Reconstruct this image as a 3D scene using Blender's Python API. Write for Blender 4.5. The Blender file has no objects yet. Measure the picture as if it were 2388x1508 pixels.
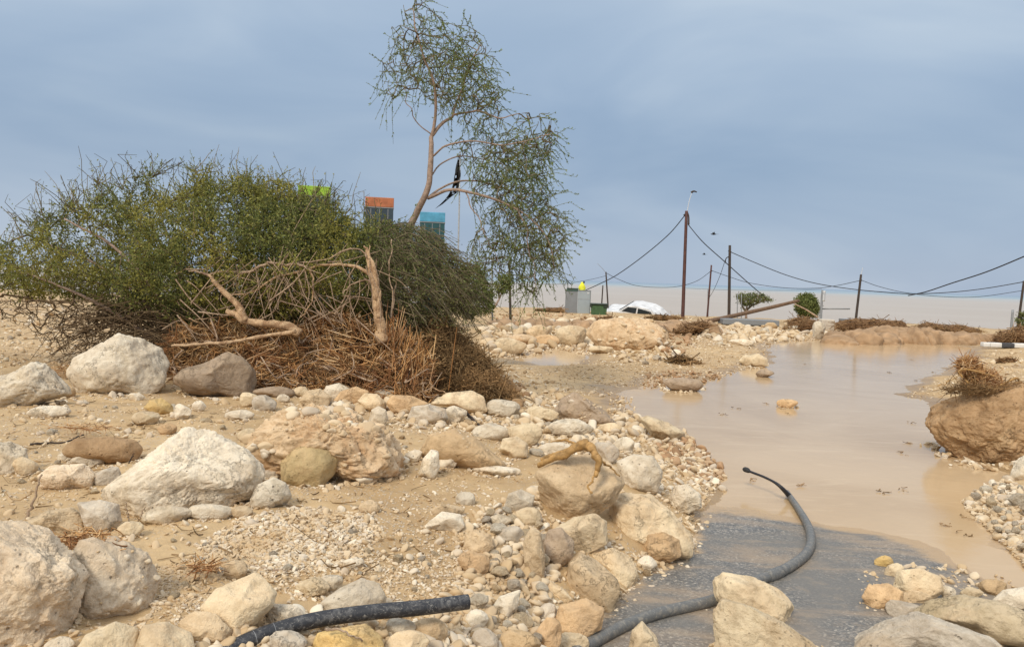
import bpy, bmesh, math, random
import numpy as np
from mathutils import Matrix, Vector

scene = bpy.context.scene
COL = scene.collection
rad = math.radians

# ------------------------------------------------------------------ camera
W0, H0 = 2388.0, 1508.0                 # photo pixels
CAM_Z = 2.0
PITCH, ROLL = rad(3.24), rad(2.03)
HFOV = rad(65.0)
FPX = (W0 / 2) / math.tan(HFOV / 2)
fw = np.array([0, math.cos(PITCH), -math.sin(PITCH)])
r0 = np.array([1.0, 0, 0])
u0 = np.cross(r0, fw)
RT = math.cos(ROLL) * r0 + math.sin(ROLL) * u0
UP = -math.sin(ROLL) * r0 + math.cos(ROLL) * u0
CAM = np.array([0, 0, CAM_Z])
cd = bpy.data.cameras.new('camera')
cam = bpy.data.objects.new('camera', cd)
COL.objects.link(cam)
cd.sensor_width = 36
cd.lens = 18 / math.tan(HFOV / 2)
cd.clip_start = 0.05
cd.clip_end = 20000
cam.matrix_world = Matrix(((RT[0], UP[0], -fw[0], CAM[0]), (RT[1], UP[1], -fw[1], CAM[1]),
                           (RT[2], UP[2], -fw[2], CAM[2]), (0, 0, 0, 1)))
scene.camera = cam

# ------------------------------------------------------------------ sun + sky
SUN_EL, SUN_AZ = 42.0, 206.0            # azimuth clockwise from +Y (north): behind left of the camera
sd_ = bpy.data.lights.new('sun', 'SUN')
sun = bpy.data.objects.new('sun', sd_)
COL.objects.link(sun)
sd_.energy = 1.5
sd_.angle = rad(14)
sd_.color = (1.0, 0.90, 0.74)
sdir = Vector((math.sin(rad(SUN_AZ)) * math.cos(rad(SUN_EL)), math.cos(rad(SUN_AZ)) * math.cos(rad(SUN_EL)), math.sin(rad(SUN_EL))))
sun.rotation_euler = (-sdir).to_track_quat('-Z', 'Y').to_euler()
world = bpy.data.worlds.new('World')
scene.world = world
world.use_nodes = True


def build_sky():
    nt = world.node_tree
    nt.nodes.clear()
    N = nt.nodes.new
    L = nt.links.new
    out = N('ShaderNodeOutputWorld')
    bg = N('ShaderNodeBackground')
    bg.inputs['Strength'].default_value = 0.1
    sky = N('ShaderNodeTexSky')
    sky.sky_type = 'NISHITA'
    sky.sun_disc = False
    sky.sun_elevation = rad(SUN_EL)
    sky.sun_rotation = rad(SUN_AZ)
    tc = N('ShaderNodeTexCoord')
    sep = N('ShaderNodeSeparateXYZ')
    L(tc.outputs['Generated'], sep.inputs[0])
    # streaky cloud layers: stretched horizontally
    mp = N('ShaderNodeMapping')
    mp.inputs['Scale'].default_value = (1.5, 1.5, 5.0)
    mp.inputs['Rotation'].default_value = (0, rad(-8), 0)
    mp.inputs['Location'].default_value = (0.35, 0.1, 0.2)
    L(tc.outputs['Generated'], mp.inputs[0])
    n1 = N('ShaderNodeTexNoise')
    n1.inputs['Scale'].default_value = 1.7
    n1.inputs['Detail'].default_value = 4.5
    n1.inputs['Roughness'].default_value = 0.48
    n1.inputs['Distortion'].default_value = 0.5
    L(mp.outputs[0], n1.inputs['Vector'])
    cr = N('ShaderNodeValToRGB')
    cr.color_ramp.interpolation = 'B_SPLINE'
    e = cr.color_ramp.elements
    e[0].position = 0.28
    e[0].color = (0.150, 0.215, 0.312, 1)
    e[1].position = 0.74
    e[1].color = (0.352, 0.403, 0.452, 1)
    m = cr.color_ramp.elements.new(0.50)
    m.color = (0.208, 0.272, 0.366, 1)
    L(n1.outputs['Fac'], cr.inputs[0])
    # colour by height: pale lilac at the horizon, slate blue above, pale then bright overhead
    er = N('ShaderNodeValToRGB')
    er.color_ramp.interpolation = 'B_SPLINE'
    ee = er.color_ramp.elements
    ee[0].position = 0.0
    ee[0].color = (0.262, 0.298, 0.360, 1)
    ee[1].position = 1.0
    ee[1].color = (1.80, 1.66, 1.45, 1)
    for p, c in ((0.05, (0.228, 0.268, 0.345)), (0.14, (0.122, 0.176, 0.248)), (0.26, (0.238, 0.303, 0.385)), (0.42, (0.36, 0.42, 0.47)), (0.62, (1.45, 1.38, 1.26))):
        k = er.color_ramp.elements.new(p)
        k.color = c + (1,)
    L(sep.outputs['Z'], er.inputs[0])
    mx = N('ShaderNodeMix')
    mx.data_type = 'RGBA'
    mx.inputs[0].default_value = 0.5
    L(er.outputs[0], mx.inputs[6])
    L(cr.outputs[0], mx.inputs[7])
    up = N('ShaderNodeVectorMath')
    up.operation = 'SCALE'
    up.inputs['Scale'].default_value = 10.0
    L(mx.outputs[2], up.inputs[0])
    m2 = N('ShaderNodeMix')
    m2.data_type = 'RGBA'
    m2.inputs[0].default_value = 0.94
    L(sky.outputs[0], m2.inputs[6])
    L(up.outputs[0], m2.inputs[7])
    L(m2.outputs[2], bg.inputs['Color'])
    L(bg.outputs[0], out.inputs[0])


build_sky()
scene.view_settings.view_transform = 'Standard'
scene.view_settings.look = 'None'
scene.view_settings.gamma = 1.0
scene.view_settings.exposure = 0.78
scene.view_settings.use_curve_mapping = False

# ------------------------------------------------------------------ numeric helpers
RNG = np.random.default_rng(7)
random.seed(7)


def hsh(ix, iy, iz, s):
    h = (ix.astype(np.uint32) * np.uint32(374761393) + iy.astype(np.uint32) * np.uint32(668265263)
         + iz.astype(np.uint32) * np.uint32(2147483647) + np.uint32((s * 974634541) & 0xffffffff))
    h = (h ^ (h >> np.uint32(13))) * np.uint32(1274126177)
    h = (h ^ (h >> np.uint32(15))) * np.uint32(2246822519)
    return ((h ^ (h >> np.uint32(16))) & np.uint32(0xffffff)).astype(np.float64) / 8388607.5 - 1.0


def vnoise(p, s=0):
    f = np.floor(p)
    i = f.astype(np.int64)
    t = p - f
    t = t * t * t * (t * (t * 6 - 15) + 10)
    r = 0
    for a in (0, 1):
        wx = t[:, 0] if a else 1 - t[:, 0]
        for b in (0, 1):
            wy = t[:, 1] if b else 1 - t[:, 1]
            for c in (0, 1):
                wz = t[:, 2] if c else 1 - t[:, 2]
                r = r + wx * wy * wz * hsh(i[:, 0] + a, i[:, 1] + b, i[:, 2] + c, s)
    return r


def fbm(p, octv=4, gain=0.5, s=0, ridge=False):
    r, a, tot = 0, 1.0, 0
    q = np.array(p, dtype=float)
    for o in range(octv):
        n = vnoise(q, s + o * 17)
        if ridge:
            n = 1 - 2 * np.abs(n)
        r = r + a * n
        tot += a
        a *= gain
        q = q * 2.03 + 11.7
    return r / tot


def fbm2(x, y, sc, octv=4, gain=0.5, s=0, ridge=False):
    return fbm(np.stack([x * sc, y * sc, np.full_like(x, 0.37 + s)], 1), octv, gain, s, ridge)


def sstep(a, b, x):
    t = np.clip((x - a) / (b - a), 0, 1)
    return t * t * (3 - 2 * t)


def poly_sd(poly, x, y):
    """signed distance to a closed polygon, negative inside"""
    P = np.asarray(poly, float)
    best = np.full(x.shape, 1e18)
    ins = np.zeros(x.shape, bool)
    n = len(P)
    for k in range(n):
        ax, ay = P[k]
        bx, by = P[(k + 1) % n]
        ex, ey = bx - ax, by - ay
        t = np.clip(((x - ax) * ex + (y - ay) * ey) / max(ex * ex + ey * ey, 1e-12), 0, 1)
        dx, dy = x - ax - t * ex, y - ay - t * ey
        best = np.minimum(best, dx * dx + dy * dy)
        if ay != by:
            c = ((ay > y) != (by > y)) & (x < ex * (y - ay) / (by - ay) + ax)
            ins ^= c
    d = np.sqrt(best)
    return np.where(ins, -d, d)


def ray(px, py):
    """direction with forward depth one, through a photo pixel"""
    px, py = np.asarray(px, float), np.asarray(py, float)
    return fw + ((px - W0 / 2) / FPX)[..., None] * RT + ((H0 / 2 - py) / FPX)[..., None] * UP


def at(px, py, d):
    return CAM + ray(px, py) * np.asarray(d, float)[..., None]


def on_plane(px, py, z=0.0):
    r = ray(px, py)
    return CAM + r * ((z - CAM_Z) / r[..., 2])[..., None]


# ------------------------------------------------------------------ terrain
def world_poly(pts, extra=()):
    a = np.array(pts, float)
    w = on_plane(a[:, 0], a[:, 1])[:, :2]
    return np.vstack([w, np.array(extra, float)]) if len(extra) else w


UPPER = [(1480, 968), (1440, 945), (1425, 918), (1460, 908), (1520, 904), (1580, 897), (1650, 886), (1700, 868), (1785, 852), (1800, 828),
         (1785, 800), (1880, 793), (2050, 794), (2200, 801), (2275, 811), (2240, 835), (2190, 868), (2085, 919), (2150, 932), (2185, 965),
         (2185, 1010), (2230, 1062), (2330, 1088), (2352, 1105), (2285, 1145), (2262, 1185), (2305, 1245), (2388, 1312)]
BASIN = world_poly([(1330, 1508), (1400, 1440), (1500, 1350), (1622, 1285), (1640, 1190), (1672, 1150), (1640, 1090), (1585, 1030), (1530, 988)] + UPPER,
                   [(3.9, 4.5), (4.6, 1.0), (5.0, -9.0), (1.4, -9.0), (1.1, 1.0), (0.62, 3.0)])
WATER = world_poly([(1600, 1130), (1585, 1030), (1530, 988)] + UPPER + [(2470, 1395), (2388, 1368), (2300, 1343), (2220, 1308), (2150, 1268), (2050, 1242), (1900, 1216), (1760, 1196), (1650, 1186)])
POOL = world_poly([(1195, 838), (1240, 822), (1300, 808), (1372, 799), (1385, 815), (1368, 838), (1335, 852), (1260, 852)])
PUDDLE = world_poly([(1490, 905), (1500, 885), (1560, 878), (1600, 884), (1580, 898)])


def shore_y(x):
    return 50 - 0.20 * np.clip(x, 0, 60) + 0.8 * np.sin(x * 0.31) + 0.5 * np.sin(x * 0.83 + 1)


def Hgt(x, y):
    x, y = np.asarray(x, float).ravel(), np.asarray(y, float).ravel()
    wob = 0.17 * fbm2(x, y, 1.3, 5, 0.6, 3) * np.clip(y / 6, 0.5, 3)
    sd = poly_sd(BASIN, x, y) + wob * np.clip((y - 2) / 6, 0.15, 1)
    sp = np.minimum(poly_sd(POOL, x, y), poly_sd(PUDDLE, x, y)) + 0.6 * wob
    o1, o2 = np.maximum(sd, 0), np.maximum(sp, 0)
    left = sstep(2.4, 0.8, x) * sstep(9.5, 6.2, y)
    right = sstep(2.2, 3.4, x) * sstep(12, 9, y)
    s = 0.10 + 0.70 * left + 0.22 * right
    cap = 0.24 + 0.26 * sstep(3.0, -1.0, x) * sstep(20, 9, y) + 0.12 * right
    cap = cap - 0.10 * sstep(20, 36, y)
    h1 = cap * (1 - np.exp(-s * o1 / cap))
    h2 = 0.30 * (1 - np.exp(-0.13 * o2 / 0.30))
    h = np.minimum(h1, h2 + 0.6 * sstep(2.0, 5.0, o2))
    out = np.minimum(o1, o2)
    far = np.clip(y / 12, 1, 3)
    rough = sstep(0.05, 0.9, out)
    h = h + rough * (0.055 * fbm2(x, y, 0.55, 4, 0.5, 21) * np.minimum(far, 2.0) + 0.028 * fbm2(x, y, 2.6, 4, 0.55, 31))
    h = h + sstep(0.0, 0.3, out) * 0.010 * fbm2(x, y, 11.0, 4, 0.6, 41)
    h = np.where(out > 0, np.maximum(h, 0.006 + 0.02 * sstep(0, 0.3, out)), h)
    ins = np.minimum(sd, sp)
    h = np.where(ins < 0, -0.06 * sstep(0, 0.35, -ins), h)
    sh = sstep(0, 9, y - shore_y(x))
    return h * (1 - sh) - 3.0 * sh


TS = np.exp(np.linspace(math.log(1.6), math.log(70), 420))


def gdepth(px, py):
    """forward depth at which the sight line of a photo pixel meets the terrain"""
    px, py = np.atleast_1d(np.asarray(px, float)), np.atleast_1d(np.asarray(py, float))
    res = np.zeros(px.shape)
    for k in range(0, len(px), 1500):
        R = ray(px[k:k + 1500], py[k:k + 1500])
        P = CAM + R[:, None, :] * TS[None, :, None]
        g = P[..., 2] - np.maximum(Hgt(P[..., 0], P[..., 1]).reshape(P.shape[:2]), np.where(P[..., 1] < 40, 0.008, -0.8))
        hit = g < 0
        idx = np.where(hit.any(1), hit.argmax(1), len(TS) - 1)
        i0 = np.maximum(idx - 1, 0)
        a = np.arange(len(idx))
        g0, g1 = g[a, i0], g[a, idx]
        t = np.clip(g0 / np.where(np.abs(g0 - g1) < 1e-9, 1, g0 - g1), 0, 1)
        res[k:k + 1500] = TS[i0] + t * (TS[idx] - TS[i0])
    return res


def gd(px, py):
    return float(gdepth(px, py)[0])


# ------------------------------------------------------------------ mesh helpers
def make_mesh(name, V, F, smooth=True):
    """V (n,3), F (m,k) array or a list of such arrays"""
    me = bpy.data.meshes.new(name)
    Fs = [np.asarray(f, np.int32) for f in (F if isinstance(F, list) else [F]) if len(f)]
    V = np.asarray(V, np.float32)
    me.vertices.add(len(V))
    me.vertices.foreach_set('co', V.ravel())
    loops = np.concatenate([f.ravel() for f in Fs])
    tot = np.concatenate([np.full(len(f), f.shape[1], np.int32) for f in Fs])
    st = np.concatenate([[0], np.cumsum(tot)[:-1]]).astype(np.int32)
    me.loops.add(len(loops))
    me.loops.foreach_set('vertex_index', loops)
    me.polygons.add(len(tot))
    me.polygons.foreach_set('loop_start', st)
    me.polygons.foreach_set('loop_total', tot)
    me.polygons.foreach_set('use_smooth', np.full(len(tot), smooth))
    me.update(calc_edges=True)
    me.validate()
    return me


def link(name, me, mat=None, parent=None, loc=None):
    o = bpy.data.objects.new(name, me)
    COL.objects.link(o)
    if mat is not None and me is not None and not me.materials:
        me.materials.append(mat)
    if loc is not None:
        o.location = [float(c) for c in loc]
    if parent is not None:
        o.parent = parent
    return o


def tag(o, label=None, cat=None, group=None, kind=None):
    if label:
        o['label'] = label
    if cat:
        o['category'] = cat
    if group:
        o['group'] = group
    if kind:
        o['kind'] = kind
    return o


def thing(name, label, cat, loc, group=None, rz=0.0):
    o = bpy.data.objects.new(name, None)
    COL.objects.link(o)
    o.location = [float(c) for c in loc]
    o.rotation_euler = (0, 0, rz)
    return tag(o, label, cat, group)


def world_part(name, V, F, mat, root, smooth=True):
    """a part whose vertices are given in world space, under an unrotated root"""
    return link(name, make_mesh(name, np.asarray(V) - np.array(root.location), F, smooth), mat, root)


def tubes(P, R, k=5):
    """P (n,m,3) polylines, R (n,m) radii -> verts, quads"""
    P, R = np.asarray(P, float), np.asarray(R, float)
    n, m = P.shape[:2]
    T = np.empty_like(P)
    T[:, 1:-1] = P[:, 2:] - P[:, :-2]
    T[:, 0] = P[:, 1] - P[:, 0]
    T[:, -1] = P[:, -1] - P[:, -2]
    z = np.linalg.norm(T, axis=2, keepdims=True)
    G = (P[:, -1] - P[:, 0])[:, None, :] + 1e-7
    T = np.where(z < 1e-9, G, T)
    T /= np.maximum(np.linalg.norm(T, axis=2, keepdims=True), 1e-9)
    g = G[:, 0] / np.maximum(np.linalg.norm(G[:, 0], axis=1, keepdims=True), 1e-9)
    ref = np.where(np.abs(g[:, 2:3]) < 0.8, np.array([[0, 0, 1.0]]), np.array([[1.0, 0.1, 0]]))
    A = np.cross(T, ref[:, None, :])
    A /= np.maximum(np.linalg.norm(A, axis=2, keepdims=True), 1e-9)
    B = np.cross(A, T)
    an = np.arange(k) * 2 * np.pi / k
    V = P[:, :, None, :] + R[:, :, None, None] * (np.cos(an)[None, None, :, None] * A[:, :, None, :] + np.sin(an)[None, None, :, None] * B[:, :, None, :])
    base = (np.arange(n)[:, None, None] * m + np.arange(m - 1)[None, :, None]) * k
    j = np.arange(k)[None, None, :]
    j2 = (j + 1) % k
    Q = np.stack([base + j, base + j2, base + k + j2, base + k + j], -1).reshape(-1, 4)
    return V.reshape(-1, 3), Q


def smooth_line(pts, n, vals=None):
    """Catmull-Rom through control points, n samples; vals are interpolated alike"""
    C = np.asarray(pts, float)
    if vals is not None:
        C = np.hstack([C, np.asarray(vals, float).reshape(len(C), -1)])
    E = np.vstack([2 * C[0] - C[1], C, 2 * C[-1] - C[-2]])
    t = np.linspace(0, len(C) - 1 - 1e-6, n)
    i = t.astype(int)
    u = (t - i)[:, None]
    a, b, c, d = E[i], E[i + 1], E[i + 2], E[i + 3]
    return 0.5 * (2 * b + (c - a) * u + (2 * a - 5 * b + 4 * c - d) * u ** 2 + (3 * b - a - 3 * c + d) * u ** 3)


def capped(P, R):
    return np.vstack([P[:1], P, P[-1:]]), np.concatenate([[0.0005], R, [0.0005]])


def rod(P, R, k=10, rough=0.0, s=0):
    P, R = np.asarray(P, float), np.asarray(R, float)
    P2, R2 = capped(P, R)
    V, Q = tubes(P2[None], R2[None], k)
    if rough:
        nn = fbm(V * 9.0, 4, 0.6, s)
        c = np.repeat(P2, k, axis=0)
        V = c + (V - c) * (1 + rough * nn)[:, None]
    return V, Q


def join(parts):
    Vs, Fs, o = [], [], 0
    for V, F in parts:
        Vs.append(V)
        for f in (F if isinstance(F, list) else [F]):
            Fs.append(np.asarray(f) + o)
        o += len(V)
    return np.vstack(Vs), Fs


def box(c, s, R=None, bev=0.0, seg=2):
    """bevelled box, centre c, size s, optional 3x3 rotation"""
    bm = bmesh.new()
    bmesh.ops.create_cube(bm, size=1.0)
    for v in bm.verts:
        v.co = Vector((v.co.x * s[0], v.co.y * s[1], v.co.z * s[2]))
    if bev:
        bmesh.ops.bevel(bm, geom=bm.edges[:], offset=bev, segments=seg, affect='EDGES', profile=0.6)
    bmesh.ops.triangulate(bm, faces=bm.faces[:])
    V = np.array([v.co[:] for v in bm.verts])
    F = np.array([[v.index for v in f.verts] for f in bm.faces])
    bm.free()
    if R is not None:
        V = V @ np.asarray(R).T
    return V + np.asarray(c), F


ICO = {}


def ico(n):
    if n not in ICO:
        bm = bmesh.new()
        bmesh.ops.create_icosphere(bm, subdivisions=n, radius=1.0)
        ICO[n] = (np.array([v.co[:] for v in bm.verts]), np.array([[v.index for v in f.verts] for f in bm.faces]))
        bm.free()
    return ICO[n]


# ------------------------------------------------------------------ materials
def newmat(name):
    m = bpy.data.materials.new(name)
    m.use_nodes = True
    nt = m.node_tree
    b = nt.nodes['Principled BSDF']
    return m, nt, b, nt.nodes.new, nt.links.new


def ramp(N, pts, interp='LINEAR'):
    r = N('ShaderNodeValToRGB')
    r.color_ramp.interpolation = interp
    e = r.color_ramp.elements
    while len(e) < len(pts):
        e.new(0.5)
    for k, (p, c) in enumerate(pts):
        e[k].position = p
        e[k].color = tuple(c) + (1,) if len(c) == 3 else c
    return r


def noise(N, L, vec, scale, detail=5, rough=0.55, dist=0.0):
    n = N('ShaderNodeTexNoise')
    n.inputs['Scale'].default_value = scale
    n.inputs['Detail'].default_value = detail
    n.inputs['Roughness'].default_value = rough
    n.inputs['Distortion'].default_value = dist
    L(vec, n.inputs['Vector'])
    return n


def mixc(N, L, fac, a, b, mode='MIX'):
    m = N('ShaderNodeMix')
    m.data_type = 'RGBA'
    m.blend_type = mode
    for sock, v in ((m.inputs[0], fac), (m.inputs[6], a), (m.inputs[7], b)):
        if isinstance(v, (int, float)):
            sock.default_value = v
        elif isinstance(v, tuple):
            sock.default_value = v + (1,) if len(v) == 3 else v
        else:
            L(v, sock)
    return m.outputs[2]


def math_(N, L, op, a, b=None, clamp=False):
    m = N('ShaderNodeMath')
    m.operation = op
    m.use_clamp = clamp
    for k, v in enumerate((a, b)):
        if v is None:
            continue
        if isinstance(v, (int, float)):
            m.inputs[k].default_value = v
        else:
            L(v, m.inputs[k])
    return m.outputs[0]


def rockmat(name, c1, c2, dirt=(0.40, 0.28, 0.17), sc=1.0, pit=0.5, dirt_amt=0.5, rough=0.88):
    m, nt, b, N, L = newmat(name)
    tc = N('ShaderNodeTexCoord')
    oi = N('ShaderNodeObjectInfo')
    off = N('ShaderNodeVectorMath')
    off.operation = 'ADD'
    L(tc.outputs['Object'], off.inputs[0])
    rv = N('ShaderNodeCombineXYZ')
    L(math_(N, L, 'MULTIPLY', oi.outputs['Random'], 37.0), rv.inputs[0])
    L(math_(N, L, 'MULTIPLY', oi.outputs['Random'], 11.0), rv.inputs[1])
    L(rv.outputs[0], off.inputs[1])
    v = off.outputs[0]
    n1 = noise(N, L, v, 3.2 * sc, 7, 0.62, 0.3)
    n2 = noise(N, L, v, 14 * sc, 6, 0.7)
    n3 = noise(N, L, v, 70 * sc, 4, 0.7)
    base = mixc(N, L, ramp_out(N, L, n1.outputs['Fac'], 0.38, 0.62), c1, c2)
    # patches of dried mud
    d = ramp_out(N, L, noise(N, L, v, 2.1 * sc, 8, 0.66, 0.8).outputs['Fac'], 0.50, 0.66)
    d = math_(N, L, 'MULTIPLY', d, dirt_amt)
    base = mixc(N, L, d, base, dirt)
    # fine grain multiplies the colour
    g = ramp(N, [(0.30, (0.66, 0.63, 0.58)), (0.52, (1, 1, 1)), (0.75, (1.12, 1.11, 1.08))])
    L(n2.outputs['Fac'], g.inputs[0])
    base2 = mixc(N, L, 0.8, base, g.outputs[0], 'MULTIPLY')
    # dark pits and specks
    vo = N('ShaderNodeTexVoronoi')
    vo.inputs['Scale'].default_value = 26 * sc
    vo.inputs['Randomness'].default_value = 1.0
    L(v, vo.inputs['Vector'])
    pm = ramp_out(N, L, vo.outputs['Distance'], 0.22, 0.08)
    sel = ramp_out(N, L, noise(N, L, v, 9 * sc, 3, 0.5).outputs['Fac'], 0.52, 0.62)
    pm = math_(N, L, 'MULTIPLY', math_(N, L, 'MULTIPLY', pm, sel), pit)
    base3 = mixc(N, L, pm, base2, (c2[0] * 0.35, c2[1] * 0.32, c2[2] * 0.3))
    # hairline cracks
    vc = N('ShaderNodeTexVoronoi')
    vc.feature = 'DISTANCE_TO_EDGE'
    vc.inputs['Scale'].default_value = 2.6 * sc
    wv = N('ShaderNodeVectorMath')
    wv.operation = 'MULTIPLY_ADD'
    L(n2.outputs['Color'], wv.inputs[0])
    wv.inputs[1].default_value = (0.35 / sc,) * 3
    L(v, wv.inputs[2])
    L(wv.outputs[0], vc.inputs['Vector'])
    ck = ramp_out(N, L, vc.outputs['Distance'], 0.014, 0.002)
    ck = math_(N, L, 'MULTIPLY', ck, ramp_out(N, L, noise(N, L, v, 1.7 * sc, 3).outputs['Fac'], 0.47, 0.60))
    base4 = mixc(N, L, math_(N, L, 'MULTIPLY', ck, 0.32), base3, (c2[0] * 0.3, c2[1] * 0.27, c2[2] * 0.24))
    # each stone a little lighter or darker
    hv = N('ShaderNodeHueSaturation')
    L(base4, hv.inputs['Color'])
    mr = N('ShaderNodeMapRange')
    mr.inputs[3].default_value = 0.84
    mr.inputs[4].default_value = 1.14
    L(oi.outputs['Random'], mr.inputs[0])
    L(mr.outputs[0], hv.inputs['Value'])
    L(hv.outputs[0], b.inputs['Base Color'])
    b.inputs['Roughness'].default_value = rough
    b.inputs['Specular IOR Level'].default_value = 0.25
    hgt = math_(N, L, 'ADD', math_(N, L, 'MULTIPLY', n2.outputs['Fac'], 0.9), math_(N, L, 'MULTIPLY', n3.outputs['Fac'], 0.30))
    hgt = math_(N, L, 'SUBTRACT', hgt, math_(N, L, 'MULTIPLY', pm, 0.6))
    hgt = math_(N, L, 'SUBTRACT', hgt, math_(N, L, 'MULTIPLY', ck, 0.35))
    bp = N('ShaderNodeBump')
    bp.inputs['Strength'].default_value = 0.75
    bp.inputs['Distance'].default_value = 0.035 / sc
    L(hgt, bp.inputs['Height'])
    L(bp.outputs[0], b.inputs['Normal'])
    return m


def ramp_out(N, L, val, a, b):
    mr = N('ShaderNodeMapRange')
    mr.interpolation_type = 'SMOOTHSTEP'
    mr.inputs[1].default_value = a
    mr.inputs[2].default_value = b
    mr.inputs[3].default_value = 0.0
    mr.inputs[4].default_value = 1.0
    if a > b:
        mr.inputs[1].default_value = b
        mr.inputs[2].default_value = a
        mr.inputs[3].default_value = 1.0
        mr.inputs[4].default_value = 0.0
    L(val, mr.inputs[0])
    return mr.outputs[0]


M = {}
M['white'] = rockmat('white_limestone', (0.75, 0.655, 0.51), (0.63, 0.525, 0.39), dirt=(0.53, 0.41, 0.255), dirt_amt=0.45, pit=0.8)
M['cream'] = rockmat('cream_limestone', (0.74, 0.60, 0.40), (0.63, 0.48, 0.305), dirt=(0.54, 0.39, 0.24), dirt_amt=0.5, pit=0.5)
M['pale'] = rockmat('pale_rough_limestone', (0.82, 0.67, 0.485), (0.68, 0.53, 0.37), dirt=(0.54, 0.395, 0.25), dirt_amt=0.55, pit=0.8)
M['tan'] = rockmat('tan_limestone', (0.66, 0.505, 0.325), (0.54, 0.395, 0.24), dirt=(0.50, 0.35, 0.205), dirt_amt=0.55)
M['earth'] = rockmat('earthy_conglomerate', (0.74, 0.56, 0.365), (0.62, 0.445, 0.27), dirt=(0.55, 0.33, 0.17), dirt_amt=0.7, pit=0.8)
M['mud'] = rockmat('mud_coated_stone', (0.58, 0.41, 0.235), (0.50, 0.35, 0.20), dirt=(0.45, 0.32, 0.18), pit=0.3)
M['yellow'] = rockmat('yellow_stone', (0.70, 0.48, 0.19), (0.62, 0.44, 0.21), dirt_amt=0.35, pit=0.3)
M['drab'] = rockmat('drab_stone', (0.50, 0.40, 0.265), (0.42, 0.33, 0.205), dirt=(0.54, 0.40, 0.25), dirt_amt=0.6)
M['olive'] = rockmat('olive_stone', (0.52, 0.385, 0.205), (0.43, 0.325, 0.17), dirt=(0.56, 0.40, 0.22), dirt_amt=0.6)
M['grey'] = rockmat('grey_stone', (0.64, 0.555, 0.44), (0.52, 0.435, 0.335), dirt=(0.52, 0.38, 0.24), dirt_amt=0.5)
M['greybrown'] = rockmat('grey_brown_stone', (0.45, 0.34, 0.24), (0.36, 0.27, 0.19), dirt=(0.50, 0.37, 0.235), dirt_amt=0.4)
M['orange'] = rockmat('orange_stone', (0.68, 0.465, 0.26), (0.56, 0.375, 0.21), dirt_amt=0.4)
M['brown'] = rockmat('brown_mud_stone', (0.46, 0.30, 0.165), (0.35, 0.22, 0.115), dirt=(0.56, 0.39, 0.22), dirt_amt=0.6, sc=0.8, pit=0.9)


def plain(name, c, rough=0.6, var=0.15, sc=12, metal=0.0, spec=0.4, bump=0.0):
    m, nt, b, N, L = newmat(name)
    tc = N('ShaderNodeTexCoord')
    n = noise(N, L, tc.outputs['Object'], sc, 5, 0.6)
    r = ramp(N, [(0.3, tuple(x * (1 - var) for x in c)), (0.7, tuple(min(1, x * (1 + var)) for x in c))])
    L(n.outputs['Fac'], r.inputs[0])
    L(r.outputs[0], b.inputs['Base Color'])
    b.inputs['Roughness'].default_value = rough
    b.inputs['Metallic'].default_value = metal
    b.inputs['Specular IOR Level'].default_value = spec
    if bump:
        bp = N('ShaderNodeBump')
        bp.inputs['Strength'].default_value = 0.6
        bp.inputs['Distance'].default_value = bump
        L(n.outputs['Fac'], bp.inputs['Height'])
        L(bp.outputs[0], b.inputs['Normal'])
    return m


def island(name, cols, rough=0.8, patch=None, psc=0.8, trans=0.0):
    """many small pieces in one mesh, each piece with its own colour; patch tints whole regions of growth"""
    m, nt, b, N, L = newmat(name)
    ge = N('ShaderNodeNewGeometry')
    k = len(cols)
    r = ramp(N, [(i / (k - 1), c) for i, c in enumerate(cols)])
    L(ge.outputs['Random Per Island'], r.inputs[0])
    c = r.outputs[0]
    if patch:
        tc = N('ShaderNodeTexCoord')
        f = ramp_out(N, L, noise(N, L, tc.outputs['Object'], psc, 3, 0.5).outputs['Fac'], 0.46, 0.62)
        c = mixc(N, L, math_(N, L, 'MULTIPLY', f, 0.7), c, patch)
    L(c, b.inputs['Base Color'])
    b.inputs['Roughness'].default_value = rough
    b.inputs['Specular IOR Level'].default_value = 0.2
    if trans:
        tr = N('ShaderNodeBsdfTranslucent')
        L(c, tr.inputs['Color'])
        ms = N('ShaderNodeMixShader')
        ms.inputs[0].default_value = trans
        L(b.outputs[0], ms.inputs[1])
        L(tr.outputs[0], ms.inputs[2])
        L(ms.outputs[0], nt.nodes['Material Output'].inputs[0])
    return m


def wood(name, light, dark):
    m, nt, b, N, L = newmat(name)
    tc = N('ShaderNodeTexCoord')
    n1 = noise(N, L, tc.outputs['Object'], 7, 6, 0.65, 0.8)
    n2 = noise(N, L, tc.outputs['Object'], 45, 5, 0.75, 1.2)
    c = mixc(N, L, ramp_out(N, L, n1.outputs['Fac'], 0.42, 0.62), light, dark)
    r = ramp(N, [(0.32, (0.45, 0.40, 0.36)), (0.5, (1, 1, 1)), (0.72, (1.2, 1.18, 1.12))])
    L(n2.outputs['Fac'], r.inputs[0])
    c = mixc(N, L, 0.9, c, r.outputs[0], 'MULTIPLY')
    L(c, b.inputs['Base Color'])
    b.inputs['Roughness'].default_value = 0.85
    bp = N('ShaderNodeBump')
    bp.inputs['Strength'].default_value = 0.9
    bp.inputs['Distance'].default_value = 0.02
    L(n2.outputs['Fac'], bp.inputs['Height'])
    L(bp.outputs[0], b.inputs['Normal'])
    return m


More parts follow.
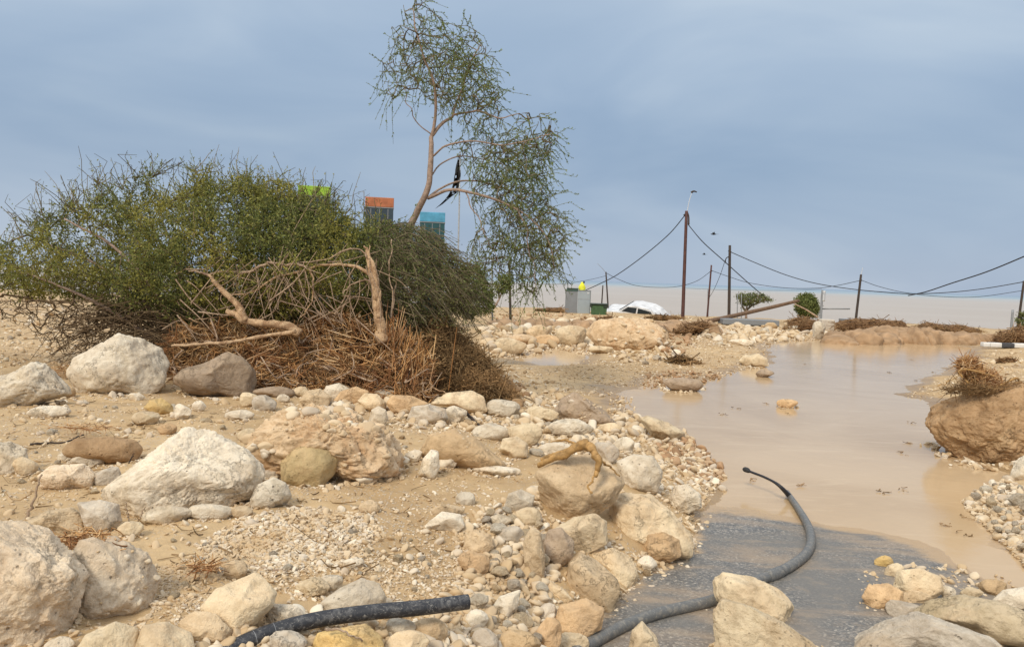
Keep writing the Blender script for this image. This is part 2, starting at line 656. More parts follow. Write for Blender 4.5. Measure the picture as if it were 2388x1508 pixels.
M['leaf'] = island('olive_leaves', [(0.09, 0.11, 0.034), (0.16, 0.19, 0.052), (0.24, 0.26, 0.075), (0.38, 0.35, 0.10)], 0.65, (0.38, 0.33, 0.07), 0.9, 0.3)
M['leaf_dark'] = island('green_leaves', [(0.08, 0.105, 0.036), (0.15, 0.18, 0.06), (0.25, 0.27, 0.10)], 0.65, (0.19, 0.18, 0.065), 1.0, 0.25)
M['leaf_tree'] = island('tree_leaves', [(0.10, 0.145, 0.045), (0.18, 0.235, 0.07), (0.30, 0.345, 0.12)], 0.6, (0.24, 0.25, 0.085), 1.1, 0.4)
M['shoot'] = island('green_shoots', [(0.075, 0.085, 0.035), (0.13, 0.145, 0.055), (0.20, 0.205, 0.085)], 0.75)
M['leaf_pale'] = island('pale_green_leaves', [(0.09, 0.12, 0.035), (0.17, 0.20, 0.06), (0.25, 0.26, 0.09)], 0.7, None, 1, 0.3)
M['twig'] = island('grey_brown_twigs', [(0.075, 0.06, 0.036), (0.13, 0.105, 0.06), (0.24, 0.19, 0.12)], 0.85)
M['deadtwig'] = island('dead_brown_twigs', [(0.05, 0.032, 0.018), (0.12, 0.08, 0.045), (0.24, 0.17, 0.10)], 0.85)
M['straw'] = island('straw', [(0.12, 0.058, 0.026), (0.34, 0.16, 0.06), (0.55, 0.30, 0.12), (0.66, 0.42, 0.20), (0.84, 0.62, 0.38)], 0.8, (0.30, 0.135, 0.06), 2.2)
M['drift'] = island('driftwood', [(0.14, 0.08, 0.04), (0.28, 0.165, 0.08), (0.42, 0.27, 0.14)], 0.85, (0.24, 0.13, 0.06), 0.7)
M['brush'] = island('dark_brush', [(0.09, 0.055, 0.026), (0.19, 0.115, 0.052), (0.34, 0.22, 0.105)], 0.85, (0.40, 0.24, 0.11), 1.8)
M['bark'] = plain('pinkish_bark', (0.30, 0.215, 0.165), 0.85, 0.35, 18, bump=0.01)
M['barewood'] = wood('stripped_wood', (0.62, 0.43, 0.255), (0.36, 0.215, 0.115))
M['silverwood'] = wood('weathered_wood', (0.52, 0.38, 0.26), (0.30, 0.20, 0.135))
M['rootwood'] = plain('orange_root', (0.36, 0.21, 0.075), 0.7, 0.5, 22, bump=0.008)
M['mudbank'] = plain('brown_mud_bank', (0.34, 0.22, 0.125), 0.95, 0.35, 2, bump=0.05)
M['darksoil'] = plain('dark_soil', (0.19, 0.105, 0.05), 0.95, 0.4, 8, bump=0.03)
M['pole'] = plain('rusty_pole', (0.085, 0.035, 0.027), 0.7, 0.3, 5)
M['darkwood'] = plain('dark_pole_wood', (0.05, 0.036, 0.028), 0.8, 0.3, 6)
M['fallen'] = plain('fallen_pole_wood', (0.16, 0.095, 0.055), 0.8, 0.3, 8)
M['cable'] = plain('black_cable', (0.018, 0.018, 0.022), 0.5, 0.1, 6)
M['metal_pale'] = plain('pale_metal', (0.55, 0.56, 0.57), 0.45, 0.1, 9, 0.3)
M['metal_grey'] = plain('grey_metal', (0.25, 0.26, 0.27), 0.5, 0.1, 9, 0.2)
M['cab_dark'] = plain('grey_cabinet_paint', (0.205, 0.215, 0.225), 0.55, 0.08, 2)
M['cab_light'] = plain('blue_grey_cabinet_paint', (0.31, 0.35, 0.37), 0.5, 0.06, 2)
M['cab_rim'] = plain('green_grey_trim', (0.055, 0.10, 0.085), 0.5, 0.1, 3)
M['bin_green'] = plain('green_plastic', (0.055, 0.11, 0.048), 0.5, 0.2, 6)
M['bin_dark'] = plain('dark_green_plastic', (0.022, 0.035, 0.022), 0.5, 0.2, 6)
M['yellow_cloth'] = plain('yellow_cloth', (0.72, 0.72, 0.05), 0.7, 0.15, 8, bump=0.01)
M['black'] = plain('black_cloth', (0.02, 0.02, 0.022), 0.8, 0.3, 10)
M['carwhite'] = plain('white_car_paint', (0.62, 0.62, 0.62), 0.35, 0.22, 3, spec=0.5)
M['glass_dark'] = plain('dark_window', (0.025, 0.03, 0.033), 0.15, 0.1, 3, spec=0.5)
M['rubber'] = plain('black_rubber', (0.03, 0.03, 0.03), 0.75, 0.2, 8)
M['concrete'] = plain('pale_concrete', (0.55, 0.48, 0.39), 0.9, 0.15, 5, bump=0.01)
M['kerbwhite'] = plain('white_kerb_paint', (0.68, 0.66, 0.62), 0.8, 0.1, 6)
M['kerbblack'] = plain('black_kerb_paint', (0.06, 0.06, 0.065), 0.8, 0.2, 6)
M['lime'] = plain('lime_paint', (0.27, 0.46, 0.04), 0.6, 0.2, 5)
M['terracotta'] = plain('terracotta_paint', (0.40, 0.14, 0.065), 0.6, 0.2, 5)
M['skyblue'] = plain('bright_blue_paint', (0.08, 0.30, 0.46), 0.6, 0.2, 5)
M['slate'] = plain('dark_slate_paint', (0.035, 0.055, 0.075), 0.5, 0.15, 3)
M['teal'] = plain('dark_teal_paint', (0.02, 0.075, 0.085), 0.5, 0.15, 3)
M['stake'] = plain('pale_stake_wood', (0.50, 0.40, 0.25), 0.8, 0.2, 10)


def pipe_mat(name, dark, dust, amount, rings=False):
    m, nt, b, N, L = newmat(name)
    tc = N('ShaderNodeTexCoord')
    v = tc.outputs['Object']
    f = ramp_out(N, L, noise(N, L, v, 26, 8, 0.75, 0.6).outputs['Fac'], 0.60 - amount * 0.4, 0.92 - amount * 0.4)
    ge = N('ShaderNodeNewGeometry')
    sp = N('ShaderNodeSeparateXYZ')
    L(ge.outputs['Normal'], sp.inputs[0])
    c = mixc(N, L, f, dark, dust)
    # scratches
    sc = noise(N, L, v, 42, 3, 0.8, 2.2)
    s = ramp_out(N, L, sc.outputs['Fac'], 0.585, 0.66)
    c = mixc(N, L, math_(N, L, 'MULTIPLY', s, 0.5), c, (0.42, 0.39, 0.34))
    L(c, b.inputs['Base Color'])
    b.inputs['Roughness'].default_value = 0.5
    bp = N('ShaderNodeBump')
    bp.inputs['Strength'].default_value = 0.4
    bp.inputs['Distance'].default_value = 0.004
    L(sc.outputs['Fac'], bp.inputs['Height'])
    L(bp.outputs[0], b.inputs['Normal'])
    return m


M['pipe_black'] = pipe_mat('scuffed_black_plastic', (0.020, 0.021, 0.026), (0.17, 0.165, 0.16), 0.36)
M['pipe_grey'] = pipe_mat('dusty_grey_plastic', (0.115, 0.117, 0.115), (0.27, 0.24, 0.195), 0.42)


def ground_mat():
    m, nt, b, N, L = newmat('silt_and_gravel')
    ge = N('ShaderNodeNewGeometry')
    v = ge.outputs['Position']
    n1 = noise(N, L, v, 0.55, 6, 0.6, 0.4)
    n2 = noise(N, L, v, 4.0, 7, 0.65, 0.3)
    n3 = noise(N, L, v, 60, 4, 0.7)
    c = mixc(N, L, ramp_out(N, L, n1.outputs['Fac'], 0.36, 0.64), (0.44, 0.30, 0.155), (0.54, 0.385, 0.21))
    r2 = ramp(N, [(0.3, (0.78, 0.75, 0.72)), (0.55, (1, 1, 1)), (0.75, (1.15, 1.13, 1.10))])
    L(n2.outputs['Fac'], r2.inputs[0])
    c = mixc(N, L, 0.8, c, r2.outputs[0], 'MULTIPLY')
    n4 = noise(N, L, v, 0.22, 6, 0.65, 0.8)
    c = mixc(N, L, math_(N, L, 'MULTIPLY', ramp_out(N, L, n4.outputs['Fac'], 0.52, 0.66), 0.6), c, (0.33, 0.205, 0.105))
    # embedded grit: pale chips in some areas
    vo = N('ShaderNodeTexVoronoi')
    vo.inputs['Scale'].default_value = 55
    L(v, vo.inputs['Vector'])
    vs = N('ShaderNodeSeparateColor')
    L(vo.outputs['Color'], vs.inputs[0])
    area = ramp_out(N, L, noise(N, L, v, 1.3, 5, 0.6).outputs['Fac'], 0.47, 0.60)
    chip = math_(N, L, 'MULTIPLY', ramp_out(N, L, vs.outputs[0], 0.62, 0.70), ramp_out(N, L, vo.outputs['Distance'], 0.55, 0.38))
    chip = math_(N, L, 'MULTIPLY', chip, area)
    c = mixc(N, L, math_(N, L, 'MULTIPLY', chip, 0.75), c, (0.58, 0.49, 0.38))
    # organic crumbs
    dk = ramp_out(N, L, noise(N, L, v, 24, 5, 0.75, 1.5).outputs['Fac'], 0.655, 0.71)
    c = mixc(N, L, math_(N, L, 'MULTIPLY', dk, 0.55), c, (0.16, 0.095, 0.05))
    sp = N('ShaderNodeSeparateXYZ')
    L(v, sp.inputs[0])
    wet = math_(N, L, 'ADD', sp.outputs[2], math_(N, L, 'MULTIPLY', math_(N, L, 'SUBTRACT', n2.outputs['Fac'], 0.5), 0.05))
    wet = ramp_out(N, L, wet, 0.055, 0.018)
    c = mixc(N, L, wet, c, mixc(N, L, 1.0, c, (0.70, 0.66, 0.62), 'MULTIPLY'))
    L(c, b.inputs['Base Color'])
    L(math_(N, L, 'SUBTRACT', 0.82, math_(N, L, 'MULTIPLY', wet, 0.42)), b.inputs['Roughness'])
    b.inputs['Specular IOR Level'].default_value = 0.3
    h = math_(N, L, 'ADD', math_(N, L, 'MULTIPLY', n2.outputs['Fac'], 1.2), math_(N, L, 'MULTIPLY', n3.outputs['Fac'], 0.30))
    h = math_(N, L, 'ADD', h, math_(N, L, 'MULTIPLY', chip, 0.45))
    bp = N('ShaderNodeBump')
    bp.inputs['Strength'].default_value = 0.7
    bp.inputs['Distance'].default_value = 0.03
    L(h, bp.inputs['Height'])
    L(bp.outputs[0], b.inputs['Normal'])
    return m


def road_mat():
    m, nt, b, N, L = newmat('wet_muddy_asphalt')
    ge = N('ShaderNodeNewGeometry')
    v = ge.outputs['Position']
    vo = N('ShaderNodeTexVoronoi')
    vo.inputs['Scale'].default_value = 75
    L(v, vo.inputs['Vector'])
    vs = N('ShaderNodeSeparateColor')
    L(vo.outputs['Color'], vs.inputs[0])
    st = ramp(N, [(0.0, (0.075, 0.073, 0.068)), (0.6, (0.15, 0.143, 0.132)), (0.9, (0.28, 0.25, 0.21)), (1.0, (0.44, 0.39, 0.32))])
    L(vs.outputs[0], st.inputs[0])
    big = noise(N, L, v, 0.9, 6, 0.6, 0.5)
    c = mixc(N, L, ramp_out(N, L, big.outputs['Fac'], 0.35, 0.65), st.outputs[0], (0.165, 0.155, 0.14))
    # mud film, streaked along the flow
    mp = N('ShaderNodeMapping')
    mp.inputs['Rotation'].default_value = (0, 0, rad(28))
    mp.inputs['Scale'].default_value = (0.55, 1.6, 1)
    L(v, mp.inputs[0])
    mf = noise(N, L, mp.outputs[0], 1.15, 8, 0.63, 0.5)
    f = ramp_out(N, L, mf.outputs['Fac'], 0.44, 0.60)
    c = mixc(N, L, math_(N, L, 'MULTIPLY', f, 0.5), c, (0.42, 0.30, 0.19))
    mk = noise(N, L, v, 7.0, 6, 0.7, 0.4)
    c = mixc(N, L, math_(N, L, 'MULTIPLY', ramp_out(N, L, mk.outputs['Fac'], 0.5, 0.68), 0.45), c, (0.30, 0.24, 0.175))
    at_ = N('ShaderNodeAttribute')
    at_.attribute_name = 'silt'
    sn = noise(N, L, mp.outputs[0], 3.2, 8, 0.7, 0.6)
    sm = math_(N, L, 'ADD', math_(N, L, 'MULTIPLY', sn.outputs['Fac'], 1.3), math_(N, L, 'SUBTRACT', at_.outputs['Fac'], 0.95))
    sm = ramp_out(N, L, sm, 0.05, 0.42)
    c = mixc(N, L, math_(N, L, 'MULTIPLY', sm, 0.9), c, (0.45, 0.31, 0.175))
    L(c, b.inputs['Base Color'])
    rr = N('ShaderNodeMapRange')
    rr.inputs[1].default_value = 0.35
    rr.inputs[2].default_value = 0.65
    rr.inputs[3].default_value = 0.42
    rr.inputs[4].default_value = 0.75
    L(big.outputs['Fac'], rr.inputs[0])
    L(rr.outputs[0], b.inputs['Roughness'])
    bp = N('ShaderNodeBump')
    bp.inputs['Strength'].default_value = 0.6
    bp.inputs['Distance'].default_value = 0.006
    L(math_(N, L, 'ADD', vo.outputs['Distance'], math_(N, L, 'MULTIPLY', mf.outputs['Fac'], 1.0)), bp.inputs['Height'])
    L(bp.outputs[0], b.inputs['Normal'])
    return m


def water_mat():
    m, nt, b, N, L = newmat('muddy_flood_water')
    ge = N('ShaderNodeNewGeometry')
    v = ge.outputs['Position']
    n = noise(N, L, v, 0.35, 5, 0.6, 1.0)
    c = mixc(N, L, ramp_out(N, L, n.outputs['Fac'], 0.3, 0.7), (0.47, 0.325, 0.18), (0.55, 0.395, 0.235))
    mp = N('ShaderNodeMapping')
    mp.inputs['Rotation'].default_value = (0, 0, rad(24))
    mp.inputs['Scale'].default_value = (0.5, 2.2, 1)
    L(v, mp.inputs[0])
    sk = noise(N, L, mp.outputs[0], 1.4, 7, 0.68, 1.2)
    c = mixc(N, L, math_(N, L, 'MULTIPLY', ramp_out(N, L, sk.outputs['Fac'], 0.52, 0.70), 0.5), c, (0.62, 0.46, 0.285))
    L(c, b.inputs['Base Color'])
    b.inputs['IOR'].default_value = 1.33
    b.inputs['Roughness'].default_value = 0.13
    b.inputs['Specular IOR Level'].default_value = 0.33
    w = noise(N, L, v, 3.0, 5, 0.6, 0.4)
    bp = N('ShaderNodeBump')
    bp.inputs['Strength'].default_value = 0.16
    bp.inputs['Distance'].default_value = 0.02
    L(w.outputs['Fac'], bp.inputs['Height'])
    L(bp.outputs[0], b.inputs['Normal'])
    return m


def sea_mat():
    m, nt, b, N, L = newmat('silt_laden_sea')
    ge = N('ShaderNodeNewGeometry')
    sp = N('ShaderNodeSeparateXYZ')
    L(ge.outputs['Position'], sp.inputs[0])
    n = noise(N, L, ge.outputs['Position'], 0.006, 6, 0.6, 0.3)
    # the flood's plume of silt reaches some hundred metres out; clear water beyond
    yy = math_(N, L, 'ADD', sp.outputs[1], math_(N, L, 'MULTIPLY', n.outputs['Fac'], 260.0))
    r = ramp(N, [(0.0, (0.40, 0.335, 0.275)), (0.10, (0.41, 0.355, 0.30)), (0.20, (0.41, 0.37, 0.33)), (0.31, (0.36, 0.38, 0.38)), (0.36, (0.27, 0.35, 0.40)), (1.0, (0.20, 0.28, 0.37))])
    L(math_(N, L, 'MULTIPLY', yy, 1 / 2200.0), r.inputs[0])
    st = noise(N, L, ge.outputs['Position'], 0.03, 4, 0.5)
    c = mixc(N, L, math_(N, L, 'MULTIPLY', ramp_out(N, L, st.outputs['Fac'], 0.4, 0.7), 0.25), r.outputs[0], (0.50, 0.45, 0.40))
    L(c, b.inputs['Base Color'])
    b.inputs['IOR'].default_value = 1.33
    b.inputs['Roughness'].default_value = 0.45
    b.inputs['Specular IOR Level'].default_value = 0.25
    return m


# ------------------------------------------------------------------ the setting
def build_ground():
    th = np.concatenate([np.linspace(-46, 46, 760), np.linspace(46, 314, 90)[1:-1]])
    th = np.radians(th)
    rr = np.concatenate([np.linspace(0.02, 1.4, 10), np.exp(np.linspace(math.log(1.6), math.log(75), 900)), np.exp(np.linspace(math.log(80), math.log(9000), 24))])
    nr, nc = len(rr), len(th)
    Rg, Tg = np.meshgrid(rr, th, indexing='ij')
    x, y = (Rg * np.sin(Tg)).ravel(), (Rg * np.cos(Tg)).ravel()
    z = np.zeros_like(x)
    for k in range(0, len(x), 60000):
        z[k:k + 60000] = Hgt(x[k:k + 60000], y[k:k + 60000])
    i = np.arange(nr - 1)[:, None] * nc
    j = np.arange(nc)[None, :]
    j2 = (j + 1) % nc
    Q = np.stack([i + j, i + nc + j, i + nc + j2, i + j2], -1).reshape(-1, 4)[:, ::-1]
    o = link('ground', make_mesh('ground', np.stack([x, y, z], 1), Q), ground_mat())
    tag(o, kind='structure')


def grid(x0, x1, nx, y0, y1, ny):
    X, Y = np.meshgrid(np.linspace(x0, x1, nx), np.linspace(y0, y1, ny))
    i = (np.arange(ny - 1)[:, None] * nx + np.arange(nx - 1)[None, :]).ravel()
    return X.ravel(), Y.ravel(), np.stack([i, i + 1, i + nx + 1, i + nx], 1)


def build_setting():
    build_ground()
    x, y, Q = grid(-0.2, 5.2, 360, -8, 12.5, 700)
    sw = poly_sd(WATER, x, y)
    z = 0.016 * np.tanh(sw / 0.5) + 0.011 * fbm2(x, y, 1.1, 5, 0.55, 77) + 0.0012 * fbm2(x, y, 60, 2, 0.5, 78)
    sb = poly_sd(BASIN, x, y)
    z = z - 0.25 * sstep(0.10, 0.5, sb)
    me = make_mesh('road', np.stack([x, y, z], 1), Q)
    silt = np.maximum(sstep(0.40, 0.0, sw), 0.9 * sstep(-0.22, 0.05, sb)) * 0.72 + 0.12 * sstep(0.006, -0.006, z)
    me.attributes.new('silt', 'FLOAT', 'POINT').data.foreach_set('value', silt.astype(np.float32))
    tag(link('road', me, road_mat()), kind='structure')
    x, y, Q = grid(-4, 26, 60, 2.0, 42, 80)
    tag(link('flood_water', make_mesh('flood_water', np.stack([x, y, 0 * x], 1), Q), water_mat()), kind='structure')
    S = 15000.0
    V = [(-S, 30, -0.8), (S, 30, -0.8), (S, S, -0.8), (-S, S, -0.8)]
    tag(link('sea', make_mesh('sea', V, np.array([[0, 1, 2, 3]])), sea_mat()), kind='structure')


build_setting()

# ------------------------------------------------------------------ rocks
def facet_r(D, rng, k, lo, hi, soft):
    """radius of a rounded random polyhedron in directions D"""
    n = rng.normal(size=(k, 3))
    n /= np.linalg.norm(n, axis=1, keepdims=True)
    d = rng.uniform(lo, hi, k)
    c = np.maximum(D @ n.T, 1e-3) / d[None, :]
    return (1.0 + (c ** soft).sum(1)) ** (-1.0 / soft)


def rock_body(D, rng, k=11, lo=0.62, hi=0.98, soft=14, lump=0.08, rough=0.03, ridge=0.0, sc=1.0):
    s = int(rng.integers(1, 9999))
    r = facet_r(D, rng, k, lo, hi, soft)
    o = rng.uniform(-50, 50, 3)
    r = r * facet_r(D, rng, 26, 0.90, 1.04, 70)
    r = r * (1 + lump * fbm(D * 1.5 * sc + o, 3, 0.5, s) + rough * fbm(D * 5.5 * sc + o, 5, 0.62, s + 5))
    if ridge:
        w = np.stack([vnoise(D * 2.6 * sc + o + 9 * q, s + q) for q in range(3)], 1)
        rg = fbm(D * np.array([1.7, 1.7, 2.3]) * sc + o + 0.45 * w, 3, 0.45, s + 9, True)
        r = r * (1 - 0.9 * ridge * sstep(0.62, 0.97, rg) + 1.0 * ridge * fbm(D * 3.4 * sc + o + 0.4 * w, 5, 0.62, s + 3))
    return r


def poly_radius(poly, c, th):
    P = np.asarray(poly, float) - c
    best = np.full(th.shape, 1e-3)
    dx, dy = np.cos(th), np.sin(th)
    for k in range(len(P)):
        a, b = P[k], P[(k + 1) % len(P)]
        e = b - a
        den = dx * e[1] - dy * e[0]
        den = np.where(np.abs(den) < 1e-9, 1e-9, den)
        t = (a[0] * e[1] - a[1] * e[0]) / den
        u = (a[0] * dy - a[1] * dx) / den
        ok = (t > 0) & (u >= -1e-6) & (u <= 1 + 1e-6)
        best = np.where(ok, np.maximum(best, t), best)
    return best


def bbox_poly(x0, y0, x1, y1, rng):
    cx, cy, a, b = (x0 + x1) / 2, (y0 + y1) / 2, (x1 - x0) / 2, (y1 - y0) / 2
    n = 14
    th = np.arange(n) * 2 * np.pi / n + rng.uniform(0, 0.4)
    D = np.stack([np.cos(th), np.sin(th)], 1)
    k = 7
    na = np.sort(rng.uniform(0, 2 * np.pi, k))
    nn = np.stack([np.cos(na), np.sin(na)], 1)
    c = np.maximum(D @ nn.T, 1e-3) / rng.uniform(0.66, 1.0, k)
    r = (0.9 + (c ** 10).sum(1)) ** (-0.1)
    P = D * r[:, None]
    P = (P - (P.max(0) + P.min(0)) / 2) / ((P.max(0) - P.min(0)) / 2)
    return [(cx + p[0] * a, cy + p[1] * b) for p in P]


ROCK_AT = {}
HERO_OB = {}
OCC = []           # picture areas taken by the big stones, so that loose ones are not dropped inside them


def hero(key, shape, mat, name, label, dk=0.8, k=13, soft=34, lump=0.07, rough=0.04, ridge=0.0, cat='rock', lift=0.0, push=0.0, t=None, depth=None):
    seed = sum(ord(ch) * (i + 3) for i, ch in enumerate(key)) + 11
    rng = np.random.default_rng(seed)
    poly = bbox_poly(*shape, rng) if not hasattr(shape[0], '__len__') else [tuple(map(float, p)) for p in shape]
    P = np.array(poly)
    x0, y0, x1, y1 = P[:, 0].min(), P[:, 1].min(), P[:, 0].max(), P[:, 1].max()
    w, h = x1 - x0, y1 - y0
    c = np.array([(x0 + x1) / 2, (y0 + y1) / 2 + 0.04 * h])
    P = np.array([(p[0], p[1] + (0.07 * h if p[1] > c[1] + 0.2 * h else 0)) for p in P])
    low = P[P[:, 1] > y1 - 0.12 * h]
    xb = low[:, 0].mean()
    if t is None:
        tb = gd(xb, min(y1 - 0.02 * h, 1700))
        tg = gd(c[0], c[1])
        hd = dk * 0.25 * (w + h) * tb / FPX
        t = max(min(tb + 0.55 * hd, tg - 0.10 * h * tb / FPX), tb * 0.98) + push
    else:
        hd = dk * 0.25 * (w + h) * t / FPX
    if depth:
        hd = depth
    n = 7 if max(w, h) > 230 else (6 if max(w, h) > 70 else 5)
    if t > 18:
        n = 6 if w > 100 else 5
    D, F = ico(n)
    # local axes: u right, w away, v up, in the plane facing the camera
    r = rock_body(D, rng, k, 0.66, 1.0, soft, lump, rough, ridge, sc=max(1.0, min(2.2, w / 150)))
    Q = D * r[:, None]
    u, v, wv = Q[:, 0], Q[:, 2], Q[:, 1]
    th = np.arctan2(v, u)
    rho = np.hypot(u, v)
    nb = 72
    bins = ((th + np.pi) / (2 * np.pi) * nb).astype(int) % nb
    mx = np.full(nb, 0.05)
    np.maximum.at(mx, bins, rho)
    ker = np.array([1, 2, 3, 2, 1]) / 9.0
    mx = np.convolve(np.concatenate([mx[-2:], mx, mx[:2]]), ker, 'valid')
    tp = ((th + np.pi) / (2 * np.pi) * nb - 0.5)
    i0 = np.floor(tp).astype(int)
    ft = tp - i0
    m0 = mx[i0 % nb] * (1 - ft) + mx[(i0 + 1) % nb] * ft
    # the outline with the corners slightly eased
    ths = np.linspace(-np.pi, np.pi, 361)[:-1]
    pr = poly_radius([(p[0] - c[0], -(p[1] - c[1])) for p in P], 0, ths)
    pr = np.convolve(np.concatenate([pr[-4:], pr, pr[:4]]), np.array([1, 2, 3, 4, 5, 4, 3, 2, 1]) / 25.0, 'valid')
    pi = (th + np.pi) / (2 * np.pi) * 360
    k0 = np.floor(pi).astype(int)
    fr = pi - k0
    R = pr[k0 % 360] * (1 - fr) + pr[(k0 + 1) % 360] * fr
    f = R / m0
    u, v = u * f * t / FPX, v * f * t / FPX
    wv = wv * hd / max(np.abs(wv).max(), 1e-3)
    rr = ray(c[0], c[1])
    rn = rr / np.linalg.norm(rr)
    right = RT - rn * (RT @ rn)
    right /= np.linalg.norm(right)
    upv = np.cross(right, rn)
    C0 = CAM + rr * t + np.array([0, 0, lift])
    V = u[:, None] * right + v[:, None] * upv + wv[:, None] * rn
    o = link(name, make_mesh(name, V, F), M[mat], None, C0)
    tag(o, label, cat)
    HERO_OB[key] = o
    ROCK_AT[key] = (t, hd, C0)
    OCC.append((x0, y0, x1, y1))
    return o


B_ = 'boulder'
# ---- upper left, by the uprooted bush
hero('ul_white', [(168, 870), (180, 835), (215, 815), (275, 775), (330, 790), (370, 810), (388, 850), (375, 890), (345, 915), (260, 920), (195, 915)], 'white', B_,
     'tall rounded white boulder standing in front of the bush, left of the brown-grey boulder', cat='boulder', k=6, rough=0.04, ridge=0.03)
hero('ul_brown', [(408, 882), (430, 860), (480, 845), (525, 820), (560, 830), (590, 860), (596, 890), (590, 915), (565, 930), (520, 924), (440, 908), (415, 895)], 'greybrown', B_,
     'brown-grey boulder peaked on its right, leaning against the straw heap', cat='boulder', k=9, rough=0.03, ridge=0.03)
hero('ul_cluster', [(-20, 885), (30, 870), (70, 842), (100, 845), (150, 900), (157, 920), (110, 927), (60, 948), (-20, 945)], 'white', 'rock',
     'jagged white rock at the left edge beside the tall white boulder', ridge=0.08, k=14)
hero('ul_low', (68, 945, 160, 975), 'white', 'rock', 'flat white rock half sunk in mud below the jagged white rock')
hero('ul_straw', (118, 895, 175, 930), 'mud', 'rock', 'small muddy rock wedged between the jagged white rock and the tall white boulder')
# ---- centre left
hero('big_white', [(258, 1140), (300, 1105), (370, 1040), (425, 995), (480, 1000), (560, 1040), (605, 1080), (613, 1110), (598, 1148), (545, 1155), (530, 1182), (420, 1190), (345, 1195), (275, 1168)], 'white', B_,
     'biggest pale boulder in the left foreground, smooth with a sloping left side', cat='boulder', k=8, rough=0.04, ridge=0.035, dk=0.7)
hero('olive', [(655, 1078), (675, 1040), (720, 1028), (770, 1040), (793, 1070), (780, 1105), (750, 1132), (700, 1135), (660, 1117)], 'olive', B_,
     'olive brown rounded boulder against the earthy mound', cat='boulder', k=8, rough=0.025)
hero('white_knob', [(585, 1165), (600, 1130), (635, 1112), (665, 1125), (681, 1155), (665, 1176), (620, 1184), (590, 1182)], 'white', 'rock',
     'domed white rock between the biggest pale boulder and the olive one', k=7)
hero('white_knob_b', (610, 1090, 657, 1118), 'grey', 'rock', 'small grey stone wedged behind the domed white rock')
hero('earth', [(575, 1065), (585, 1010), (620, 985), (655, 955), (690, 960), (725, 938), (775, 950), (810, 945), (850, 975), (890, 985), (925, 1015), (948, 1065), (942, 1100), (880, 1117), (800, 1129), (750, 1122), (640, 1112), (598, 1104)], 'earth', B_,
     'massive earthy orange-tan conglomerate boulder in the middle of the rubble', cat='boulder', k=20, lump=0.16, rough=0.09, ridge=0.06, dk=0.9)
hero('huge_a', [(-60, 1225), (30, 1213), (90, 1232), (150, 1290), (192, 1332), (185, 1400), (165, 1480), (110, 1505), (0, 1490), (-60, 1470)], 'pale', B_,
     'huge rough tan boulder cut off by the left edge at the bottom', cat='boulder', k=14, rough=0.045, ridge=0.045, lump=0.13)
hero('huge_b', [(150, 1330), (180, 1262), (250, 1250), (330, 1290), (368, 1350), (355, 1400), (320, 1432), (260, 1458), (200, 1455), (165, 1425)], 'pale', B_,
     'rough tan boulder leaning on the right of the huge left-edge boulder', cat='boulder', k=14, rough=0.045, ridge=0.045, lump=0.13, push=0.1)
hero('slab', [(155, 1048), (180, 1022), (260, 1018), (310, 1025), (326, 1046), (315, 1072), (260, 1085), (200, 1072), (160, 1062)], 'brown', 'rock',
     'long dark brown stone lying left of the biggest pale boulder', k=6, rough=0.03)
hero('sandy', [(65, 1218), (110, 1190), (160, 1182), (195, 1205), (212, 1242), (150, 1248), (90, 1238)], 'cream', 'rock', 'layered sandy stone above the huge left-edge boulder', k=8, ridge=0.08)
hero('gr1', [(180, 1172), (230, 1165), (270, 1175), (281, 1215), (250, 1243), (205, 1228)], 'grey', 'rock', 'grey angular stone right of the layered sandy stone')
hero('gr2', [(95, 1110), (120, 1085), (190, 1080), (224, 1110), (215, 1142), (150, 1142), (105, 1132)], 'pale', 'rock', 'rough tan stone below the white blocks at left', ridge=0.06)
hero('gr3', (217, 1088, 284, 1132), 'grey', 'rock', 'smooth grey stone touching the left foot of the biggest pale boulder')
hero('wb1', (168, 1052, 240, 1086), 'white', 'rock', 'blocky white stone in front of the long brown stone')
hero('wb2', (30, 1064, 86, 1108), 'cream', 'rock', 'upright blocky cream stone near the left edge')
hero('wb3', [(-20, 1035), (20, 1028), (55, 1045), (62, 1075), (45, 1100), (-20, 1105)], 'white', 'rock', 'veined white rock cut by the left edge, halfway up')
hero('wb4', (136, 1056, 172, 1076), 'white', 'rock', 'small white pebble left of the blocky white stone')
hero('yl1', [(338, 950), (350, 932), (375, 927), (400, 945), (402, 962), (365, 968)], 'yellow', 'rock', 'yellow stone on the mud right of the brown-grey boulder')
hero('yl2', (308, 958, 372, 992), 'cream', 'rock', 'flat pale yellow stone below the yellow stone')
hero('tn1', (368, 986, 412, 1014), 'orange', 'rock', 'small orange-tan stone above the biggest pale boulder')
hero('wh1', (408, 940, 446, 978), 'white', 'rock', 'upright white stone right of the yellow stone')
hero('wh2', (448, 933, 480, 960), 'white', 'rock', 'small white stone next to the upright white one')
hero('wh3', (525, 955, 592, 980), 'white', 'rock', 'thin flat white stone on the mud above the earthy boulder')
hero('wh4', (553, 998, 602, 1032), 'cream', 'rock', 'cream block at the top left corner of the earthy boulder')
hero('wh5', (300, 916, 336, 934), 'white', 'rock', 'flat white chip at the foot of the tall white boulder')
hero('wl1', (335, 1180, 450, 1222), 'white', 'rock', 'low white stone under the biggest pale boulder')
hero('wl2', (438, 1174, 541, 1213), 'white', 'rock', 'flat white stone with an orange face under the biggest pale boulder')
hero('wl3', (275, 1214, 332, 1252), 'cream', 'rock', 'rounded cream stone above the rough tan boulder')
hero('wl4', (540, 1178, 590, 1208), 'tan', 'rock', 'small tan stone right of the flat white stone')
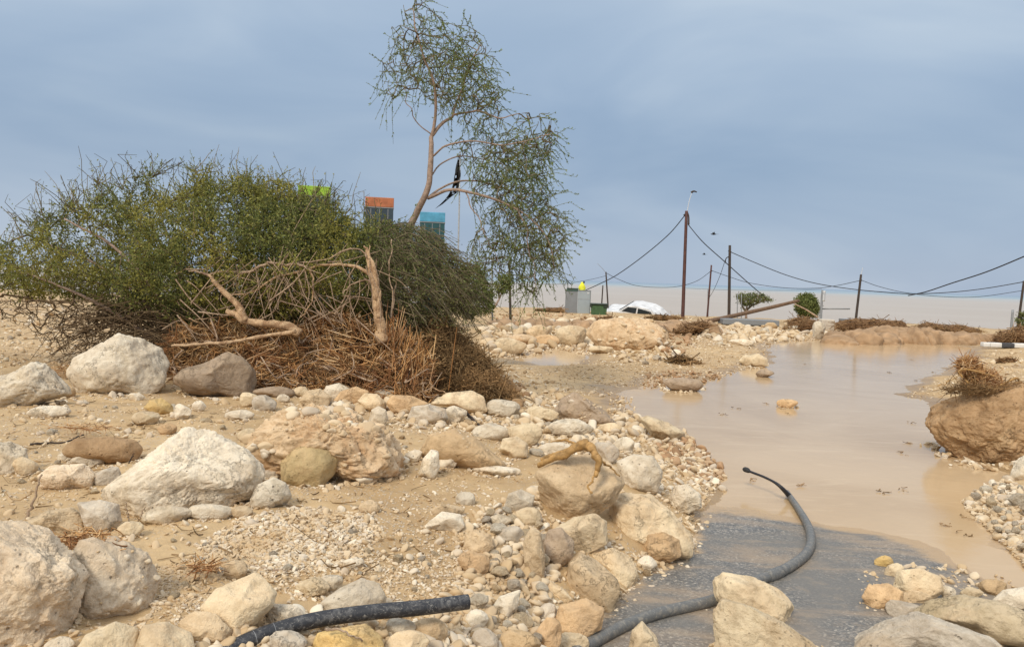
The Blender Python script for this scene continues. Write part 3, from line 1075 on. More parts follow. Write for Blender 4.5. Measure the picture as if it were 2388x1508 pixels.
# ---- row of stones in front of the straw heap
hero('rw1', [(748, 925), (760, 900), (790, 892), (815, 905), (805, 930), (770, 935)], 'white', 'rock', 'clean white angular stone at the edge of the straw heap')
hero('rw2', [(775, 935), (795, 912), (830, 900), (860, 912), (850, 935), (800, 943)], 'orange', 'rock', 'orange-brown ridge-backed stone right of the clean white one')
hero('rw3', [(833, 935), (850, 916), (880, 918), (902, 940), (898, 960), (860, 958)], 'cream', 'rock', 'cream yellow rounded stone in the row below the straw')
hero('rw4', [(858, 985), (866, 955), (882, 946), (900, 955), (906, 978), (895, 992)], 'white', 'rock', 'egg-shaped white stone below the row of stones')
hero('rw5', [(900, 940), (915, 920), (960, 922), (1000, 940), (1000, 958), (960, 968), (915, 960)], 'orange', 'rock', 'flat-faced tan block in the row below the straw')
hero('rw6', [(950, 975), (960, 948), (1000, 942), (1040, 952), (1045, 975), (1010, 990), (965, 988)], 'grey', 'rock', 'striped grey rounded stone right of the tan block')
hero('rw7', [(1000, 943), (1040, 916), (1100, 910), (1128, 924), (1138, 955), (1105, 968), (1050, 948)], 'cream', B_, 'large smooth cream boulder at the right end of the straw heap', cat='boulder', k=7)
hero('rw8', (868, 906, 938, 930), 'white', 'rock', 'flat white stone tucked behind the cream yellow one')
hero('rw9', (560, 914, 602, 950), 'cream', 'rock', 'rounded cream stone at the right foot of the brown-grey boulder')
hero('rw10', (588, 920, 645, 958), 'grey', 'rock', 'grey white stone right of the rounded cream one')
hero('rw11', [(698, 935), (715, 910), (745, 905), (775, 925), (765, 948), (720, 950)], 'tan', 'rock', 'pale tan stone left of the clean white angular one')
hero('rw12', (590, 900, 690, 928), 'greybrown', 'rock', 'low brown stone half covered by straw beside the brown-grey boulder')
hero('rw13', (645, 918, 676, 938), 'white', 'rock', 'little white stone in the row below the straw')
hero('rw14', (676, 900, 722, 926), 'cream', 'rock', 'cream stone pressed into the straw heap')
hero('rw15', (1035, 945, 1090, 985), 'white', 'rock', 'white stone under the large smooth cream boulder')
hero('rw16', (1130, 930, 1215, 972), 'white', 'rock', 'pale stone at the right end of the large smooth cream boulder')
hero('rw17', (1190, 928, 1222, 958), 'brown', 'rock', 'small dark brown clod under the brushwood')
# ---- middle
hero('mm', [(975, 1055), (1000, 1012), (1060, 998), (1110, 1020), (1185, 1078), (1150, 1098), (1050, 1085), (985, 1068)], 'mud', B_, 'smooth mud-covered hump right of the earthy boulder', cat='boulder', k=5, rough=0.02)
hero('bone1', [(975, 1105), (985, 1070), (1005, 1047), (1022, 1052), (1026, 1090), (1010, 1116)], 'white', 'rock', 'upright bone-shaped white stone on the mud')
hero('bone2', (1018, 1058, 1070, 1092), 'white', 'rock', 'knobbly white stone beside the bone-shaped one')
hero('bone3', (943, 1048, 986, 1078), 'white', 'rock', 'oval white stone at the right corner of the earthy boulder')
hero('cr1', [(1163, 1050), (1172, 1022), (1205, 1017), (1232, 1035), (1230, 1062), (1195, 1070)], 'cream', 'rock', 'rounded cream stone above the rock with the root')
hero('cr2', (1100, 985, 1190, 1025), 'white', 'rock', 'long pale stone in the upper rubble band')
hero('cr3', (1185, 985, 1265, 1040), 'cream', 'rock', 'broad cream stone in the upper rubble band', k=8)
hero('cr4', [(1292, 958), (1310, 925), (1340, 912), (1400, 948), (1442, 985), (1370, 992), (1320, 985)], 'greybrown', B_, 'grey-brown muddy boulder by the water, above the rubble band', cat='boulder', ridge=0.06)
hero('cr5', (1228, 945, 1305, 985), 'cream', 'rock', 'pale crumbly rock left of the grey-brown muddy boulder', ridge=0.07)
hero('cr6', (1275, 975, 1385, 1020), 'white', 'rock', 'pale lumpy rock in front of the grey-brown muddy boulder', ridge=0.07)
hero('cr7', (1395, 985, 1450, 1012), 'cream', 'rock', 'low cream stone right of the pale lumpy rock')
hero('cr8', (1430, 1018, 1480, 1055), 'white', 'rock', 'tilted white stone above the blocky white rock')
hero('cr9', (1380, 1030, 1445, 1078), 'grey', 'rock', 'greyish stone behind the rock with the root')
hero('cr10', [(1490, 975), (1510, 968), (1560, 985), (1600, 1010), (1580, 1030), (1520, 1015)], 'cream', 'rock', 'pale rock with its foot in the brown water')
hero('cr11', (1255, 1030, 1340, 1062), 'white', 'rock', 'pale stone beneath the dry root')
# ---- the bank beside the asphalt
hero('root', [(1250, 1100), (1290, 1078), (1350, 1060), (1400, 1062), (1440, 1090), (1457, 1130), (1432, 1172), (1380, 1197), (1310, 1217), (1275, 1188), (1255, 1150)], 'tan', B_,
     'large tan boulder with a dry root draped over its top', cat='boulder', k=9, rough=0.035, ridge=0.03)
hero('bk40', [(1437, 1075), (1480, 1058), (1525, 1063), (1547, 1100), (1532, 1142), (1490, 1152), (1458, 1132)], 'white', B_, 'blocky white boulder right of the one with the root', cat='boulder', k=9)
hero('bk41', [(1420, 1168), (1450, 1150), (1520, 1150), (1570, 1195), (1613, 1250), (1612, 1287), (1560, 1292), (1500, 1277), (1440, 1258), (1423, 1212)], 'cream', B_,
     'long pale boulder sloping down to the asphalt', cat='boulder', k=11, ridge=0.05)
hero('bk42', [(1490, 1275), (1510, 1246), (1550, 1240), (1585, 1258), (1588, 1290), (1560, 1306), (1505, 1300)], 'orange', 'rock', 'orange-tan pitted rock at the foot of the long pale boulder', ridge=0.05)
hero('bk43', [(1290, 1232), (1340, 1205), (1390, 1197), (1416, 1215), (1416, 1262), (1370, 1284), (1318, 1278)], 'cream', 'rock', 'cream wedge-shaped rock below the boulder with the root', k=9)
hero('bk44', [(1266, 1270), (1278, 1235), (1310, 1230), (1340, 1262), (1335, 1300), (1300, 1318), (1270, 1300)], 'greybrown', 'rock', 'rounded grey-brown stone left of the cream wedge', k=6)
hero('bk45', [(1317, 1362), (1325, 1310), (1353, 1285), (1395, 1308), (1441, 1350), (1447, 1380), (1422, 1420), (1385, 1412), (1333, 1387)], 'tan', B_, 'kite-shaped smooth tan boulder resting on the asphalt edge', cat='boulder', k=8, rough=0.02)
hero('bk46', [(1372, 1292), (1430, 1277), (1475, 1300), (1489, 1340), (1472, 1378), (1440, 1372), (1400, 1340)], 'cream', 'rock', 'cream rock behind the kite-shaped boulder', push=0.1, ridge=0.05)
hero('bk47', (1484, 1294, 1533, 1330), 'white', 'rock', 'small white stone lying on the asphalt')
hero('bk48', [(1560, 1160), (1575, 1132), (1605, 1128), (1634, 1152), (1636, 1178), (1605, 1194), (1570, 1182)], 'white', 'rock', 'very white rock at the water edge right of the bank', ridge=0.07)
hero('bk49', [(1280, 1478), (1305, 1412), (1370, 1395), (1412, 1420), (1402, 1465), (1340, 1492)], 'orange', 'rock', 'flat sandy tan rock below the kite-shaped boulder', k=6)
hero('bk50', [(1148, 1412), (1165, 1390), (1216, 1374), (1206, 1420), (1178, 1442)], 'white', 'rock', 'pointed white stone at the end of the black pipe')
hero('bk51', [(1265, 1355), (1278, 1350), (1320, 1375), (1345, 1400), (1300, 1400), (1270, 1385)], 'cream', 'rock', 'triangular cream stone left of the kite-shaped boulder')
hero('bk52', [(1455, 1540), (1475, 1470), (1500, 1449), (1530, 1480), (1552, 1540)], 'cream', 'rock', 'pointed cream rock at the bottom beside the grey pipe')
hero('bk55', [(1080, 1275), (1085, 1245), (1110, 1234), (1145, 1245), (1152, 1275), (1130, 1292), (1095, 1290)], 'tan', 'rock', 'rounded tan conglomerate stone at the bank top', ridge=0.06)
hero('bk56', (1066, 1284, 1142, 1338), 'orange', 'rock', 'sandy orange block under the rounded conglomerate stone')
hero('bk57', [(1175, 1180), (1185, 1150), (1215, 1140), (1248, 1155), (1242, 1180), (1200, 1192)], 'white', 'rock', 'two-lobed white stone at the top corner of the bank')
hero('bk58', (1158, 1226, 1222, 1268), 'grey', 'rock', 'grooved grey stone at the bank top')
hero('bk59', [(1220, 1262), (1240, 1228), (1262, 1240), (1272, 1300), (1268, 1345), (1235, 1350), (1222, 1310)], 'tan', 'rock', 'tall tan stone upright in the bank face', ridge=0.05)
hero('bk60', (1200, 1182, 1262, 1224), 'cream', 'rock', 'oval cream stone below the two-lobed white one')
hero('bk61', (1140, 1198, 1195, 1228), 'white', 'rock', 'double white pebble left of the oval cream stone')
hero('bk62', (1085, 1420, 1140, 1470), 'white', 'rock', 'white stone just under the tip of the black pipe')
hero('bk63', (1160, 1468, 1265, 1530), 'mud', 'rock', 'brown-tan stone at the bottom below the bank')
hero('bk64', (1100, 1464, 1165, 1520), 'grey', 'rock', 'pale grey stone at the bottom left of the brown-tan one')
hero('bk65', (1250, 1405, 1300, 1450), 'grey', 'rock', 'mottled grey stone left of the flat sandy rock')
hero('bk66', (1300, 1474, 1375, 1530), 'cream', 'rock', 'round cream stone at the bottom left of the grey pipe')
hero('bk67', (1245, 1440, 1310, 1510), 'orange', 'rock', 'orange earthy stone under the flat sandy rock', ridge=0.05)
hero('md1', [(985, 1230), (1000, 1215), (1030, 1192), (1075, 1198), (1085, 1225), (1070, 1238), (1020, 1236)], 'white', 'rock', 'white chalky stone on the mud shelf above the black pipe')
hero('md2', (1003, 1176, 1085, 1202), 'tan', 'rock', 'flat pinkish stone behind the white chalky one')
hero('md3', (1062, 1146, 1108, 1178), 'white', 'rock', 'small white stone near the bank corner')
hero('md4', (836, 1164, 886, 1196), 'tan', 'rock', 'flat tan stone lying on the gravel edge')
hero('md5', (524, 1306, 576, 1350), 'tan', 'rock', 'round tan cobble on the gravel left of centre')
hero('md6', (1100, 1085, 1215, 1110), 'white', 'rock', 'thin flat white slab on the mud below the hump')
hero('bt1', [(472, 1415), (500, 1375), (590, 1333), (641, 1380), (636, 1412), (600, 1442), (550, 1474), (510, 1452), (480, 1432)], 'cream', B_, 'angular cream boulder above the left end of the black pipe', cat='boulder', k=8)
hero('bt2', [(745, 1405), (790, 1372), (840, 1348), (882, 1360), (902, 1395), (882, 1430), (760, 1435)], 'white', B_, 'flat white boulder just above the middle of the black pipe', cat='boulder', k=9)
hero('bt3', [(722, 1540), (738, 1475), (800, 1463), (850, 1455), (890, 1485), (905, 1540)], 'yellow', B_, 'ochre yellow rock at the bottom under the black pipe', cat='boulder', k=8)
hero('bt4', [(175, 1540), (200, 1480), (260, 1450), (312, 1465), (330, 1540)], 'cream', 'rock', 'cream stone with an orange stain at the bottom left')
hero('bt5', [(315, 1540), (330, 1460), (380, 1451), (440, 1475), (468, 1540)], 'cream', 'rock', 'smooth cream domed stone at the bottom left', k=5, rough=0.015)
hero('bt6', [(418, 1450), (450, 1425), (500, 1430), (540, 1470), (546, 1502), (470, 1497), (430, 1476)], 'tan', 'rock', 'tan stone right of the smooth domed one')
hero('bt7', (105, 1484, 170, 1530), 'white', 'rock', 'small bright white stone at the bottom edge, far left')
hero('bt8', (618, 1408, 712, 1462), 'white', 'rock', 'crumbly white stone behind the left half of the black pipe', ridge=0.06)
hero('bt9', (628, 1470, 716, 1530), 'grey', 'rock', 'pale grey stone in front of the black pipe')
hero('bt10', (895, 1470, 1002, 1530), 'cream', 'rock', 'cream round stone right of the ochre yellow rock')
hero('bt11', (900, 1440, 970, 1482), 'white', 'rock', 'white stone below the middle of the black pipe')
hero('bt12', (965, 1440, 1045, 1496), 'tan', 'rock', 'tan block below the right half of the black pipe')
hero('bt13', (690, 1345, 770, 1390), 'cream', 'rock', 'cream stone on the gravel above the flat white boulder')
hero('bt14', (745, 1340, 800, 1378), 'white', 'rock', 'white stone touching the top of the flat white boulder')
hero('bt15', (800, 1298, 850, 1326), 'white', 'rock', 'white lump on the gravel in the middle foreground')
# ---- right foreground
hero('rf1', [(1664, 1352), (1690, 1334), (1760, 1345), (1820, 1375), (1847, 1410), (1832, 1448), (1780, 1442), (1700, 1422), (1670, 1398)], 'cream', B_,
     'pale boulder lying across the grey pipe on the asphalt', cat='boulder', k=10, ridge=0.03)
hero('rf2', [(1664, 1545), (1668, 1440), (1690, 1394), (1760, 1415), (1830, 1452), (1890, 1497), (1900, 1545)], 'cream', B_,
     'pale boulder in front of the one lying across the grey pipe', cat='boulder', k=12, ridge=0.05)
hero('rf3', [(1935, 1545), (2000, 1480), (2080, 1445), (2150, 1427), (2220, 1455), (2300, 1490), (2340, 1545)], 'grey', B_,
     'broad grey boulder at the bottom right of the asphalt', cat='boulder', k=9)
hero('rf4', [(2135, 1435), (2180, 1400), (2260, 1387), (2350, 1410), (2420, 1450), (2420, 1505), (2320, 1500), (2250, 1472)], 'drab', B_,
     'smooth olive brown boulder at the right edge behind the broad grey one', cat='boulder', k=7, rough=0.02)
hero('rf5', [(2012, 1392), (2030, 1364), (2075, 1360), (2106, 1380), (2100, 1412), (2060, 1422), (2025, 1418)], 'orange', 'rock', 'orange-tan pitted rock on the asphalt left of the cracked block', ridge=0.05)
hero('rf6', [(2085, 1370), (2100, 1332), (2150, 1324), (2192, 1345), (2195, 1378), (2150, 1402), (2105, 1395)], 'cream', 'rock', 'cracked pale block among the stones on the right asphalt', ridge=0.05)
hero('rf7', (2068, 1398, 2142, 1444), 'grey', 'rock', 'greyish stone below the cracked pale block')
hero('rf8', [(2315, 1400), (2345, 1375), (2410, 1365), (2410, 1415), (2350, 1418)], 'white', 'rock', 'white rock at the right edge above the olive boulder')
hero('rf9', (2194, 1364, 2229, 1400), 'white', 'rock', 'little white stone right of the cracked pale block')
hero('rf10', (2240, 1368, 2292, 1394), 'cream', 'rock', 'cream stone on top of the olive boulder edge')
hero('rf11', (2040, 1294, 2082, 1322), 'yellow', 'rock', 'small yellowish stone at the tip of the stones on the right asphalt')
hero('rf12', (2062, 1312, 2108, 1346), 'cream', 'rock', 'small cream stone below the yellowish one')
hero('rf13', (2285, 1350, 2345, 1388), 'mud', 'rock', 'muddy stone at the edge of the brown water, lower right')
hero('rf14', (2100, 1376, 2170, 1408), 'tan', 'rock', 'flat tan stone under the cracked pale block')
hero('brown', [(2172, 985), (2190, 945), (2230, 925), (2320, 908), (2400, 890), (2470, 930), (2470, 1040), (2390, 1080), (2320, 1084), (2240, 1068), (2192, 1022)], 'brown', B_,
     'huge dark brown mud-crusted boulder standing in the water at the right edge', cat='boulder', k=9, rough=0.065, ridge=0.04, dk=0.8)
hero('rwht', [(2354, 1118), (2372, 1075), (2400, 1055), (2440, 1060), (2440, 1135), (2375, 1132)], 'white', 'rock', 'white rock at the right edge under the dark brown boulder', t=8.6)
# ---- far side
hero('far1', [(1366, 778), (1385, 748), (1440, 740), (1520, 744), (1556, 775), (1562, 800), (1520, 817), (1450, 818), (1398, 810)], 'earth', B_, 'great pinkish tan boulder in the middle distance left of the tall pole', cat='boulder', k=10, ridge=0.05)
hero('far2', (1226, 757, 1278, 790), 'tan', 'rock', 'rounded tan stone in the far bank right of the bushes')
hero('far3', (1296, 758, 1370, 806), 'cream', 'rock', 'pale stone left of the great pinkish boulder')
hero('far4', (1180, 778, 1252, 806), 'earth', 'rock', 'orange earthy lump in the far bank')
hero('far5', (1150, 786, 1230, 826), 'cream', 'rock', 'pale broken rock at the end of the far bank beside the grey pool')
hero('far6', (1245, 780, 1305, 806), 'orange', 'rock', 'orange-tan stone in the far bank above the grey pool')
hero('far7', (1372, 806, 1430, 824), 'cream', 'rock', 'flat stone under the left end of the great pinkish boulder')
hero('far8', [(1722, 842), (1735, 828), (1770, 824), (1790, 838), (1788, 853), (1740, 855)], 'cream', 'rock', 'pale flat rock on the mud spit in the water')
hero('far9', (1762, 860, 1806, 879), 'greybrown', 'rock', 'brown-grey rock off the mud spit in the water')
hero('far10', (1812, 930, 1860, 950), 'orange', 'rock', 'low tan stone standing alone in the water')
hero('far11', (1895, 748, 1925, 792), 'white', 'rock', 'white worn rock against the concrete block')
hero('far12', (1700, 790, 1760, 806), 'white', 'rock', 'white flat stone in the far rubble below the fallen pole')
hero('far13', (1545, 880, 1640, 912), 'greybrown', 'rock', 'grey-brown mud hump between the two ponds', k=5)
hero('far14', (1500, 772, 1560, 800), 'brown', 'rock', 'brown clod behind the great pinkish boulder', push=1.0)



def studs(key, n, rmin, rmax, seed):
    """stones and clods set in a boulder's surface: one part of that boulder"""
    o = HERO_OB[key]
    rng = np.random.default_rng(seed)
    V = np.array([v.co[:] for v in o.data.vertices])
    Nn = np.array([v.normal[:] for v in o.data.vertices])
    ok = np.where((Nn[:, 2] > -0.3) & (Nn[:, 1] < 0.5))[0]
    parts = []
    for q, i in enumerate(rng.choice(ok, n)):
        D, F = ico(3)
        r = rmin * (rmax / rmin) ** (rng.random() ** 1.6)
        R_ = facet_r(D, rng, 9, 0.55, 0.97, 26) * (1 + 0.10 * fbm(D * 2.3 + q, 4, 0.6, q))
        B = (D * R_[:, None] * np.array([1, rng.uniform(.7, 1), rng.uniform(.5, .8)])) @ np.array(Matrix.Rotation(rng.uniform(0, 6), 3, 'Z') @ Matrix.Rotation(rng.uniform(-.6, .6), 3, 'X')).T
        parts.append((B * r + V[i] - Nn[i] * r * 0.25, F))
    Vj, Fj = join(parts)
    tag(link('embedded_stones', make_mesh('embedded_stones', Vj, Fj), M['gravel'], o), kind='stuff')


M['gravel'] = island('limestone_gravel', [(0.47, 0.34, 0.20), (0.58, 0.445, 0.285), (0.66, 0.54, 0.38), (0.50, 0.41, 0.31), (0.78, 0.69, 0.54)], 0.9, (0.48, 0.34, 0.19), 2.5)
M['clod'] = island('brown_mud_clods', [(0.27, 0.165, 0.09), (0.38, 0.25, 0.145), (0.47, 0.33, 0.205)], 0.9, (0.40, 0.23, 0.12), 2.5)
studs('earth', 130, 0.018, 0.085, 5)
studs('huge_b', 26, 0.008, 0.03, 6)
studs('far1', 40, 0.05, 0.22, 7)
studs('mm', 18, 0.01, 0.03, 8)
studs('cr4', 40, 0.012, 0.05, 9)


# ------------------------------------------------------------------ loose stones: one object each
UNIT = []
for q in range(12):
    rg = np.random.default_rng(500 + q)
    D, F = ico(5)
    R_ = rock_body(D, rg, int(rg.integers(8, 15)), 0.58, 0.98, 32, 0.09, 0.045, 0.05)
    Vq = D * R_[:, None] * np.array([1.0, rg.uniform(0.72, 0.95), rg.uniform(0.55, 0.8)])
    UNIT.append((Vq, F))
UNIT_ME = {}


def unit_mesh(q, mat):
    if (q, mat) not in UNIT_ME:
        me = make_mesh('cobble', *UNIT[q])
        me.materials.append(M[mat + '_u'])
        UNIT_ME[(q, mat)] = me
    return UNIT_ME[(q, mat)]


M['white_u'] = rockmat('white_cobble', (0.80, 0.70, 0.545), (0.68, 0.57, 0.42), dirt=(0.56, 0.41, 0.255), dirt_amt=0.45, sc=0.35)
M['cream_u'] = rockmat('cream_cobble', (0.74, 0.59, 0.39), (0.62, 0.475, 0.30), dirt=(0.54, 0.39, 0.24), dirt_amt=0.45, sc=0.35)
M['grey_u'] = rockmat('grey_cobble', (0.62, 0.52, 0.395), (0.50, 0.41, 0.305), dirt=(0.52, 0.38, 0.24), dirt_amt=0.45, sc=0.35)
M['orange_u'] = rockmat('tan_cobble', (0.65, 0.46, 0.26), (0.55, 0.38, 0.215), dirt_amt=0.4, sc=0.35)
WORD = {'white': 'white', 'cream': 'cream', 'grey': 'grey', 'orange': 'tan'}


def in_poly(poly, n, rng):
    P = np.array(poly, float)
    got = np.zeros((0, 2))
    while len(got) < n:
        q = rng.uniform(P.min(0), P.max(0), (n * 3, 2))
        got = np.vstack([got, q[poly_sd(P, q[:, 0], q[:, 1]) < 0]])
    return got[:n]


PLACED = []


def cobbles(poly, n, smin, smax, where, seed, sink=0.30, flat=1.0, pile=0.0, cols=('white', 'white', 'cream', 'cream', 'grey', 'orange')):
    """single stones dropped over a patch of ground: sizes in photo pixels"""
    rng = np.random.default_rng(seed)
    pts = in_poly(poly, n * 5, rng)
    cnt = 0
    prev = []
    ds = gdepth(pts[:, 0], pts[:, 1])
    for (px, py), d in zip(pts, ds):
        if cnt >= n:
            break
        s = smin * (smax / smin) ** (rng.random() ** 1.7)
        if any(x0 + 0.12 * (x1 - x0) < px < x1 - 0.12 * (x1 - x0) and y0 + 0.1 * (y1 - y0) < py < y1 + 0.1 * s for x0, y0, x1, y1 in OCC):
            continue
        if any((px - a) ** 2 + (1.5 * (py - b)) ** 2 < (0.43 * (s + c)) ** 2 for a, b, c in prev):
            continue
        prev.append((px, py, s))
        r = 0.5 * s * d / FPX
        p = at(px, py, d)
        mat = cols[int(rng.integers(len(cols)))]
        q = int(rng.integers(len(UNIT)))
        o = bpy.data.objects.new('cobble', unit_mesh(q, mat))
        COL.objects.link(o)
        zr = UNIT[q][0][:, 2].max() * r
        o.location = (p[0], p[1], p[2] + zr * (1 - 2 * sink) + pile * rng.random())
        o.scale = (r, r * rng.uniform(0.85, 1.1), r * rng.uniform(0.85, 1.15) * flat)
        o.rotation_euler = (rng.uniform(-0.5, 0.5), rng.uniform(-0.5, 0.5), rng.uniform(0, 6.28))
        tag(o, '%s loose cobble %s' % (WORD[mat], where), 'cobble', 'cobbles ' + where)
        cnt += 1


cobbles([(1090, 1245), (1150, 1190), (1250, 1180), (1285, 1330), (1290, 1400), (1260, 1508), (1090, 1508), (1100, 1400), (1170, 1370), (1120, 1340)], 64, 24, 60, 'heaped in the bank between the black pipe and the asphalt', 1, sink=0.2, pile=0.03)
cobbles([(640, 950), (900, 960), (1290, 950), (1480, 1000), (1500, 1060), (1400, 1050), (1250, 1060), (1180, 1000), (960, 1000), (950, 1100), (700, 940)], 50, 14, 44, 'in the upper rubble band below the straw heap', 2)
cobbles([(2262, 1168), (2330, 1130), (2420, 1120), (2420, 1330), (2388, 1300), (2300, 1215)], 36, 16, 46, 'piled in the gravel bank at the right edge', 3, sink=0.2, pile=0.04, cols=('white', 'grey', 'cream', 'white'))
cobbles([(1640, 772), (1720, 758), (1810, 765), (1900, 772), (1890, 792), (1790, 798), (1700, 806), (1600, 800)], 22, 10, 34, 'in the far rubble below the fallen pole', 4, flat=0.8, cols=('white', 'cream', 'white', 'orange'))
cobbles([(0, 940), (330, 940), (560, 960), (600, 1010), (430, 1000), (300, 1090), (250, 1160), (0, 1150)], 20, 10, 34, 'scattered on the mud at upper left', 5)
cobbles([(370, 1230), (560, 1220), (900, 1230), (1090, 1300), (1090, 1400), (900, 1370), (640, 1330), (480, 1360), (380, 1420)], 32, 14, 36, 'lying on the gravel shelf above the black pipe', 6, cols=('white', 'cream', 'grey', 'cream'))
cobbles([(1130, 775), (1250, 750), (1380, 760), (1380, 800), (1200, 825), (1130, 820)], 16, 14, 44, 'in the far bank right of the bushes', 8, cols=('cream', 'orange', 'cream', 'white'))
cobbles([(1395, 812), (1560, 800), (1620, 830), (1560, 850), (1440, 850), (1400, 835)], 16, 8, 28, 'at the foot of the great pinkish boulder', 9, cols=('cream', 'orange', 'cream', 'grey'))
cobbles([(1020, 900), (1200, 850), (1300, 900), (1420, 960), (1280, 1000), (1200, 950)], 14, 8, 24, 'on the mud slope between brushwood and water', 10)
cobbles([(1410, 1300), (1480, 1290), (1620, 1200), (1620, 1290), (1560, 1320), (1490, 1350)], 10, 10, 26, 'along the asphalt edge', 12)
cobbles([(0, 700), (180, 740), (180, 850), (0, 850)], 18, 8, 24, 'on the stony ground far left behind the bush', 13, cols=('cream', 'grey', 'cream'))


# ------------------------------------------------------------------ gravel: uncountable small stones
def gravel(name, specs, mat, seed, sub=2, up=0.15, skirts=False):
    """specs: (photo polygon, count, min px, max px)"""
    rng = np.random.default_rng(seed)
    base = []
    for q in range(10):
        D, F = ico(sub)
        R_ = facet_r(D, rng, 9, 0.55, 0.97, 12 if sub == 2 else 30) * (1 + (0.15 * rng.normal(size=len(D)) if sub == 2 else 0.10 * fbm(D * 2.2 + 7 * q, 4, 0.6, q)))
        base.append(D * R_[:, None] * np.array([1, rng.uniform(0.65, 0.95), rng.uniform(0.45, 0.75)]))
    F = ico(sub)[1]
    Vs, Fs, o = [], [], 0
    jobs = [(in_poly(poly, n, rng), a, b, True) for poly, n, a, b in specs]
    if skirts:                       # grit and chips gathered round the feet of the big stones
        for x0, y0, x1, y1 in OCC:
            w, h = x1 - x0, y1 - y0
            if w < 45 or y0 < 700:
                continue
            m = int(w / 3.2)
            th = rng.uniform(math.radians(10), math.radians(170), m)
            k = rng.normal(1.0, 0.06, m)
            pts = np.stack([(x0 + x1) / 2 + 0.52 * w * np.cos(th) * k, y1 - 0.34 * h + 0.36 * h * np.sin(th) * k + 2], 1)
            jobs.append((pts, 0.022 * w + 2, 0.07 * w + 8, False))
    for pts, a, b, masked in jobs:
        n = len(pts)
        keep = np.ones(n, bool)
        for x0, y0, x1, y1 in (OCC if masked else ()):
            w, h = x1 - x0, y1 - y0
            keep &= ~((pts[:, 0] > x0 + 0.15 * w) & (pts[:, 0] < x1 - 0.15 * w) & (pts[:, 1] > y0 + 0.15 * h) & (pts[:, 1] < y1 - 0.03 * h))
        pts = pts[keep]
        n = len(pts)
        d = gdepth(pts[:, 0], pts[:, 1])
        P = at(pts[:, 0], pts[:, 1], d)
        r = 0.5 * a * (b / a) ** (rng.random(n) ** 2.2) * d / FPX
        rz, tl = rng.uniform(0, 6.283, n), rng.normal(0, 0.35, (n, 2))
        which = rng.integers(0, 10, n)
        for q in range(10):
            i = np.where(which == q)[0]
            if not len(i):
                continue
            B = base[q][None] * r[i, None, None]
            c, s = np.cos(rz[i])[:, None], np.sin(rz[i])[:, None]
            x, y, z = B[..., 0] * c - B[..., 1] * s, B[..., 0] * s + B[..., 1] * c, B[..., 2]
            z = z + x * tl[i, 0:1] + y * tl[i, 1:2]
            V = np.stack([x, y, z], -1) + P[i, None, :] + np.array([0, 0, up]) * r[i, None, None]
            m = V.shape[1]
            Vs.append(V.reshape(-1, 3))
            Fs.append((F[None] + (np.arange(len(i)) * m)[:, None, None]).reshape(-1, 3) + o)
            o += len(i) * m
    ob = link(name, make_mesh(name, np.vstack(Vs), np.vstack(Fs), sub > 2), mat)
    return tag(ob, kind='stuff')


g = gravel('gravel', [
    ([(1150, 720), (1400, 735), (1700, 742), (1800, 750), (1700, 768), (1400, 750), (1150, 748)], 900, 2, 8),
    ([(1900, 750), (2300, 772), (2388, 790), (2200, 800), (1900, 790)], 500, 2, 7),
    ([(460, 1270), (560, 1210), (700, 1180), (860, 1200), (900, 1250), (840, 1310), (700, 1340), (560, 1350), (470, 1320)], 3770, 7, 19),
    ([(330, 1330), (480, 1290), (900, 1290), (1110, 1290), (1100, 1400), (700, 1400), (600, 1360), (470, 1480), (360, 1440)], 3770, 4, 15),
    ([(860, 1180), (1060, 1120), (1250, 1150), (1200, 1250), (1080, 1300), (900, 1260)], 725, 4, 13),
    ([(1060, 1240), (1240, 1150), (1290, 1300), (1300, 1500), (1060, 1508)], 2175, 6, 20),
    ([(560, 1440), (1060, 1400), (1300, 1420), (1300, 1530), (560, 1530)], 3190, 6, 20),
    ([(0, 930), (600, 940), (960, 960), (1500, 990), (1500, 1060), (1180, 1130), (960, 1130), (640, 1190), (300, 1250), (0, 1220)], 4640, 3, 11),
    ([(640, 940), (1000, 950), (1300, 940), (1480, 1000), (1440, 1060), (1180, 1050), (960, 1010)], 2175, 4, 15),
    ([(980, 880), (1200, 840), (1480, 930), (1480, 990), (1200, 960), (1000, 930)], 1885, 2.5, 8),
    ([(1130, 770), (1370, 750), (1380, 830), (1300, 815), (1200, 840), (1120, 830)], 1305, 3, 12),
    ([(1240, 860), (1600, 810), (1800, 800), (1780, 850), (1640, 890), (1440, 905)], 2465, 2, 8),
    ([(1600, 800), (1680, 765), (1900, 765), (2000, 788), (1780, 800), (1600, 812)], 1740, 2.5, 10),
    ([(2230, 870), (2300, 815), (2388, 815), (2388, 880), (2200, 930), (2100, 925)], 725, 2.5, 8),
    ([(2240, 1170), (2300, 1130), (2410, 1110), (2410, 1340), (2330, 1260)], 1305, 6, 20),
    ([(0, 690), (200, 720), (230, 830), (380, 930), (0, 940)], 2320, 2.5, 10),
    ([(1380, 1480), (1640, 1280), (1660, 1200), (1600, 1190), (1420, 1300), (1280, 1500)], 725, 4, 16),
    ([(2000, 1330), (2200, 1320), (2300, 1370), (2100, 1440), (2000, 1420)], 319, 4, 14),
    ([(1420, 1050), (1560, 1060), (1680, 1130), (1640, 1190), (1560, 1160)], 870, 3, 12),
], M['gravel'], 40, skirts=True)

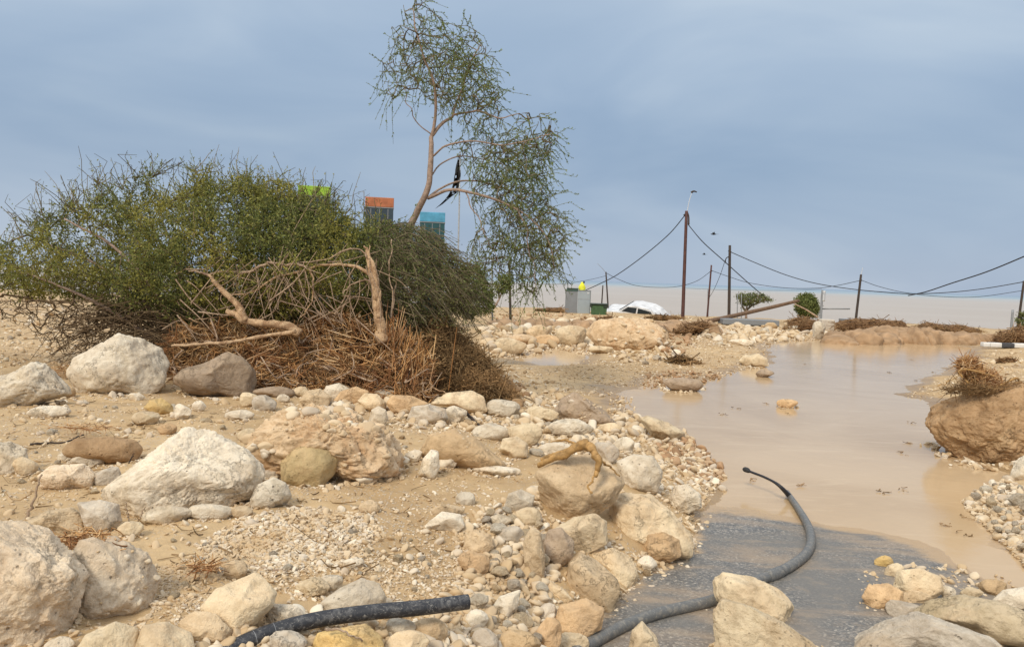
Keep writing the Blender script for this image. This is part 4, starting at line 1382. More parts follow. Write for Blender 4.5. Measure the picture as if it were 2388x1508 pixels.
# the smaller of the countable stones, thousands of them, fill the bank and the rubble band
gravel('rubble', [
    ([(560, 905), (760, 900), (1000, 930), (1300, 930), (1480, 975), (1540, 1040), (1440, 1070), (1250, 1050), (1180, 1010), (960, 1000), (700, 930)], 1102, 11, 38),
    ([(1060, 1200), (1250, 1140), (1290, 1300), (1300, 1508), (1060, 1508)], 754, 14, 44),
    ([(560, 1430), (1060, 1390), (1300, 1400), (1300, 1530), (380, 1530)], 609, 16, 50),
    ([(1280, 1210), (1450, 1240), (1620, 1200), (1640, 1280), (1480, 1340), (1420, 1440), (1290, 1440)], 246, 12, 34),
    ([(1400, 1050), (1560, 1040), (1660, 1110), (1640, 1190), (1540, 1170)], 217, 9, 30),
    ([(1480, 970), (1580, 1000), (1680, 1110), (1640, 1130), (1520, 1040)], 188, 8, 30),
    ([(1120, 770), (1240, 745), (1380, 752), (1380, 815), (1240, 825), (1150, 835)], 246, 9, 36),
    ([(1380, 800), (1560, 800), (1620, 830), (1440, 850)], 130, 7, 24),
    ([(1600, 795), (1690, 760), (1900, 765), (1960, 786), (1780, 800)], 275, 7, 30),
    ([(2245, 1170), (2330, 1120), (2420, 1110), (2420, 1340), (2300, 1230)], 246, 12, 34),
    ([(0, 930), (560, 935), (620, 1000), (420, 1010), (260, 1170), (0, 1190)], 174, 8, 24),
    ([(370, 1190), (860, 1180), (1090, 1290), (1090, 1400), (640, 1420), (400, 1440)], 246, 12, 28),
    ([(1000, 880), (1220, 860), (1460, 940), (1480, 980), (1240, 950)], 232, 7, 22),
    ([(1560, 1270), (1640, 1250), (1660, 1300), (1520, 1360)], 26, 8, 22),
    ([(2010, 1330), (2200, 1310), (2380, 1350), (2380, 1380), (2150, 1400), (2020, 1430)], 87, 9, 28),
    ([(0, 690), (200, 720), (230, 830), (160, 860), (0, 850)], 217, 6, 20),
    ([(2200, 890), (2300, 825), (2388, 820), (2388, 880), (2250, 915)], 72, 6, 18),
    ([(0, 1180), (300, 1240), (480, 1290), (380, 1440), (480, 1500), (0, 1530)], 190, 9, 30),
    ([(1130, 760), (1380, 745), (1390, 790), (1250, 800), (1130, 815)], 120, 14, 44),
    ([(1460, 960), (1580, 985), (1690, 1110), (1690, 1150), (1600, 1130), (1500, 1030)], 190, 7, 26),
    ([(1780, 775), (1960, 760), (2200, 775), (2300, 800), (2050, 795), (1900, 795)], 130, 5, 20),
], M['gravel'], 41, 3, 0.25)

gravel('mud_clods', [
    ([(1520, 1000), (1600, 1010), (1690, 1095), (1685, 1140), (1610, 1125), (1540, 1060)], 260, 7, 30),
    ([(1500, 870), (1640, 860), (1690, 880), (1600, 905), (1500, 905)], 160, 5, 18),
    ([(1540, 770), (1620, 760), (1650, 775), (1600, 820), (1550, 830)], 120, 6, 22),
    ([(1130, 735), (1300, 730), (1420, 742), (1400, 760), (1150, 760)], 160, 5, 18),
    ([(1940, 760), (2120, 765), (2310, 785), (2310, 800), (2100, 798), (1940, 790)], 420, 5, 20),
    ([(1180, 880), (1220, 900), (1240, 940), (1190, 935)], 60, 8, 26),
], M['clod'], 43, 3, 0.3)

# ------------------------------------------------------------------ plants
def crown_points(poly, n, d0, thick, rng, scale=90.0, power=0.5, tilt=0.0):
    """points in the volume whose outline from the front is poly: thick in the middle, thin at the rim"""
    q = in_poly(poly, n, rng)
    e = -poly_sd(poly, q[:, 0], q[:, 1])
    th = thick * np.clip(e / scale, 0.03, 1) ** power
    d = d0 + th * rng.uniform(-1, 1, n) + tilt * (q[:, 1] - np.mean([p[1] for p in poly]))
    return at(q[:, 0], q[:, 1], d)


def skeleton(lines, step=0.12):
    """lines: list of (points (n,3), parent_line_index or None) -> nodes, parents"""
    N, Pn = [], []
    for pts, par in lines:
        L_ = np.linalg.norm(np.diff(pts, axis=0), axis=1).sum()
        S = smooth_line(pts, max(3, int(L_ / step)))
        prev = -1
        if par is not None and N:
            A = np.array(N)
            prev = int(((A - S[0]) ** 2).sum(1).argmin())
        for p in S:
            N.append(p)
            Pn.append(prev)
            prev = len(N) - 1
    return N, Pn


def grow(nodes, par, targets, seg=0.16, pen=0.18, jit=0.10, rng=RNG, droop=0.0):
    """join every target to the nearest wood, nearest targets first; long joins get in-between nodes"""
    n0 = len(nodes)
    cap = n0 + len(targets) * 12 + 10
    A = np.zeros((cap, 3))
    A[:n0] = nodes
    plen = np.zeros(cap)
    P = np.full(cap, -1)
    P[:n0] = par
    n = n0
    dmin = np.full(len(targets), 1e9)
    for k in range(0, n0, 200):
        dmin = np.minimum(dmin, np.sqrt(((targets[:, None] - A[None, k:min(k + 200, n0)]) ** 2).sum(2)).min(1))
    for ti in np.argsort(dmin):
        t = targets[ti]
        d = np.sqrt(((A[:n] - t) ** 2).sum(1))
        b = int((d + pen * plen[:n]).argmin())
        L_ = d[b]
        if L_ < 0.02:
            continue
        m = max(1, min(12, int(round(L_ / seg))))
        prev = b
        side = rng.normal(size=3) * jit * L_
        for k in range(1, m + 1):
            f = k / m
            p = A[b] * (1 - f) + t * f + side * math.sin(math.pi * f) + rng.normal(size=3) * 0.012
            p[2] += -droop * L_ * f * f
            A[n] = p
            P[n] = prev
            plen[n] = plen[prev] + L_ / m
            prev = n
            n += 1
    return A[:n], P[:n], n0


def net(A, P, rmin, rmax, rexp=0.42):
    """thickness from how many tips each piece carries"""
    n = len(A)
    cnt = np.zeros(n)
    kids = np.zeros(n)
    for i in range(n):
        if P[i] >= 0:
            kids[P[i]] += 1
    # depth order
    dep = np.zeros(n, int)
    for i in range(n):
        if P[i] >= 0:
            dep[i] = dep[P[i]] + 1
    for i in np.argsort(-dep, kind='stable'):
        if kids[i] == 0:
            cnt[i] += 1
        if P[i] >= 0:
            cnt[P[i]] += cnt[i]
    R = np.clip(rmin * cnt ** rexp, rmin, rmax)
    return R, cnt


def edge_tubes(A, P, R, sel, k=4):
    i = np.where(sel & (P >= 0))[0]
    j = P[i]
    g = np.where(P[j] >= 0, P[j], j)
    T1 = A[i] - A[j]
    T0 = np.where((P[j] >= 0)[:, None], A[j] - A[g], T1)
    mid = (A[i] + A[j]) / 2 + (T0 - T1) * 0.10
    return tubes(np.stack([A[j] - 0.15 * T1 * 0, mid, A[i] + 0.06 * T1], 1), np.stack([np.minimum(R[j], R[i] * 1.35), R[i] * 1.08, R[i]], 1), k)


def leaves(base, dirs, rng, lmin, lmax, wr=0.4, spread=1.0):
    """thin leaf blades, two triangles folded along the midrib"""
    n = len(base)
    d = dirs / np.maximum(np.linalg.norm(dirs, axis=1, keepdims=True), 1e-6) + spread * rng.normal(size=(n, 3))
    d /= np.linalg.norm(d, axis=1, keepdims=True)
    s = np.cross(d, rng.normal(size=(n, 3)))
    s /= np.maximum(np.linalg.norm(s, axis=1, keepdims=True), 1e-6)
    L_ = rng.uniform(lmin, lmax, n)[:, None]
    w = L_ * wr * 0.5
    up = np.cross(d, s)
    a, tip = base, base + d * L_
    m = base + d * L_ * 0.5
    V = np.stack([a, m + s * w + up * w * 0.4, tip, m - s * w + up * w * 0.4], 1).reshape(-1, 3)
    o = np.arange(n)[:, None] * 4
    return V, np.hstack([o, o + 1, o + 2, o + 3])


def foliage(A, P, cnt, rng, per, lmin, lmax, tips=3, wr=0.4, spread=0.9, mask=None, clump=0.03):
    i = np.where((P >= 0) & (cnt <= tips) & (np.arange(len(A)) >= 0))[0]
    if mask is not None:
        i = i[mask[i]]
    i = np.repeat(i, per)
    f = rng.random(len(i))[:, None]
    B = A[P[i]] * (1 - f) + A[i] * f + rng.normal(size=(len(i), 3)) * clump
    return leaves(B, A[i] - A[P[i]], rng, lmin, lmax, wr, spread)


def strands(C, rng, lmin, lmax, r, bias=(1, 0.6, 0.5), bend=0.25, k=3, m=4):
    n = len(C)
    d = rng.normal(size=(n, 3)) * np.array(bias)
    d /= np.linalg.norm(d, axis=1, keepdims=True)
    L_ = (lmin * (lmax / lmin) ** rng.random(n))[:, None]
    b = rng.normal(size=(n, 3)) * bend * L_
    t = np.linspace(-0.5, 0.5, m)
    P = C[:, None] + d[:, None] * L_[:, None] * t[None, :, None] + b[:, None] * (t ** 2 * 2)[None, :, None]
    R = (r * rng.uniform(0.5, 1.6, n))[:, None] * np.linspace(1.1, 0.5, m)[None]
    return tubes(P, R, k)


def smooth_wob(n, amp, rng):
    o = rng.uniform(0, 99)
    t = np.linspace(0, n / 5.0, n)
    w = np.stack([vnoise(np.stack([t + o, 0 * t + 7.3 * q, 0 * t], 1), q) for q in range(3)], 1)
    return amp * w * np.minimum(1, np.minimum(np.arange(n), np.arange(n)[::-1])[:, None] / 3.0)


def sprays(A, P, cnt, mask, rng, per, lmin, lmax, bias, spread, r, nleaf, ll, wr, tips=2, lspread=0.5):
    """fine shoots leaving the outer wood, each set with small leaves along its length"""
    i = np.where((P >= 0) & (cnt <= tips) & mask)[0]
    i = np.repeat(i, per)
    n = len(i)
    f = rng.random(n)[:, None]
    C = A[P[i]] * (1 - f) + A[i] * f
    d = 0.55 * (A[i] - A[P[i]]) / np.maximum(np.linalg.norm(A[i] - A[P[i]], axis=1, keepdims=True), 1e-6) + np.array(bias) + spread * rng.normal(size=(n, 3))
    d /= np.linalg.norm(d, axis=1, keepdims=True)
    L_ = rng.uniform(lmin, lmax, n)[:, None]
    sag = np.array([0, 0, -0.22]) if bias[2] < 0 else np.array([0, 0, 0.10])
    p1 = C + d * L_ * 0.5 + rng.normal(size=(n, 3)) * 0.10 * L_
    p2 = C + d * L_ + sag * L_
    st = np.stack([C, p1, p2], 1)
    V, Q = tubes(st, np.tile(np.array([r, r * 0.8, r * 0.5]), (n, 1)), 3)
    g = rng.uniform(0.08, 1.0, (n, nleaf))
    B = np.where(g[..., None] < 0.5, C[:, None] + (p1 - C)[:, None] * (g * 2)[..., None], p1[:, None] + (p2 - p1)[:, None] * (g * 2 - 1)[..., None]).reshape(-1, 3)
    V2, Q2 = leaves(B, np.repeat(d, nleaf, axis=0), rng, ll[0], ll[1], wr, lspread)
    return (V, Q), (V2, Q2)


def px_line(pts, d):
    a = np.array(pts, float)
    dd = np.broadcast_to(np.asarray(d, float), (len(a),))
    return at(a[:, 0], a[:, 1], dd)


def build_tree():
    rng = np.random.default_rng(21)
    D0 = 12.8
    root_p = px_line([(920, 600)], D0)[0]
    lines = [
        ('trunk', [(905, 640), (940, 562), (966, 505), (996, 455), (1002, 400), (1002, 340), (1006, 318)], [D0 + .3, D0 + .2, D0 + .1, D0, D0, D0, D0], 0.078, 0.042),
        ('limb', [(1006, 318), (1020, 270), (1017, 200), (992, 140), (976, 80), (963, 20)], [D0, D0, D0 - .1, D0 - .2, D0 - .3, D0 - .3], 0.034, 0.010),
        ('limb', [(1006, 318), (1036, 285), (1058, 268), (1080, 215), (1098, 150), (1120, 105)], [D0, D0 + .1, D0 + .2, D0 + .4, D0 + .5, D0 + .5], 0.036, 0.010),
        ('limb', [(1058, 268), (1110, 258), (1160, 275), (1210, 265)], [D0 + .2, D0, D0 - .2, D0 - .3], 0.022, 0.008),
        ('limb', [(1006, 366), (1050, 341), (1110, 331), (1180, 340), (1240, 322), (1290, 312)], [D0, D0 - .2, D0 - .3, D0 - .4, D0 - .5, D0 - .5], 0.020, 0.007),
        ('limb', [(1004, 412), (1035, 378), (1075, 366), (1130, 372), (1200, 390)], [D0, D0 + .2, D0 + .4, D0 + .5, D0 + .6], 0.017, 0.007),
        ('limb', [(1002, 458), (1040, 428), (1090, 419), (1150, 432), (1215, 470), (1262, 520)], [D0, D0 + .2, D0 + .3, D0 + .4, D0 + .5, D0 + .6], 0.022, 0.008),
        ('limb', [(998, 462), (1040, 447), (1085, 446), (1150, 462), (1205, 486), (1250, 520), (1282, 572), (1292, 622)], [D0, D0 - .2, D0 - .3, D0 - .4, D0 - .4, D0 - .4, D0 - .4, D0 - .4], 0.034, 0.009),
        ('limb', [(1205, 486), (1232, 550), (1240, 610), (1252, 680)], [D0 - .4, D0 - .5, D0 - .5, D0 - .5], 0.014, 0.005),
        ('limb', [(1085, 446), (1110, 500), (1140, 560), (1165, 620)], [D0 - .3, D0 - .4, D0 - .4, D0 - .4], 0.013, 0.005),
        ('limb', [(1004, 312), (972, 285), (954, 250), (944, 205)], [D0, D0 - .1, D0 - .2, D0 - .3], 0.012, 0.006),
    ]
    t = thing('leaning_tree', 'slender leaning tree with thin feathery green crown above the uprooted bush', 'tree', root_p)
    sk = []
    for k, (nm, pts, dd, ra, rb) in enumerate(lines):
        L3 = px_line(pts, dd)
        S = smooth_line(L3, 30)
        S[1:-1] += smooth_wob(28, 0.035, rng)
        V, Q = rod(S, np.linspace(ra, rb, 30) * 0.82, 9, 0.10, k)
        world_part(nm, V, Q, M['bark'], t)
        sk.append((L3, None if k == 0 else 0))
    nodes, par = skeleton(sk)
    UPC = [(928, 40), (940, 8), (985, -20), (1020, 20), (1050, 50), (1090, 58), (1125, 85), (1165, 130), (1150, 190), (1185, 225), (1180, 280), (1110, 300), (1060, 262), (1020, 240), (965, 215), (905, 240), (888, 180), (880, 135), (920, 100), (905, 65)]
    UPL = [(930, 90), (1010, 90), (1090, 110), (1140, 170), (1150, 250), (1090, 262), (1020, 230), (960, 180)]
    RTC = [(1060, 330), (1110, 300), (1185, 275), (1240, 255), (1285, 265), (1305, 330), (1265, 370), (1285, 420), (1318, 490), (1328, 545), (1305, 610), (1260, 620), (1190, 580), (1130, 520), (1090, 470), (1100, 400), (1070, 370)]
    RTL = [(1150, 330), (1290, 300), (1290, 350), (1240, 400), (1300, 500), (1320, 560), (1260, 600), (1180, 520), (1130, 430)]
    DRP = [(1110, 520), (1200, 560), (1325, 560), (1312, 620), (1262, 660), (1255, 705), (1240, 690), (1215, 690), (1190, 650), (1140, 640), (1090, 600)]
    G = np.vstack([crown_points(UPC, 460, D0, 1.0, rng), crown_points(UPL, 340, D0 + .1, 0.8, rng), crown_points(RTC, 640, D0, 1.1, rng), crown_points(RTL, 540, D0, 0.9, rng), crown_points(DRP, 380, D0 - .3, 0.6, rng)])
    A, P, n0 = grow(nodes, par, G, 0.13, 0.10, 0.13, rng, 0.04)
    R, cnt = net(A, P, 0.0040, 0.017)
    new = np.arange(len(A)) >= n0
    T1 = edge_tubes(A, P, R, new)
    mask = new & (rng.random(len(A)) < 0.80)
    S1, LF = sprays(A, P, cnt, mask, rng, 1, 0.14, 0.58, (0.16, 0, -0.36), 0.42, 0.0042, 22, (0.020, 0.050), 0.36, 2, 0.40)
    world_part('twigs', T1[0], T1[1], M['twig'], t)
    world_part('shoots', S1[0], S1[1], M['shoot'], t)
    V, Q = foliage(A, P, np.where(new, cnt, 99), rng, 2, 0.022, 0.05, 2, 0.4, 0.6, clump=0.006)
    V, Q = join([(V, Q), LF])
    world_part('leaves', V, Q, M['leaf_tree'], t)


def build_bush():
    rng = np.random.default_rng(5)
    D0 = 12.7
    gx = gd(520, 860)
    t = thing('uprooted_bush', 'great sprawling olive green bush swept over behind the boulders on the left', 'bush', px_line([(520, 800)], D0)[0])
    bases = [(330, 815), (430, 800), (520, 800), (600, 790), (690, 790), (780, 780)]
    sk = []
    stems = [[(430, 820), (400, 740), (330, 640), (240, 560), (150, 510)], [(450, 820), (430, 700), (400, 580), (370, 470)], [(520, 820), (520, 690), (500, 560), (480, 440)],
             [(600, 820), (610, 690), (620, 560), (640, 460)], [(680, 820), (700, 690), (730, 580), (770, 490)], [(760, 810), (800, 700), (840, 590), (890, 520)], [(400, 830), (320, 760), (200, 690), (70, 640)],
             [(420, 825), (340, 700), (230, 620), (90, 560)]]
    ds = [-.5, .5, -.2, .6, -.3, .4, -.6, .2]
    parts = []
    for k, (s, e) in enumerate(zip(stems, ds)):
        L3 = px_line(s, np.linspace(D0 - .3, D0 + e, len(s)))
        S = smooth_line(L3, 24)
        S[1:-1] += smooth_wob(22, 0.05, rng)
        V, Q = rod(S, np.linspace(0.045, 0.012, 24), 7, 0.1, k)
        parts.append((V, Q))
        world_part('stem', V, Q, M['bark'], t)
        sk.append((L3, None if k == 0 else 0))
    nodes, par = skeleton(sk)
    TOP = [(-60, 620), (-10, 565), (50, 550), (90, 500), (130, 515), (170, 470), (215, 470), (240, 395), (275, 415), (300, 440), (345, 390), (375, 450), (420, 445), (455, 385), (485, 385), (520, 440), (560, 400), (605, 445), (650, 415), (690, 445), (765, 460), (790, 490), (840, 500), (920, 515), (940, 545), (970, 620), (930, 700), (860, 770), (700, 790), (560, 790), (420, 790), (330, 760), (200, 700), (60, 690), (-60, 670)]
    CORE = [(200, 500), (260, 430), (400, 460), (500, 420), (650, 450), (780, 510), (880, 570), (890, 720), (700, 770), (520, 770), (400, 740), (230, 650), (130, 560)]
    SPIKE = [(-20, 545), (60, 470), (130, 440), (235, 405), (300, 395), (420, 385), (500, 378), (620, 415), (760, 440), (860, 470), (900, 520), (700, 490), (500, 440), (300, 450), (150, 510), (20, 585)]
    G = np.vstack([crown_points(TOP, 5200, D0, 1.4, rng, 110), crown_points(CORE, 4300, D0 - .2, 1.5, rng, 110)])
    # growth comes in clumps with gaps between them
    G = G[fbm(G * 1.25 + 3.1, 3, 0.55, 14) + 0.10 * rng.normal(size=len(G)) > -0.20]
    A, P, n0 = grow(nodes, par, G, 0.16, 0.10, 0.12, rng)
    R, cnt = net(A, P, 0.0038, 0.018)
    new = np.arange(len(A)) >= n0
    V, Q = edge_tubes(A, P, R, new, 3)
    # bare shoots sticking out of the crown
    S = crown_points(SPIKE, 210, D0, 0.9, rng, 60)
    b = np.array([A[int(((A - s) ** 2).sum(1).argmin())] for s in S])
    up = S - b + np.array([0, 0, 0.10]) + rng.normal(size=b.shape) * 0.07
    sh = np.stack([b, b + up * 0.6 + rng.normal(size=b.shape) * 0.02, b + up * 1.1, b + up * 1.1 + rng.normal(size=b.shape) * 0.10 + np.array([0, 0, 0.07])], 1)
    V2, Q2 = tubes(sh, np.tile(np.array([0.007, 0.006, 0.005, 0.003]), (len(sh), 1)), 3)
    Vj, Fj = join([(V, Q), (V2, Q2)])
    world_part('twigs', Vj, Fj, M['twig'], t)
    hz = A[:, 2]
    hlim = 0.12 * sstep(-3.9, -5.2, A[:, 0])
    low = sstep(0.40 + hlim, 0.95 + hlim, hz + 0.25 * fbm(A * 1.1, 3, 0.5, 4))
    mask = rng.random(len(A)) < 0.25 + 0.75 * low
    V, Q = foliage(A, P, np.where(new, cnt, 99), rng, 13, 0.026, 0.066, 5, 0.45, 0.9, mask, 0.05)
    LV = [sh[:, 1] + (sh[:, 3] - sh[:, 1]) * f + rng.normal(size=b.shape) * 0.012 for f in np.linspace(-0.4, 0.8, 7)]
    V3, Q3 = leaves(np.vstack(LV), np.tile(up, (7, 1)), rng, 0.02, 0.045, 0.45, 0.8)
    S1, LF = sprays(A, P, cnt, mask & new, rng, 1, 0.12, 0.46, (-0.15, 0, 0.34), 0.5, 0.0040, 17, (0.020, 0.050), 0.40, 3, 0.55)
    world_part('shoots', S1[0], S1[1], M['shoot'], t)
    Vj, Fj = join([(V, Q), (V3, Q3), LF])
    world_part('leaves', Vj, Fj, M['leaf'], t)
    # bare brown lower branches fanning out to the left
    LOW = [(-60, 690), (100, 690), (300, 715), (520, 720), (860, 690), (900, 745), (760, 780), (420, 800), (330, 830), (180, 850), (120, 830), (60, 760), (-40, 740)]
    G2 = crown_points(LOW, 2000, D0 - .25, 1.1, rng, 80)
    A2, P2, m0 = grow(nodes, par, G2, 0.22, 0.05, 0.07, rng)
    R2, c2 = net(A2, P2, 0.0040, 0.016)
    V, Q = edge_tubes(A2, P2, R2, np.arange(len(A2)) >= m0, 3)
    # straight dry shoots fanning out of the base, down and to the left
    F0 = px_line([(430, 790), (360, 770), (300, 740), (520, 780), (640, 770)], D0 - .3)
    C = F0[rng.integers(0, 5, 900)] + rng.normal(size=(900, 3)) * np.array([0.35, 0.4, 0.18])
    dr = np.array([-1.0, -0.15, -0.25]) + rng.normal(size=C.shape) * np.array([0.7, 0.4, 0.55])
    dr /= np.linalg.norm(dr, axis=1, keepdims=True)
    Ls = rng.uniform(0.3, 1.3, len(C))[:, None]
    st = np.stack([C, C + dr * Ls * 0.5 + np.array([0, 0, 0.07]), C + dr * Ls + np.array([0, 0, -0.05])], 1)
    st[..., 2] = np.maximum(st[..., 2], 0.35)
    V2, Q2 = tubes(st, np.tile(np.array([0.007, 0.0055, 0.0035]), (len(C), 1)), 3)
    V, Q = join([(V, Q), (V2, Q2)])
    world_part('dead_twigs', V, Q, M['deadtwig'], t)

    # ---------- right-hand feathery bush
    rng = np.random.default_rng(8)
    D1 = 12.4
    t2 = thing('feathery_bush', 'dense feathery green bush with trailing strands right of the splintered trunk', 'bush', px_line([(930, 800)], D1)[0])
    RB = [(840, 570), (885, 525), (930, 518), (985, 528), (1040, 575), (1085, 620), (1095, 680), (1070, 730), (1010, 760), (930, 770), (880, 730), (850, 650)]
    sk = []
    for k, s in enumerate([[(900, 830), (900, 720), (910, 620), (930, 540)], [(910, 830), (940, 730), (980, 640), (1020, 590)], [(915, 835), (970, 770), (1030, 720), (1075, 680)]]):
        L3 = px_line(s, np.linspace(D1, D1 + (.4, -.2, -.4)[k], 4))
        V, Q = rod(smooth_line(L3, 20), np.linspace(0.035, 0.01, 20), 7, 0.1, k)
        world_part('stem', V, Q, M['bark'], t2)
        sk.append((L3, None if k == 0 else 0))
    nodes, par = skeleton(sk)
    G = crown_points(RB, 1300, D1, 1.0, rng, 80)
    A, P, n0 = grow(nodes, par, G, 0.15, 0.08, 0.10, rng, 0.12)
    R, cnt = net(A, P, 0.0038, 0.016)
    new = np.arange(len(A)) >= n0
    V, Q = edge_tubes(A, P, R, new, 3)
    # long trailing strands
    C = crown_points(RB, 1500, D1 - 0.15, 1.0, rng, 80)
    d = np.array([0.75, -0.2, -0.45]) + 0.35 * rng.normal(size=C.shape)
    L_ = rng.uniform(0.2, 0.55, len(C))[:, None]
    st = np.stack([C, C + d * L_ * 0.5 + np.array([0, 0, 0.05]), C + d * L_ + np.array([0, 0, -0.08]) * L_], 1)
    V2, Q2 = tubes(st, np.tile(np.array([0.005, 0.0045, 0.003]), (len(C), 1)), 3)
    Vj, Fj = join([(V, Q), (V2, Q2)])
    world_part('twigs', Vj, Fj, M['twig'], t2)
    B = np.vstack([st[:, 0] * (1 - f) + st[:, 2] * f for f in np.linspace(0.1, 1, 9)])
    V3, Q3 = leaves(B + rng.normal(size=B.shape) * 0.015, np.tile(d, (9, 1)), rng, 0.025, 0.06, 0.28, 0.45)
    V, Q = foliage(A, P, np.where(new, cnt, 99), rng, 8, 0.025, 0.06, 3, 0.35, 0.7)
    Vj, Fj = join([(V, Q), (V3, Q3)])
    world_part('leaves', Vj, Fj, M['leaf_dark'], t2)

    # ---------- dead brushwood low on the right
    rng = np.random.default_rng(9)
    D2 = 11.75
    t3 = thing('brushwood', 'low dark brown heap of dead brushwood sloping down to the rubble', 'brushwood', px_line([(1080, 900)], D2)[0])
    BR = [(960, 780), (1000, 745), (1040, 740), (1090, 790), (1130, 830), (1165, 870), (1215, 922), (1160, 940), (1080, 940), (1010, 936), (985, 850)]
    C = crown_points(BR, 5200, D2, 0.5, rng, 60, tilt=-0.0035)
    C = C + np.array([0, 0.22, 0.10]) * fbm(C * 3.0, 3, 0.5, 6)[:, None]
    V, Q = strands(C, rng, 0.06, 0.42, 0.0045, (1, 0.8, 0.8), 0.45)
    world_part('sticks', V, Q, M['brush'], t3)
    B = C[rng.integers(0, len(C), 9000)] + rng.normal(size=(9000, 3)) * 0.06
    V, Q = leaves(B, rng.normal(size=B.shape), rng, 0.015, 0.05, 0.45)
    world_part('dead_leaves', V, Q, M['brush'], t3)
    P = np.array(BR)
    Dm, F = ico(5)
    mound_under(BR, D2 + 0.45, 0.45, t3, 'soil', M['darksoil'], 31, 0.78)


def mound_under(poly, d, depth, root, name, mat, seed, shrink=0.86):
    P = np.array(poly, float)
    c = (P.max(0) + P.min(0)) / 2
    D, F = ico(6)
    th = np.arctan2(D[:, 2], D[:, 0])
    rho = np.hypot(D[:, 0], D[:, 2])
    R = poly_radius([(p[0] - c[0], -(p[1] - c[1])) for p in P], 0, th) * shrink * (1 + 0.10 * fbm(D * 4, 4, 0.6, seed))
    q = np.stack([c[0] + R * rho * np.cos(th), c[1] - R * rho * np.sin(th)], 1)
    # the face leans back with height
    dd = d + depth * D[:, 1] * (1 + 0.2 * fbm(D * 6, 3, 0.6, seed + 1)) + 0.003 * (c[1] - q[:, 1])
    world_part(name, at(q[:, 0], q[:, 1], dd), F, mat, root)


